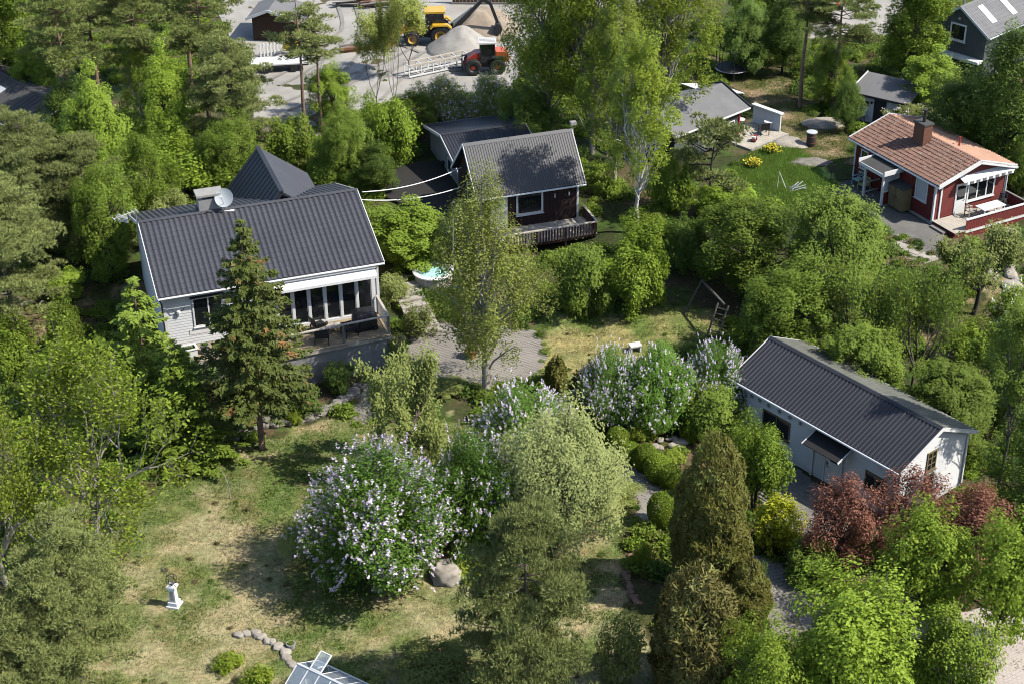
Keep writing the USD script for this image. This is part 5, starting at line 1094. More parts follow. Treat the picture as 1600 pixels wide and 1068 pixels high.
leafy('flower_lilac', [(.46, .40, .48), (.60, .56, .60), (.70, .68, .69), (.76, .75, .75)], trans=.25, tint=.1, gain=.95)
leafy('flower_white', [(.55, .56, .46), (.66, .66, .56), (.72, .72, .64)], trans=.3, tint=.1, gain=.8)
leafy('grass_green', [(0.057, 0.104, 0.013), (0.09, 0.142, 0.023), (0.128, 0.176, 0.038), (0.18, 0.204, 0.067)], trans=.3, gain=.68)
leafy('grass_dry', [(0.18, 0.157, 0.071), (0.257, 0.218, 0.104), (0.332, 0.285, 0.157), (0.418, 0.361, 0.223)], trans=.3, gain=.68)
leafy('grass_vivid', [(.100, .165, .028), (.140, .210, .038), (.190, .260, .055), (.240, .300, .085)], trans=.3, gain=.85)


def unit(rng, n):
    v = rng.normal(size=(n, 3)); return v / np.linalg.norm(v, axis=1, keepdims=True)


def norm(v): return v / (np.linalg.norm(v, axis=1, keepdims=True) + 1e-9)


def blades(c, n, L, W, rng, axis=None, bend=.25):
    """leaf-sized rhombs at c facing n"""
    n = norm(n); k = len(c)
    a = unit(rng, k) if axis is None else axis
    a = norm(a - n * (a * n).sum(1, keepdims=True)); b = np.cross(n, a)
    L = (np.asarray(L) * rng.uniform(.55, 1.55, k))[:, None]; W = (np.asarray(W) * rng.uniform(.7, 1.3, k))[:, None]
    v = np.stack([c - a * L / 2, c + b * W / 2 + n * L * bend * .3, c + a * L / 2, c - b * W / 2 + n * L * bend * .3], 1).reshape(-1, 3)
    o = np.arange(k)[:, None] * 4
    return v, np.vstack([o + [0, 2, 1], o + [0, 3, 2]])


def needles(p, d, L, W, rng):
    k = len(p); d = norm(d); s = norm(np.cross(d, unit(rng, k))) * W / 2; L = L * rng.uniform(.7, 1.25, (k, 1))
    v = np.stack([p - s, p + s, p + d * L], 1).reshape(-1, 3); o = np.arange(k)[:, None] * 3
    return v, o + [0, 1, 2]


def limb(m, a, b, r0, r1, rng, n=4, sag=.08, sides=4):
    u = np.linspace(0, 1, n)[:, None]; p = a + (b - a) * u; L = np.linalg.norm(b - a)
    p[1:-1] += rng.normal(0, .05 * L, (n - 2, 3)); p[:, 2] -= sag * L * (u[:, 0] * (1 - u[:, 0])) * 4 * .5
    m.tube(p, np.linspace(r0, r1, n), sides, cap=False)


def broad(seed, R, H, k, ncl, nl, L, W, rc=.26, flat=.8, lobes=.56, upb=1.1, taper=.15, tr=.12, limbs=22, hang=0., stems=1, core=.3):
    rng = np.random.default_rng(seed); rz, zc = H * (1 - k) / 2, H * (1 + k) / 2
    d = unit(rng, ncl); d[:, 2] += .12; d = norm(d)
    rr = np.where(rng.random(ncl) < .8, rng.uniform(.62, .88, ncl), rng.uniform(.25, .6, ncl)) * (1 + lobes * 2 * (meshkit.noise(d * 1.9 + seed, seed) - .5))
    cc = d * rr[:, None] * [R, R, rz]; cc[:, :2] *= (1 - taper * cc[:, 2:] / rz); cc[:, 2] += zc
    rcl = R * rc * rng.uniform(.55, 1.3, ncl); w = rcl ** 2; idx = rng.choice(ncl, nl, p=w / w.sum())
    e = unit(rng, nl); s = rng.uniform(.3, 1, nl) ** .5
    s = np.where(rng.random(nl) < .14, s * rng.uniform(1., 1.7, nl), s); off = e * s[:, None] * rcl[idx][:, None] * [1, 1, flat]
    if hang: off[:, 2] -= hang * rng.random(nl) ** 1.5 * rcl[idx]
    p = cc[idx] + off; q = (p - [0, 0, zc]) / [R, R, rz]; keep = (np.linalg.norm(q, axis=1) > core) & (p[:, 2] > .05)
    p, e, dd = p[keep], e[keep], d[idx][keep]
    n = e * .6 + dd * .45 + [0, 0, upb * .55] + SUN * .9 + rng.normal(0, .5, p.shape)
    # bring the outline to the given size
    sxy = R / np.percentile(np.hypot(p[:, 0], p[:, 1]), 98.5); top, bot = np.percentile(p[:, 2], [99.6, .6]); sz = (H - H * k) / (top - bot)
    p = p * [sxy, sxy, 1]; p[:, 2] = H * k + (p[:, 2] - bot) * sz; cc = cc * [sxy, sxy, 1]; cc[:, 2] = H * k + (cc[:, 2] - bot) * sz
    m = MB()
    for st in range(stems):
        a0 = st * 2.4; foot = np.array([math.cos(a0), math.sin(a0), 0]) * (tr * 1.6 if stems > 1 else 0); tip = np.array([math.cos(a0), math.sin(a0), 0]) * (R * .35 if stems > 1 else .1 * R) + [0, 0, zc + rz * .3]
        u = np.linspace(0, 1, 7)[:, None]; tp = foot + (tip - foot) * u; tp[1:-1, :2] += rng.normal(0, .03 * H * .25, (5, 2)); m.tube(tp, tr * (1.25 - 1.05 * u[:, 0]), 6, cap=False)
    for i in rng.permutation(ncl)[:int(limbs * 1.5)]:
        zz = rng.uniform(.35, .9) * min(cc[i, 2], zc); st = np.array([0, 0, zz]) + (tip * [1, 1, 0]) * (zz / tip[2]) * (1 if stems == 1 else rng.uniform(-.6, 1)); limb(m, st, cc[i] * [1.06, 1.06, 1.03], tr * .42, tr * .1, rng)
    return m, [blades(p, n, L, W, rng)], (p, dd, cc)


def flowers(info, n, rng_seed, size=.22, per=11, up=.35, petal=.085):
    p, dd, cc = info; rng = np.random.default_rng(rng_seed); zc = np.median(p[:, 2])
    sc = np.hypot(p[:, 0], p[:, 1]) / np.percentile(np.hypot(p[:, 0], p[:, 1]), 97) * 1.0 + (p[:, 2] - zc) / (np.ptp(p[:, 2])) * .7
    cand = np.nonzero(sc > np.percentile(sc, 42))[0]; cand = rng.choice(cand, min(n, len(cand)), replace=False); o = norm(p[cand] - [0, 0, zc * .9]); ax = norm(o + [0, 0, up] + rng.normal(0, .25, o.shape))
    c = np.repeat(p[cand] + ax * .06, per, 0); axr = np.repeat(ax, per, 0); u = np.tile(np.linspace(0, 1, per), len(cand)); c = c + axr * (u * size)[:, None] + rng.normal(0, 1, c.shape) * ((1.05 - u) * size * .22)[:, None]
    return blades(c, axr * .5 + rng.normal(0, .5, c.shape) + [0, 0, .3] + SUN * .8, petal, petal * .85, rng)


def spruce(seed, R, H, k=.06, whorls=30, nb=8, L=.24, W=.10, dens=30, tr=.2):
    rng = np.random.default_rng(seed); m = MB(); m.tube([(0, 0, 0), (0, 0, H * .5), (0, 0, H * .985)], [tr, tr * .55, .02], 8, cap=False); C, N, A = [], [], []
    for w in range(whorls):
        t = (w + rng.uniform(-.3, .3)) / whorls; t = max(t, 0); z = H * (k + (1 - k) * t); ln0 = 1.3 * R * (1 - t) ** .8 * (.8 + .2 * min(1, t * 8)); a0 = rng.uniform(0, 6.3)
        for b in range(max(4, int(nb * (1 - t * .4)))):
            a = a0 + b * 6.283 / nb + rng.normal(0, .25); ln = max(.25, ln0 * rng.uniform(.66, 1.14)); n = int(max(14, ln * dens * 1.6)); s = rng.uniform(.12, 1, n) ** .8
            rad = np.array([math.cos(a), math.sin(a), 0]); tan = np.array([-rad[1], rad[0], 0]); lat = rng.uniform(-1, 1, n) * (.36 * ln * (1.02 - s) + .05); drop = -.30 * ln * s ** 1.1 + .16 * ln * s ** 3 + .25 * ln * t
            C.append(rad * (s * ln)[:, None] + tan * lat[:, None] + np.stack([s * 0, s * 0, z + drop - np.abs(lat) * .25 + rng.normal(0, .04, n)], 1)); sg = np.sign(lat)[:, None]
            A.append(rad * .8 + tan * sg * .8 + np.array([0, 0, -.25]) + rng.normal(0, .2, (n, 3))); N.append(np.array([0, 0, .8]) + rad * .3 + SUN * .6 + rng.normal(0, .45, (n, 3)))
            if b % 2 == 0: limb(m, np.array([0, 0, z]), rad * ln * .8 + [0, 0, z - .2 * ln + .25 * ln * t], .03, .008, rng, 3, 0, 3)
    c = np.vstack(C); return m, [blades(c, np.vstack(N), L, W, rng, np.vstack(A), .1)], (c, c, c)


def pine(seed, R, H, k, nb=46, tufts=48, per=5, L=.21, W=.045, tr=.17, clump=.52, lean=.0, low=.35):
    rng = np.random.default_rng(seed); m = MB(); u = np.linspace(0, 1, 8); tx = lean * u ** 2 * H; wob = np.cumsum(rng.normal(0, .05, (8, 2)), 0); wob[0] = 0
    sp = np.stack([tx + wob[:, 0], wob[:, 1], u * H * .97], 1); m.tube(sp, tr * (1.1 - .98 * u), 7, cap=False); P, D = [], []
    for b in range(nb):
        t = rng.uniform(0, 1) ** .9; z = H * (k + (1 - k) * t * .95); ax = np.array([np.interp(z, sp[:, 2], sp[:, i]) for i in range(3)])
        prof = math.sqrt(max(.03, 1 - ((t - low) / (1.02 - low if t > low else low + .35)) ** 2)); ln = R * prof * rng.uniform(.6, 1.08); a = rng.uniform(0, 6.283); rad = np.array([math.cos(a), math.sin(a), 0]); tan = np.array([-rad[1], rad[0], 0])
        end = ax + rad * ln + [0, 0, ln * rng.uniform(-.05, .28) + .2 * t]; limb(m, ax, end, .05 * (1 - t * .6) + .015, .012, rng, 4, .1, 4)
        for q in range(max(2, int(2 + ln * 1.6))):
            f = rng.uniform(.35, 1.02); cc = ax + (end - ax) * f + tan * rng.normal(0, .22) * ln * .8 * f + [0, 0, rng.uniform(0, .25)]; r = clump * rng.uniform(.6, 1.25) * (.75 + .35 * min(1, ln / 2)); n = int(tufts * (r / clump) ** 2)
            e = unit(rng, n); e[:, 2] = np.abs(e[:, 2]) * .9 - .18; p = cc + e * r * rng.uniform(.45, 1, (n, 1)) * [1, 1, .52]; pp = np.repeat(p, per, 0); ee = np.repeat(e, per, 0)
            P.append(pp); D.append(ee * .8 + [0, 0, .45] + rng.normal(0, .55, pp.shape))
    p, d = np.vstack(P), np.vstack(D); return m, [needles(p, d, L, W, rng)], (p, d, p)


def thuja(seed, R, H, n=26000, L=.24, W=.10, pw=.75, belly=.3):
    rng = np.random.default_rng(seed); m = MB(); m.tube([(0, 0, 0), (0, 0, H * .9)], [.14, .02], 6, cap=False); t = 1 - np.sqrt(rng.random(n)) * .995; a = rng.uniform(0, 6.283, n)
    r = R * np.where(t < belly, .82 + .18 * t / belly, ((1 - t) / (1 - belly)) ** pw); o = np.stack([np.cos(a), np.sin(a), t * 0], 1)
    bump = meshkit.fbm(np.stack([np.cos(a) * 2.1, np.sin(a) * 2.1, t * H * 1.0], 1) + seed, 3, seed); r2 = r * (.58 + .86 * bump) * (1 - .4 * rng.random(n) ** 3)
    c = o * r2[:, None] + np.stack([t * 0, t * 0, t * H], 1); c[:, 2] += rng.normal(0, .08, n) + (bump - .5) * .7; keep = (bump > .42) | (rng.random(n) < .25); c, o, t = c[keep], o[keep], t[keep]
    N = o * .8 + SUN * .5 + rng.normal(0, .65, o.shape) + [0, 0, .3]; A = o * .55 + [0, 0, .8] + rng.normal(0, .35, o.shape); c[:, 2] = np.clip(c[:, 2], .03, None)
    return m, [blades(c, N, L, W, rng, A, .1)], (c, o, c)


def weeping(seed, R, H, strands=520, per=64, L=.10, W=.05):
    rng = np.random.default_rng(seed); m = MB(); m.tube([(0, 0, 0), (.1, 0, H * .5), (0, .1, H * .85)], [.13, .10, .04], 7, cap=False); C, N = [], []
    for s in range(strands):
        a = rng.uniform(0, 6.283); r0 = R * math.sqrt(rng.random()) * .8; o = np.array([math.cos(a), math.sin(a), 0]); z0 = H * math.sqrt(max(.05, 1 - (r0 / R) ** 2)) * rng.uniform(.82, 1.02); r1 = min(R * 1.02, r0 + rng.uniform(.25, .6) * R * .7); ln = rng.uniform(.35, .95) * z0
        u = rng.random(per) ** .8; p = o * (r0 + (r1 - r0) * np.sqrt(u))[:, None] + np.stack([u * 0, u * 0, z0 + .12 * R * np.sin(u * 3.14) - ln * u ** 1.5], 1) + rng.normal(0, .09, (per, 3)); C.append(p); N.append(o * .7 + rng.normal(0, .6, (per, 3)) + [0, 0, .5])
        if s % 6 == 0: uu = np.linspace(0, 1, 4); limb(m, np.array([0, 0, H * .8]), o * r1 * .95 + [0, 0, z0 - ln * .7], .03, .006, rng, 5, -.35, 3)
    c = np.vstack(C); c[:, 2] = np.clip(c[:, 2], .04, None); return m, [blades(c, np.vstack(N), L, W, rng)], (c, c, c)


def grow(m, rng, p, d, ln, r, lev, tips, spread, kids, up=.15):
    n = 4; pts = [p]; dd = d
    for _ in range(n): dd = dd + rng.normal(0, .13, 3) + [0, 0, up * .3]; dd /= np.linalg.norm(dd); pts.append(pts[-1] + dd * ln / n)
    m.tube(pts, np.linspace(r, r * .55, n + 1), 5 if lev > 1 else 3, cap=False)
    if lev <= 1: tips += [(q, dd) for q in pts[2:]]
    if lev == 0: return
    for c in range(kids):
        q = pts[2 + c % 3]; x = np.cross(dd, unit(rng, 1)[0]); x /= np.linalg.norm(x); nd = dd * math.cos(spread) + x * math.sin(spread * rng.uniform(.7, 1.2)); nd[2] += up; nd /= np.linalg.norm(nd)
        grow(m, rng, np.array(q), nd, ln * rng.uniform(.6, .82), r * .5, lev - 1, tips, spread, kids, up)


def open_tree(seed, R, H, stems, lev, kids, nl, L, W, tr, spread=.6, trunk=.25, cl=.28, up=.15, lean=(0, 0)):
    rng = np.random.default_rng(seed); m = MB(); tips = []; top = np.array([lean[0], lean[1], H * trunk]); m.tube([(0, 0, 0), top * [.4, .4, .5] + [.03, 0, 0], top], [tr * 1.2, tr, tr * .9], 7, cap=False)
    for s in range(stems):
        a = s * 6.283 / stems + rng.uniform(-.4, .4); d = np.array([math.cos(a) * .95, math.sin(a) * .95, .8]); d /= np.linalg.norm(d); grow(m, rng, top, d, H * .36, tr * .7, lev, tips, spread, kids, up)
    tp = np.array([t[0] for t in tips]); sh = tp.mean(0) / tp[:, 2].mean() * [1, 1, 0]; tp = tp - sh * tp[:, 2:]; m.v = [x - sh * x[:, 2:] for x in m.v]; q = np.percentile(tp, 98.5, axis=0); s_xy, s_z = R / np.percentile(np.hypot(tp[:, 0], tp[:, 1]), 97), (H * .97) / np.percentile(tp[:, 2], 99.3)
    m.v = [x * [s_xy, s_xy, s_z] if np.abs(x).max() > 0 else x for x in m.v]; tp = tp * [s_xy, s_xy, s_z]; i = rng.integers(0, len(tp), nl); c = tp[i] + rng.normal(0, cl, (nl, 3)) * [1, 1, .8]; c[:, 2] = np.clip(c[:, 2], .1, None)
    return m, [blades(c, unit(rng, nl) * .8 + [0, 0, .5] + SUN * .7, L, W, rng)], (c, c, tp)


def boxball(seed, R, n=7000, sq=1.):
    rng = np.random.default_rng(seed); e = unit(rng, n); r = R * (1 - .16 * rng.random(n) ** 2) * (.94 + .12 * meshkit.noise(e * 3 + seed, seed)); c = e * r[:, None] * [1, 1, sq]; c[:, 2] += R * sq * .85; ok = c[:, 2] > .02
    return MB().tube([(0, 0, 0), (0, 0, R * .8)], [.06, .03], 5), [blades(c[ok], e[ok] + rng.normal(0, .55, e[ok].shape), .065, .045, rng)], (c, e, c)


KINDS = {}
def kind(name, made, wood, leaf, R, H, k, cat, extra=None, crown='crown', stem='trunk'):
    path = '/World/kind_of_' + name; cp = stage.CreateClassPrim(path); cp.SetTypeName('Xform'); m, ls, info = made
    usdkit.mesh(stage, f'{path}/{stem}', m.get(), LOOK[wood], smooth=True)
    v, f = [], []; n = 0
    for a, b in ls: v.append(a); f.append(b + n); n += len(a)
    usdkit.mesh(stage, f'{path}/{crown}', (np.vstack(v), np.vstack(f)), LOOK[leaf])
    for nm, vf, lk in extra or (): usdkit.mesh(stage, f'{path}/{nm}', vf, LOOK[lk])
    KINDS[name] = (R, H, k, cat)


x = broad(1, 4.0, 5.4, .06, 150, 30000, .15, .10, rc=.21, stems=4, limbs=30, tr=.09, lobes=.25, taper=.05)
kind('lilac_full', x, 'bark_grey', 'leaf_lilac', 4.0, 5.4, .06, 'lilac', [('flowers', flowers(x[2], 1150, 5, .25, 11, petal=.105), 'flower_lilac')], stem='stems')
x = broad(2, 3.2, 4.6, .06, 110, 22000, .15, .10, rc=.23, stems=4, limbs=26, tr=.08)
kind('lilac_some', x, 'bark_grey', 'leaf_lilac', 3.2, 4.6, .06, 'lilac', [('flowers', flowers(x[2], 330, 6, .24, 11, petal=.095), 'flower_lilac')], stem='stems')
x = broad(3, 3.0, 4.0, .06, 110, 20000, .14, .095, rc=.22, stems=4, limbs=26, tr=.08)
kind('lilac_pale', x, 'bark_grey', 'leaf_apple', 3.0, 4.0, .06, 'lilac', [('flowers', flowers(x[2], 420, 7, .22, 9, petal=.085), 'flower_lilac')], stem='stems')
x = broad(4, 2.0, 2.6, .06, 70, 11000, .12, .08, rc=.25, stems=3, limbs=14, tr=.05)
kind('white_shrub', x, 'bark_grey', 'leaf_bright', 2.0, 2.6, .06, 'shrub', [('flowers', flowers(x[2], 260, 8, .14, 9, petal=.075), 'flower_white')], stem='stems')
kind('spruce', spruce(5, 2.9, 13.0, .27, 34, 10, dens=32), 'bark_pine', 'needle_spruce', 2.9, 13.0, .27, 'spruce')
kind('young_spruce', spruce(6, 2.3, 8.5, .03, 28, 9, L=.22, tr=.13), 'bark_pine', 'needle_young', 2.3, 8.5, .03, 'spruce')
kind('tall_pine', pine(7, 3.0, 14.0, .42, 50), 'bark_pine', 'needle_pine', 3.0, 14.0, .42, 'pine')
kind('broad_pine', pine(8, 3.8, 11.0, .16, 84, 50, 5, tr=.2, clump=.6), 'bark_grey', 'needle_grey', 3.8, 11.0, .16, 'pine')
kind('bushy_pine', pine(9, 3.8, 9.0, .04, 110, 52, 5, tr=.16, clump=.58, low=.15), 'bark_grey', 'needle_grey', 3.8, 9.0, .04, 'pine')
kind('thin_pine', pine(10, 1.7, 13.0, .5, 30, 40, 4, tr=.13, clump=.42), 'bark_pine', 'needle_grey', 1.7, 13.0, .5, 'pine')
kind('small_pine', pine(11, 2.0, 5.0, .3, 20, 30, 5, tr=.09, clump=.42), 'bark_dark', 'needle_grey', 2.0, 5.0, .2, 'pine')
kind('silver_birch', broad(12, 3.0, 10.5, .14, 200, 31000, .10, .068, rc=.17, flat=1.25, lobes=.5, taper=.48, tr=.16, limbs=40, hang=.9, upb=.3, core=.15), 'bark_pale', 'leaf_birch', 3.0, 10.5, .13, 'birch')
kind('lime_birch', broad(13, 3.3, 14.0, .12, 230, 34000, .125, .085, rc=.16, flat=1.05, lobes=.32, taper=.3, tr=.15, limbs=60, hang=.4, upb=.35, core=.1), 'bark_pale', 'leaf_lime', 3.3, 14.0, .12, 'birch')
kind('slim_birch', broad(14, 2.3, 12.0, .33, 150, 20000, .12, .08, rc=.2, flat=1.05, taper=.35, tr=.10, limbs=50, hang=.4, upb=.35, core=.05), 'bark_birch', 'leaf_lime', 2.3, 12.0, .33, 'birch')
kind('airy_tree', open_tree(44, 1.8, 9.0, 3, 4, 3, 9000, .13, .09, .10, .45, .2, .20, .35), 'bark_grey', 'leaf_birch', 1.8, 9.0, .2, 'tree')
kind('bright_tree', broad(15, 2.6, 8.0, .10, 150, 30000, .14, .10, rc=.22, taper=.28, tr=.12, limbs=26), 'bark_grey', 'leaf_bright', 2.6, 8.0, .10, 'tree')
kind('green_tree', broad(16, 3.4, 8.0, .10, 170, 34000, .14, .095, rc=.2, taper=.15, tr=.15, limbs=30), 'bark_grey', 'leaf_mid', 3.4, 8.0, .10, 'tree')
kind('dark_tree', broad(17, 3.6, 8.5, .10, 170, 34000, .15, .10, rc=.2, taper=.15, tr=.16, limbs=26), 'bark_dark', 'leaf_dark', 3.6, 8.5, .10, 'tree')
kind('tall_leafy', broad(45, 2.4, 12.0, .45, 110, 17000, .14, .095, rc=.24, taper=.1, tr=.13, limbs=24), 'bark_grey', 'leaf_mid', 2.4, 12.0, .45, 'tree')
kind('maple', broad(18, 3.2, 6.5, .16, 130, 12500, .20, .15, rc=.21, taper=.15, tr=.11, limbs=50, core=.1, upb=.8), 'bark_dark', 'leaf_maple', 3.2, 6.5, .2, 'maple')
kind('bright_maple', broad(19, 3.6, 6.0, .12, 150, 19000, .19, .14, rc=.2, taper=.1, tr=.12, limbs=60, upb=.8), 'bark_pale', 'leaf_maple', 3.6, 6.0, .12, 'maple')
kind('green_shrub', broad(20, 1.8, 2.6, .04, 80, 13000, .12, .08, rc=.25, stems=4, limbs=16, tr=.05), 'bark_grey', 'leaf_mid', 1.8, 2.6, .04, 'shrub', stem='stems')
kind('bright_shrub', broad(21, 1.8, 2.6, .04, 80, 13000, .13, .09, rc=.25, stems=4, limbs=16, tr=.05), 'bark_grey', 'leaf_bright', 1.8, 2.6, .04, 'shrub', stem='stems')
kind('yellow_shrub', broad(22, 1.5, 2.0, .04, 70, 9000, .12, .085, rc=.26, stems=4, limbs=12, tr=.04), 'bark_grey', 'leaf_yellow', 1.5, 2.0, .04, 'shrub', stem='stems')
kind('pale_shrub', broad(23, 2.0, 2.8, .04, 100, 13000, .11, .075, rc=.22, stems=4, limbs=24, tr=.05, core=.15), 'bark_pale', 'leaf_apple', 2.0, 2.8, .04, 'shrub', stem='stems')
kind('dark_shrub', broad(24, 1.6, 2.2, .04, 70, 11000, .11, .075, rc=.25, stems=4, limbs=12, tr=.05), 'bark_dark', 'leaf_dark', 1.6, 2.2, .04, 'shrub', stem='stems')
kind('red_shrub', broad(25, 2.2, 3.2, .06, 120, 9500, .12, .08, rc=.19, stems=4, limbs=46, tr=.05, core=.05, lobes=.45), 'bark_grey', 'leaf_red', 2.2, 3.2, .06, 'shrub', stem='stems')
kind('apple_tree', open_tree(26, 2.4, 3.8, 4, 3, 3, 9500, .13, .085, .11, .65, .3, .17, .1), 'bark_dark', 'leaf_apple', 2.4, 3.8, .3, 'apple tree')
kind('leaning_apple', open_tree(27, 2.3, 3.6, 4, 3, 3, 8500, .14, .09, .11, .65, .3, .18, .1, (-.5, .2)), 'bark_grey', 'leaf_apple', 2.3, 3.6, .3, 'apple tree')
kind('bare_tree', open_tree(28, 4.2, 7.0, 6, 4, 3, 15000, .16, .12, .19, .72, .13, .26, .03), 'bark_pale', 'leaf_lime', 4.2, 7.0, .1, 'tree')
kind('bare_shrub', open_tree(29, 2.6, 4.2, 5, 3, 4, 8000, .12, .085, .08, .6, .12, .2, .1), 'bark_grey', 'leaf_mid', 2.6, 4.2, .1, 'tree')
kind('thuja', thuja(30, 2.1, 8.0, 36000, L=.30, W=.08, pw=.46, belly=.4), 'bark_pine', 'scale_thuja', 2.1, 8.0, 0, 'thuja')
kind('brown_thuja', thuja(31, 1.9, 5.6, 26000, L=.28, W=.08, pw=.45, belly=.4), 'bark_pine', 'scale_brown', 1.9, 5.6, 0, 'thuja')
kind('gold_conifer', thuja(32, .8, 2.2, 6500, .16, .07, .6), 'bark_pine', 'scale_thuja', .8, 2.2, 0, 'conifer')
kind('weeping_shrub', broad(33, 2.9, 4.4, .04, 190, 36000, .10, .06, rc=.17, flat=1.1, lobes=.4, taper=.15, tr=.13, limbs=60, hang=1.3, upb=.6, core=.2), 'bark_grey', 'leaf_silver', 2.9, 4.4, 0, 'weeping tree')
kind('weeping_small', weeping(34, 1.4, 1.5, 150, 46, .09, .045), 'bark_grey', 'leaf_silver', 1.4, 1.5, 0, 'weeping tree')
kind('box_ball', boxball(35, .62), 'bark_grey', 'leaf_box', .62, 1.16, 0, 'boxwood', stem='stem')
kind('low_plant', broad(36, .9, .8, .02, 40, 3500, .12, .07, rc=.3, stems=2, limbs=4, tr=.02), 'bark_grey', 'leaf_lime', .9, .8, .02, 'plant', stem='stems')
kind('climber', broad(37, 1.3, 2.0, .02, 70, 4200, .13, .085, rc=.28, stems=3, limbs=20, tr=.03, core=.05), 'bark_pale', 'leaf_apple', 1.3, 2.0, .02, 'climber', stem='stems')


def local_angle(p):
    d = np.asarray(p) - EYE; return math.asin(-d[2] / np.linalg.norm(d))


def put(kd, base, r, h, label, name=None, group=None, dz=0., rz=None):
    R, H, k, cat = KINDS[kd]; t = Thing(name or (kd if kd not in ('leaf',) else 'tree'), label, cat, (base[0], base[1], base[2] + dz), rz if rz is not None else (base[0] * 37.7 + base[1] * 17.3) % 6.28, group)
    UsdGeom.Xformable(t.prim).AddScaleOp().Set(Gf.Vec3f(r / R, r / R, h / H)); t.prim.GetReferences().AddInternalReference('/World/kind_of_' + kd); t.prim.SetInstanceable(True)
    return t


def bush(kd, x0, y0, x1, y1, label, **k):
    """a rounded plant from the box it fills in the picture: its width sets the radius, its height what is left for the crown"""
    R, H, kk, cat = KINDS[kd]; cx, cy, hw, hv = (x0 + x1) / 2, (y0 + y1) / 2, (x1 - x0) / 2, (y1 - y0) / 2; by = y1 - hv * .4
    for _ in range(6):
        p = T(cx, by); s, an = ppm(p), local_angle(p); r = hw / s; rz = math.sqrt(max(hv ** 2 - (r * s * math.sin(an)) ** 2, (.40 * hv) ** 2)) / (s * math.cos(an)); rz = min(rz, r * 3.2); h = 2 * rz / (1 - kk); by = cy + h * (1 + kk) / 2 * s * math.cos(an)
    return put(kd, T(cx, by), r, h, label, **k)


def tree(kd, bx, by, topx, topy, hw, label, **k):
    """a tall plant from its foot and its top"""
    p = T(bx, by); s, an = ppm(p), local_angle(p); q = G(topx, topy, 0); d = ray(topx, topy)
    tt = ((p[:2] - EYE[:2]) @ d[:2]) / (d[:2] @ d[:2]); h = max(1., (EYE + d * tt)[2] - p[2]); return put(kd, p, hw / s * (1 if h < 8 else (CAMH / (CAMH - h * .5)) ** -.5), h, label, **k)


# --- around the lawn
bush('lilac_full', 466, 686, 722, 920, 'big round lilac in full pale bloom in the middle of the lawn', name='lilac')
bush('weeping_small', 436, 820, 482, 878, 'small pale flowering spray at the left foot of the big lilac', name='lilac_spray')
bush('lilac_some', 655, 672, 812, 850, 'dark green lilac with few flowers right behind the big lilac', name='lilac')
bush('lilac_full', 735, 600, 905, 760, 'lilac with white blossom just below the birch trunk', name='lilac')
bush('weeping_shrub', 765, 632, 985, 858, 'large grey-green weeping tree between lilac and garden path', name='weeping_tree')
bush('weeping_small', 835, 775, 905, 862, 'small silvery weeping shrub at the foot of the large weeping tree', name='weeping_tree')
bush('pale_shrub', 905, 740, 1008, 800, 'low brownish twiggy shrub at the left edge of the garden path', name='twiggy_shrub')
bush('bright_shrub', 918, 712, 968, 752, 'small flat-topped green bush left of the garden path', name='clipped_bush')
bush('leaning_apple', 575, 560, 712, 702, 'leaning apple tree with pale leaves between patio and lilacs', name='apple_tree')
bush('pale_shrub', 660, 582, 730, 622, 'low twiggy shrub at the patio edge left of the birch', name='twiggy_shrub')
tree('silver_birch', 760, 615, 815, 266, 112, 'silver birch with drooping crown at the patio edge', name='silver_birch')
tree('spruce', 410, 700, 375, 340, 88, 'tall spruce with bare lower trunk in front of the terrace', name='spruce')
tree('young_spruce', 238, 665, 213, 430, 82, 'slim pale-tipped spruce left of the main house', name='spruce')
tree('young_spruce', 292, 708, 282, 530, 88, 'dark shaded spruce between the slim spruce and the tall spruce', name='spruce')
bush('bare_tree', 5, 545, 295, 845, 'wide half-bare tree with pale branches and yellow-green young leaves at the left', name='half_bare_tree')
bush('bare_tree', -90, 640, 110, 900, 'half-bare yellow-green tree cut by the left frame edge', name='half_bare_tree')
tree('broad_pine', 130, 1090, 130, 795, 108, 'grey-green pine in the lower left corner beside the sundial', name='broad_pine')
tree('bushy_pine', 30, 1150, 20, 930, 120, 'bushy pine filling the bottom left corner', name='bushy_pine')
bush('low_plant', 372, 1030, 432, 1080, 'low green plant left of the greenhouse', name='low_plant')
bush('low_plant', 330, 1010, 385, 1050, 'low green plant inside the curved border', name='low_plant')
tree('bushy_pine', 825, 1115, 840, 800, 114, 'dense grey-green pine at the bottom centre', name='bushy_pine')
bush('pale_shrub', 612, 990, 760, 1090, 'green bush between greenhouse and the bottom centre pine', name='green_shrub')
bush('climber', 930, 960, 1010, 1068, 'thin pale-leaved sapling in the shade right of the bottom centre pine', name='pale_sapling')
tree('thuja', 1105, 930, 1112, 672, 62, 'tall golden-brown thuja between garden path and white outbuilding', name='thuja')
tree('brown_thuja', 1080, 1075, 1085, 880, 68, 'brown thuja at the bottom in front of the tall thuja', name='thuja')
bush('thuja', 1130, 870, 1200, 980, 'green flank conifer right of the brown thujas', name='conifer')
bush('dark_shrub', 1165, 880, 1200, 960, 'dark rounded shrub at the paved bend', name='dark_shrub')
bush('bright_shrub', 1128, 652, 1228, 792, 'fresh green fruit tree in front of the outbuilding wall', name='fruit_tree')
bush('yellow_shrub', 1165, 768, 1255, 862, 'yellow-green shrub left of the purple shrubs', name='yellow_shrub')
bush('red_shrub', 1242, 742, 1372, 895, 'purple-red leaved shrub below the outbuilding door', name='purple_shrub')
bush('red_shrub', 1335, 728, 1485, 880, 'purple-red leaved shrub in front of the gable corner', name='purple_shrub')
bush('red_shrub', 1440, 752, 1578, 892, 'purple-red leaved shrub at the right of the gable', name='purple_shrub')
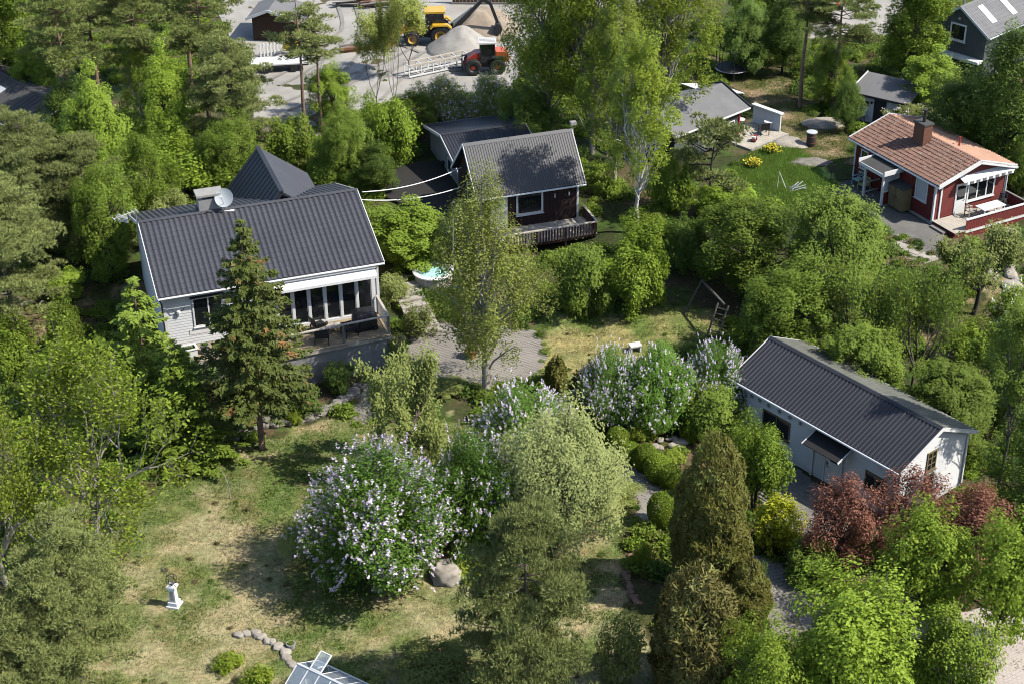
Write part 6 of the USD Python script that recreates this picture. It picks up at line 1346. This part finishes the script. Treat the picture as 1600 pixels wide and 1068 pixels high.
bush('green_shrub', 1225, 835, 1310, 915, 'dark green shrub between the paved bend and the purple shrubs', name='green_shrub')
tree('maple', 1432, 975, 1430, 795, 74, 'yellow-green maple with dark trunk beside the driveway', name='maple')
tree('maple', 1555, 1005, 1565, 815, 70, 'maple leaning over the driveway at the right edge', name='maple')
bush('bright_maple', 1195, 900, 1440, 1130, 'large bright green maple at the bottom right', name='maple')
bush('bright_maple', 1110, 975, 1260, 1140, 'bright green maple low at the bottom right of the brown thuja', name='maple')
bush('bright_maple', 1400, 955, 1550, 1120, 'bright green maple at the driveway edge at the bottom', name='maple')
# --- rock garden, boxwoods
for a, lb in (((945, 664, 985, 706), 'topmost'), ((965, 688, 1005, 724), 'second'), ((988, 690, 1028, 735), 'third'), ((1005, 705, 1050, 752), 'fourth'), ((1025, 722, 1064, 762), 'lowest')): bush('box_ball', *a, f'clipped boxwood in the row right of the garden path, {lb} of five', name='boxwood')
bush('box_ball', 1010, 766, 1054, 822, 'neat round boxwood ball alone below the garden path', name='boxwood')
for a, lb in (((975, 662, 1010, 690), 'broad-leaved light green plant beside the topmost boxwood'), ((1000, 655, 1035, 685), 'light green plant under the white-flowered lilac'), ((1060, 640, 1105, 690), 'light green plant near the outbuilding corner'), ((1030, 700, 1070, 730), 'low green plant among the pale boulders'), ((985, 845, 1020, 885), 'reddish low plant inside the brick border')): bush('low_plant', *a, lb, name='low_plant')
bush('lilac_full', 898, 545, 1010, 668, 'lilac with pale blossom below the white stool of the back lawn', name='lilac')
bush('lilac_some', 962, 535, 1095, 672, 'lilac with pale blossom in the middle of the hedge below the back lawn', name='lilac')
bush('lilac_full', 1055, 535, 1172, 655, 'lilac with pale blossom beside the left end of the outbuilding roof', name='lilac')
tree('gold_conifer', 870, 605, 870, 552, 18, 'small golden-brown conifer at the patio corner', name='small_conifer')
tree('gold_conifer', 918, 655, 915, 565, 30, 'brownish conifer at the left flank of the lilac hedge', name='small_conifer')
bush('green_shrub', 1060, 600, 1160, 690, 'dark shaded shrub between lilac and outbuilding', name='shaded_shrub')
# --- middle: behind the back lawn
for a, kd, lb in (((865, 385, 960, 492), 'green_shrub', 'green shrub left behind the back lawn below the cabin deck'), ((945, 375, 1050, 485), 'bright_shrub', 'light green shrub behind the back lawn'), ((880, 392, 985, 440), 'bright_shrub', 'green shrub under the cabin deck railing'), ((960, 330, 1060, 410), 'bright_shrub', 'shrub at the foot of the white birch trunk'),
                  ((1030, 335, 1110, 425), 'dark_shrub', 'dark shrub above the swing frame')): bush(kd, *a, lb, name='wild_shrub')
bush('green_tree', 1070, 295, 1265, 455, 'wide green tree above the swing frame', name='green_tree')
bush('green_tree', 1215, 295, 1390, 480, 'green tree below the bright grass of the cottage', name='green_tree')
bush('green_tree', 1130, 405, 1300, 570, 'green tree behind the left end of the outbuilding', name='green_tree')
bush('bare_shrub', 1250, 400, 1400, 570, 'twiggy half-bare tree behind the outbuilding roof', name='twiggy_tree')
bush('bare_shrub', 1360, 410, 1490, 590, 'grey twiggy tree right of the other twiggy tree', name='twiggy_tree')
bush('green_tree', 1270, 500, 1420, 650, 'green bushy tree close behind the outbuilding ridge', name='green_tree')
bush('green_tree', 1400, 560, 1560, 700, 'green bushy tree behind the right end of the outbuilding', name='green_tree')
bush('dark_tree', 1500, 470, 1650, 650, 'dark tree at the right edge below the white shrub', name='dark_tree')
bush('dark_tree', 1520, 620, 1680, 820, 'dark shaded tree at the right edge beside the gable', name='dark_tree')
tree('tall_leafy', 1560, 765, 1556, 462, 52, 'tall slim-trunked tree right of the white gable shading the outbuilding roof', name='tall_tree')
bush('white_shrub', 1525, 445, 1620, 545, 'white flowering shrub at the right edge', name='white_shrub')
bush('apple_tree', 1448, 345, 1595, 462, 'spreading apple tree in front of the red cottage deck', name='apple_tree')
bush('bright_shrub', 1380, 440, 1480, 500, 'low green shrub beside the slab path', name='wild_shrub')
bush('bright_shrub', 1480, 500, 1560, 570, 'light green shrub below the apple tree', name='wild_shrub')
# --- around the main house
bush('bright_tree', 572, 305, 712, 415, 'bright green bush between main house and dark red cabin', name='bright_bush')
bush('climber', 590, 428, 640, 478, 'climber on the right corner of the terrace', name='climber')
bush('climber', 626, 476, 686, 530, 'climber over the garden stairs', name='climber')
bush('climber', 600, 520, 640, 570, 'green climber at the corner of the terrace wall', name='climber')
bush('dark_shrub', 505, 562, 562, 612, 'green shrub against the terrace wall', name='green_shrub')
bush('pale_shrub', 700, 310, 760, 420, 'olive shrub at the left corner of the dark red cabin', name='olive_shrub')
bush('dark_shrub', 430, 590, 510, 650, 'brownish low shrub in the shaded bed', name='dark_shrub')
bush('low_plant', 445, 635, 475, 662, 'small bright plant on the stone wall', name='low_plant')
bush('pale_shrub', 225, 300, 310, 380, 'olive-green shrub beside the main chimney', name='olive_shrub')
bush('bright_shrub', 230, 215, 370, 310, 'pale flowering shrub behind the main house chimney', name='pale_shrub')
bush('green_tree', 110, 250, 235, 420, 'green tree left of the main roof', name='green_tree')
bush('bright_shrub', 70, 420, 140, 470, 'bright low shrub at the left slope', name='wild_shrub')
bush('green_shrub', 75, 470, 140, 560, 'green shrub in the house shadow', name='wild_shrub')
bush('dark_shrub', 130, 520, 200, 590, 'dark shrub left of the slim spruce', name='wild_shrub')
bush('bright_shrub', -20, 500, 70, 590, 'bright yellow-green shrub at the left edge', name='wild_shrub')
bush('bright_shrub', 60, 540, 150, 640, 'green shrub behind the half-bare tree', name='wild_shrub')
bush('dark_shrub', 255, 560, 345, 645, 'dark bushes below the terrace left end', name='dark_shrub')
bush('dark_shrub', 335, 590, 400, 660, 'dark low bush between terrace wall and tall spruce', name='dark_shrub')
# --- left wood
tree('broad_pine', 60, 420, 55, 170, 95, 'broad pine at the left edge below the dark roof', name='broad_pine')
tree('broad_pine', 30, 520, 25, 270, 95, 'grey-green broad pine at the left edge middle', name='broad_pine')
tree('bushy_pine', 150, 400, 140, 215, 80, 'dark bushy pine in the left wood', name='bushy_pine')
tree('tall_pine', 120, 250, 110, -60, 70, 'tall pine in the upper left wood', name='tall_pine')
tree('tall_pine', 160, 180, 165, -60, 75, 'tall pine behind at the upper left', name='tall_pine')
tree('tall_pine', 235, 230, 225, -40, 70, 'tall pine between the two bright birches', name='tall_pine')
tree('tall_pine', 330, 215, 335, -50, 70, 'tall pine left of the brown shed', name='tall_pine')
tree('broad_pine', 365, 255, 370, 55, 72, 'pine in front of the gravel yard left corner', name='broad_pine')
tree('tall_pine', 300, 140, 300, -90, 70, 'tall pine at the top edge left of centre', name='tall_pine')
bush('bright_tree', -40, -60, 75, 130, 'bright green tree in the top left corner', name='bright_tree')
bush('bright_tree', 20, 70, 105, 165, 'yellow-green tree by the dark roof', name='bright_tree')
tree('bright_tree', 165, 310, 168, 100, 58, 'bright green columnar birch, left of the pair in the left wood', name='bright_tree')
tree('bright_tree', 270, 260, 268, 66, 52, 'bright green columnar birch, right of the pair in the left wood', name='bright_tree')
tree('slim_birch', 228, 240, 222, 60, 30, 'slim birch with white trunk in the left wood', name='slim_birch')
bush('green_tree', 300, 180, 420, 300, 'green tree behind the rear wing roof', name='green_tree')
bush('green_tree', 180, 200, 290, 340, 'green bushy tree in the left wood', name='green_tree')
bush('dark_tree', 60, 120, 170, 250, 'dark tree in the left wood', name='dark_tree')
# --- yard edge
tree('thin_pine', 481, 228, 474, -30, 46, 'thin tall pine before the gravel yard', name='thin_pine')
tree('thin_pine', 505, 215, 497, -10, 40, 'second thin pine just right of the first before the yard', name='thin_pine')
tree('airy_tree', 590, 185, 590, 15, 32, 'thin airy birch at the edge of the yard', name='slim_birch')
tree('airy_tree', 618, 200, 618, -20, 26, 'taller thin birch beside the airy birch', name='slim_birch')
tree('airy_tree', 640, 120, 650, -10, 36, 'thin tree before the yellow loader', name='slim_birch')
for a, kd, lb in (((478, 88, 560, 195), 'bright_tree', 'bright young tree at the yard edge right of the thin pines'), ((420, 185, 500, 270), 'bright_shrub', 'shrub on the soil bank behind the rear wing'), ((490, 170, 590, 290), 'green_tree', 'green tree in front of the yard centre'), ((560, 150, 650, 260), 'bright_shrub', 'light shrub left of the annex roof'),
                  ((600, 135, 690, 215), 'green_tree', 'green tree at the yard edge above the annex'), ((470, 240, 560, 300), 'bright_shrub', 'sunny shrub right of the rear wing roof'), ((545, 220, 625, 300), 'dark_tree', 'dark tree left of the dark plank terrace')): bush(kd, *a, lb, name='yard_edge_' + ('tree' if 'tree' in kd else 'shrub'))
bush('lilac_pale', 645, 118, 740, 200, 'pale lilac at the yard edge below the lattice gate', name='lilac')
bush('lilac_pale', 720, 115, 810, 200, 'pale lilac below the red loader', name='lilac')
# --- centre tall trees
tree('lime_birch', 860, 225, 845, -120, 88, 'tall yellow-green birch behind the dark red cabin', name='lime_birch')
tree('lime_birch', 925, 240, 925, -150, 92, 'tall dark-trunked birch right of the cabin roof', name='lime_birch')
tree('lime_birch', 1035, 235, 1030, -160, 98, 'tall yellow-green birch left of the grey cabin', name='lime_birch')
tree('slim_birch', 998, 365, 1000, 55, 72, 'slender birch with white trunk in front of the grey cabin', name='slim_birch')
tree('lime_birch', 960, 290, 960, -20, 70, 'yellow-green birch between cabin gable and slender birch', name='lime_birch')
tree('small_pine', 1105, 340, 1118, 185, 62, 'small dark pine in front of the grey cabin wall', name='small_pine')
bush('bright_shrub', 1010, 235, 1090, 330, 'light green bush left of the grey cabin wall', name='wild_shrub')
bush('bright_shrub', 1080, 280, 1180, 345, 'light green shrub beside the bright grass', name='wild_shrub')
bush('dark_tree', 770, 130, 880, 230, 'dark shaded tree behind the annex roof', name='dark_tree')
# --- upper right
tree('thin_pine', 1250, 168, 1240, -110, 48, 'tall bare-trunked pine at the top right of centre', name='thin_pine')
tree('tall_pine', 1300, 172, 1318, -45, 66, 'pine behind the barrel slope', name='tall_pine')
bush('bright_tree', 1365, -60, 1480, 115, 'bright green tree left of the grey gabled house', name='bright_tree')
bush('bright_tree', 1400, 75, 1500, 180, 'yellow-green tree below the grey gabled house', name='bright_tree')
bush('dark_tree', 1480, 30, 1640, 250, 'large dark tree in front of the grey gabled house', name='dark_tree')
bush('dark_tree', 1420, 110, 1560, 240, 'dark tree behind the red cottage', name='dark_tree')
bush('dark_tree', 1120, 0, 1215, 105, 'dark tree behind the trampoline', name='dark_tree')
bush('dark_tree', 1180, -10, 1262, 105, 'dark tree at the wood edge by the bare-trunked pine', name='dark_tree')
bush('green_tree', 1262, 70, 1330, 160, 'green tree behind the pine on the slope', name='green_tree')
bush('bright_tree', 1130, -60, 1230, 50, 'bright tree at the top edge right of the tall birches', name='bright_tree')
bush('green_tree', 1200, -50, 1290, 60, 'green tree at the top edge before the container', name='green_tree')
bush('lilac_pale', 1362, 158, 1480, 220, 'pale lilac behind the cottage chimney', name='lilac')
bush('bright_shrub', 1515, 180, 1580, 245, 'bright shrub right of the cottage roof', name='wild_shrub')
bush('green_shrub', 1565, 220, 1630, 300, 'green shrub at the right edge behind the cottage', name='wild_shrub')
bush('dark_tree', 1295, 120, 1350, 200, 'dark tree beside the white garden shed', name='dark_tree')
tree('slim_birch', 1283, 160, 1285, 60, 20, 'thin pale-stemmed birch in the wood edge shade', name='slim_birch')
for a, lb in (((1165, 238, 1190, 262), 'yellow flowering clump near the deck fascia'), ((1195, 222, 1215, 240), 'yellow flowering clump at the end of the deck'), ):
    p = T((a[0] + a[2]) / 2, a[3]); m = MB(); rng = np.random.default_rng(int(a[0])); c = rng.normal(0, .26, (420, 3)) * [1, 1, .5] + [0, 0, .35]; c[:, 2] = np.abs(c[:, 2]); t = Thing('yellow_flowers', lb, 'flowers', tuple(p)); t.part('blossoms', blades(c[:260] + [0, 0, .12], rng.normal(0, .5, (260, 3)) + [0, 0, 1], .13, .12, rng), 'yellow_petal', kind='stuff'); t.part('leaves', blades(c, rng.normal(0, .7, (420, 3)) + [0, 0, .6], .16, .06, rng), 'grass_vivid')
# sapling, pot plants
rng = np.random.default_rng(77); p = T(360, 778); t = Thing('sapling', 'thin bare sapling standing alone on the dry lawn', 'sapling', tuple(p)); m = MB()
m.tube([(0, 0, 0), (-.03, 0, .8), (-.15, 0, 1.4), (-.42, .05, 1.95)], [.03, .026, .02, .012], 6).tube([(-.12, 0, 1.3), (-.5, .1, 1.55)], [.014, .008], 4).tube([(-.03, 0, .7), (.15, -.05, 1.0)], [.012, .006], 4)
t.part('trunk', m, 'dead_wood'); c = rng.normal(0, .12, (40, 3)) + [-.42, .05, 1.9]; t.part('leaves', blades(c, unit(rng, 40) + [0, 0, .5], .09, .06, rng), 'leaf_mid')
def sprigs(t, pr, n, spread, z0, hgt, lk, seed):
    rng = np.random.default_rng(seed); c = rng.uniform(-1, 1, (n, 3)) * [*spread, hgt / 2] + [0, 0, z0 + hgt / 2]; t.part(pr, blades(c, unit(rng, n) + [0, 0, .6], .10, .06, rng), lk)
sprigs(TERRA, 'plant', 260, (.3, .3), .55, .5, 'leaf_mid', 1); sprigs(PLANTER, 'seedlings', 160, (.5, .2), .45, .12, 'leaf_dark', 2); sprigs(POT2, 'plant', 120, (.16, .16), .45, .2, 'leaf_dark', 3); sprigs(LAWNPOT, 'plant', 60, (.12, .12), .25, .12, 'leaf_mid', 4)
bush('low_plant', 700, 865, 765, 905, 'green plants in the small flower bed', name='low_plant')
t = Thing('dead_branch', 'bare pale branches lying at the left edge below the pines', 'branch', tuple(T(40, 480))); m = MB(); rng = np.random.default_rng(3)
for k in range(7): q = np.array([rng.uniform(-1, 1), rng.uniform(-.6, .6), .2]); d = np.array([rng.uniform(-1, 1), rng.uniform(-.5, .5), rng.uniform(0, .5)]); m.tube([q, q + d * .6 + [0, 0, .2], q + d * 1.3], [.05, .035, .012], 5)
t.part('twigs', m, 'dead_wood')

# ------------------------------------------------------------------ ground cover: low undergrowth in the rough, grass on the lawns
def small_plant(seed, R, H, n, L, W):
    rng = np.random.default_rng(seed); c = unit(rng, n) * (rng.random((n, 1)) ** .4) * [R, R, H * .6]; c[:, 2] = np.abs(c[:, 2]) + .03; c[:, :2] *= (.7 + .6 * meshkit.noise(np.stack([c[:, 0] * 3, c[:, 1] * 3, c[:, 2] * 3], 1), seed))[:, None]
    return blades(c, unit(rng, n) * .8 + [0, 0, .8], L, W, rng)


def turf(seed, n, R, L, W):
    rng = np.random.default_rng(seed); a, r = rng.uniform(0, 6.283, n), R * np.sqrt(rng.random(n)); p = np.stack([r * np.cos(a), r * np.sin(a), np.full(n, -.01)], 1); return needles(p, rng.normal(0, .55, (n, 3)) + [0, 0, 1.0], L, W, rng)


def scatter(name, protos, xy, which, scale, seed, label=None, cat=None):
    path = fresh('/World/' + name); pi = UsdGeom.PointInstancer.Define(stage, path); rng = np.random.default_rng(seed); rel = pi.CreatePrototypesRel()
    for nm, vf, lk in protos: usdkit.mesh(stage, f'{path}/{nm}', vf, LOOK[lk]); rel.AddTarget(f'{path}/{nm}')
    n = len(xy); a = rng.uniform(0, 6.283, n); z = hz(xy[:, 0], xy[:, 1])
    pi.CreatePositionsAttr(Vt.Vec3fArray.FromNumpy(np.column_stack([xy, z]).astype(np.float32))); pi.CreateProtoIndicesAttr(Vt.IntArray.FromNumpy(np.asarray(which, np.int32)))
    pi.CreateOrientationsAttr(Vt.QuathArray([Gf.Quath(math.cos(q / 2), 0, 0, math.sin(q / 2)) for q in a])); pi.CreateScalesAttr(Vt.Vec3fArray.FromNumpy(np.repeat(scale[:, None], 3, 1).astype(np.float32)))
    tag(pi.GetPrim(), label, cat, None, 'stuff')


rng = np.random.default_rng(123)
BUILT = [Polygon([(x + math.cos(a) * u - math.sin(a) * v, y + math.sin(a) * u + math.cos(a) * v) for u, v in ((-l, -w), (l, -w), (l, w), (-l, w))]) for x, y, a, l, w in
         ((WX, WY, WA, 6.2, 3.3), (HX, HY, HA, 7, 8.8), (SX, SY, SA, 4.2, 5.4), (ax, ay, aa, 3.4, 4.6), (28.79, 104.72, -1.08, 6.6, 5.0), (gx, gy, ga, 6.6, 4.9), (28.2, 117, -.62, 2.5, 2))] + [tp]
HARD = [YARD, YARD2, PATIO, PATH, PATH2, DRIVE, DECKP, TRACK, SLABS] + BUILT
def free(xy, polys, buf=0.): return ~np.any([contains_xy(q.buffer(buf), xy[:, 0], xy[:, 1]) for q in polys], axis=0)
def in_view(xy):
    d = np.column_stack([xy, np.full(len(xy), .5)]) - EYE; z = d @ FWD; return (np.abs(d @ RIGHT / z) < .34) & (np.abs(d @ UP / z) < .24)
xy = np.column_stack([rng.uniform(-56, 56, 16000), rng.uniform(50, 160, 16000)]); xy = xy[in_view(xy)]
xy = xy[free(xy, HARD, .35) & free(xy, [LAWN, BACK_LAWN, VIVID, EARTH] + DRY + BEDS[:2])]; dens = meshkit.fbm(np.column_stack([xy * .22, xy[:, 0] * 0]), 3, 9); xy = xy[dens > .40]; n = len(xy)
scatter('undergrowth', [('green_tuft', small_plant(1, .55, .7, 420, .12, .07), 'leaf_mid'), ('bright_tuft', small_plant(2, .5, .6, 380, .12, .075), 'leaf_bright'), ('dry_tuft', small_plant(3, .45, .4, 260, .16, .04), 'grass_dry'), ('dark_tuft', small_plant(4, .6, .7, 420, .12, .07), 'leaf_dark')],
        xy, rng.choice(4, n, p=[.38, .22, .10, .30]), rng.uniform(.6, 1.7, n), 1, 'low wild undergrowth between the trees', 'undergrowth')
e_pts = []
for q in (PATIO, PATH, PATH2, DRIVE, EARTH, TRACK, SLABS, DECKP):
    for s_ in np.arange(0, q.exterior.length, .28): w_ = q.exterior.interpolate(s_); e_pts.append((w_.x + rng.normal(0, .16), w_.y + rng.normal(0, .16)))
e_pts = np.array(e_pts); e_pts = e_pts[free(e_pts, BUILT) & (rng.random(len(e_pts)) < .72)]
scatter('edge_weeds', [('weed', small_plant(5, .3, .28, 120, .10, .05), 'leaf_mid'), ('grass_weed', small_plant(6, .28, .3, 120, .16, .03), 'grass_green'), ('dry_weed', small_plant(7, .3, .2, 90, .14, .035), 'grass_dry')], e_pts, rng.choice(3, len(e_pts), p=[.4, .35, .25]), rng.uniform(.5, 1.4, len(e_pts)), 11, 'weeds and grass creeping over the edges of the paving', 'weeds')
def litter(seed, n, R):
    rg = np.random.default_rng(seed); a_, r_ = rg.uniform(0, 6.28, n), R * np.sqrt(rg.random(n)); return blades(np.stack([r_ * np.cos(a_), r_ * np.sin(a_), rg.uniform(.05, .075, n)], 1), rg.normal(0, .25, (n, 3)) + [0, 0, 1], .07, .045, rg)
l_pts = []
for q in (PATIO, PATH, PATH2, DRIVE, DECKP, TRACK, EARTH):
    x0_, y0_, x1_, y1_ = q.bounds; w_ = np.column_stack([rng.uniform(x0_, x1_, int(q.area * 2.2) + 8), rng.uniform(y0_, y1_, int(q.area * 2.2) + 8)]); l_pts.append(w_[contains_xy(q, w_[:, 0], w_[:, 1])])
l_pts = np.vstack(l_pts); l_pts = l_pts[meshkit.fbm(np.column_stack([l_pts * .7, l_pts[:, 0] * 0]), 3, 31) > .46]
scatter('leaf_litter', [('dry_leaves', litter(1, 26, .5), 'scale_brown'), ('green_bits', litter(2, 16, .5), 'leaf_mid')], l_pts, rng.choice(2, len(l_pts), p=[.7, .3]), rng.uniform(.7, 1.3, len(l_pts)), 12, 'fallen leaves and catkins scattered on the paving', 'leaf litter')
def lawn_points(polys, step):
    out = []
    for q in polys: x0, y0, x1, y1 = q.bounds; a, b = np.meshgrid(np.arange(x0, x1, step), np.arange(y0, y1, step)); g = np.column_stack([a.ravel(), b.ravel()]) + rng.uniform(-.3, .3, (a.size, 2)) * step; out.append(g[contains_xy(q, g[:, 0], g[:, 1])])
    return np.vstack(out)
g = lawn_points([LAWN, BACK_LAWN] + DRY, .62); g = g[in_view(g) & free(g, HARD, .1)]; gn = meshkit.fbm(np.column_stack([g * .33, g[:, 0] * 0]), 4, 11) * .55 + .45 * meshkit.fbm(np.column_stack([g * 1.1, g[:, 0] * 0]), 4, 21)
w = (gn + rng.normal(0, .03, len(g)) > .49).astype(int)
scatter('lawn_grass', [('dry_turf', turf(1, 150, .62, .075, .03), 'grass_dry'), ('green_turf', turf(2, 210, .62, .09, .03), 'grass_green')], g, w, rng.uniform(.8, 1.2, len(g)), 2, 'dry and green lawn grass', 'grass')
wd = lawn_points([LAWN, BACK_LAWN], 1.15); wd = wd[in_view(wd) & free(wd, HARD, .3)]; wd = wd[meshkit.fbm(np.column_stack([wd * .5, wd[:, 0] * 0]), 3, 41) > .5]
scatter('lawn_weeds', [('rosette', small_plant(8, .20, .08, 50, .09, .05), 'grass_green'), ('tall_tuft', small_plant(9, .16, .14, 60, .13, .025), 'grass_green'), ('straw_tuft', small_plant(10, .2, .2, 80, .17, .025), 'grass_dry'), ('fallen_leaves', litter(3, 12, .5), 'scale_brown')], wd, rng.choice(4, len(wd), p=[.25, .2, .25, .3]), rng.uniform(.5, 1.2, len(wd)), 13, 'weeds, tussocks and fallen leaves in the lawn', 'weeds')
g = lawn_points([VIVID], .5); g = g[in_view(g) & free(g, HARD, .1)]
scatter('meadow_grass', [('turf', turf(3, 260, .6, .22, .035), 'grass_vivid')], g, np.zeros(len(g), int), rng.uniform(.8, 1.3, len(g)), 3, 'lush bright grass on the cottage slope', 'grass')
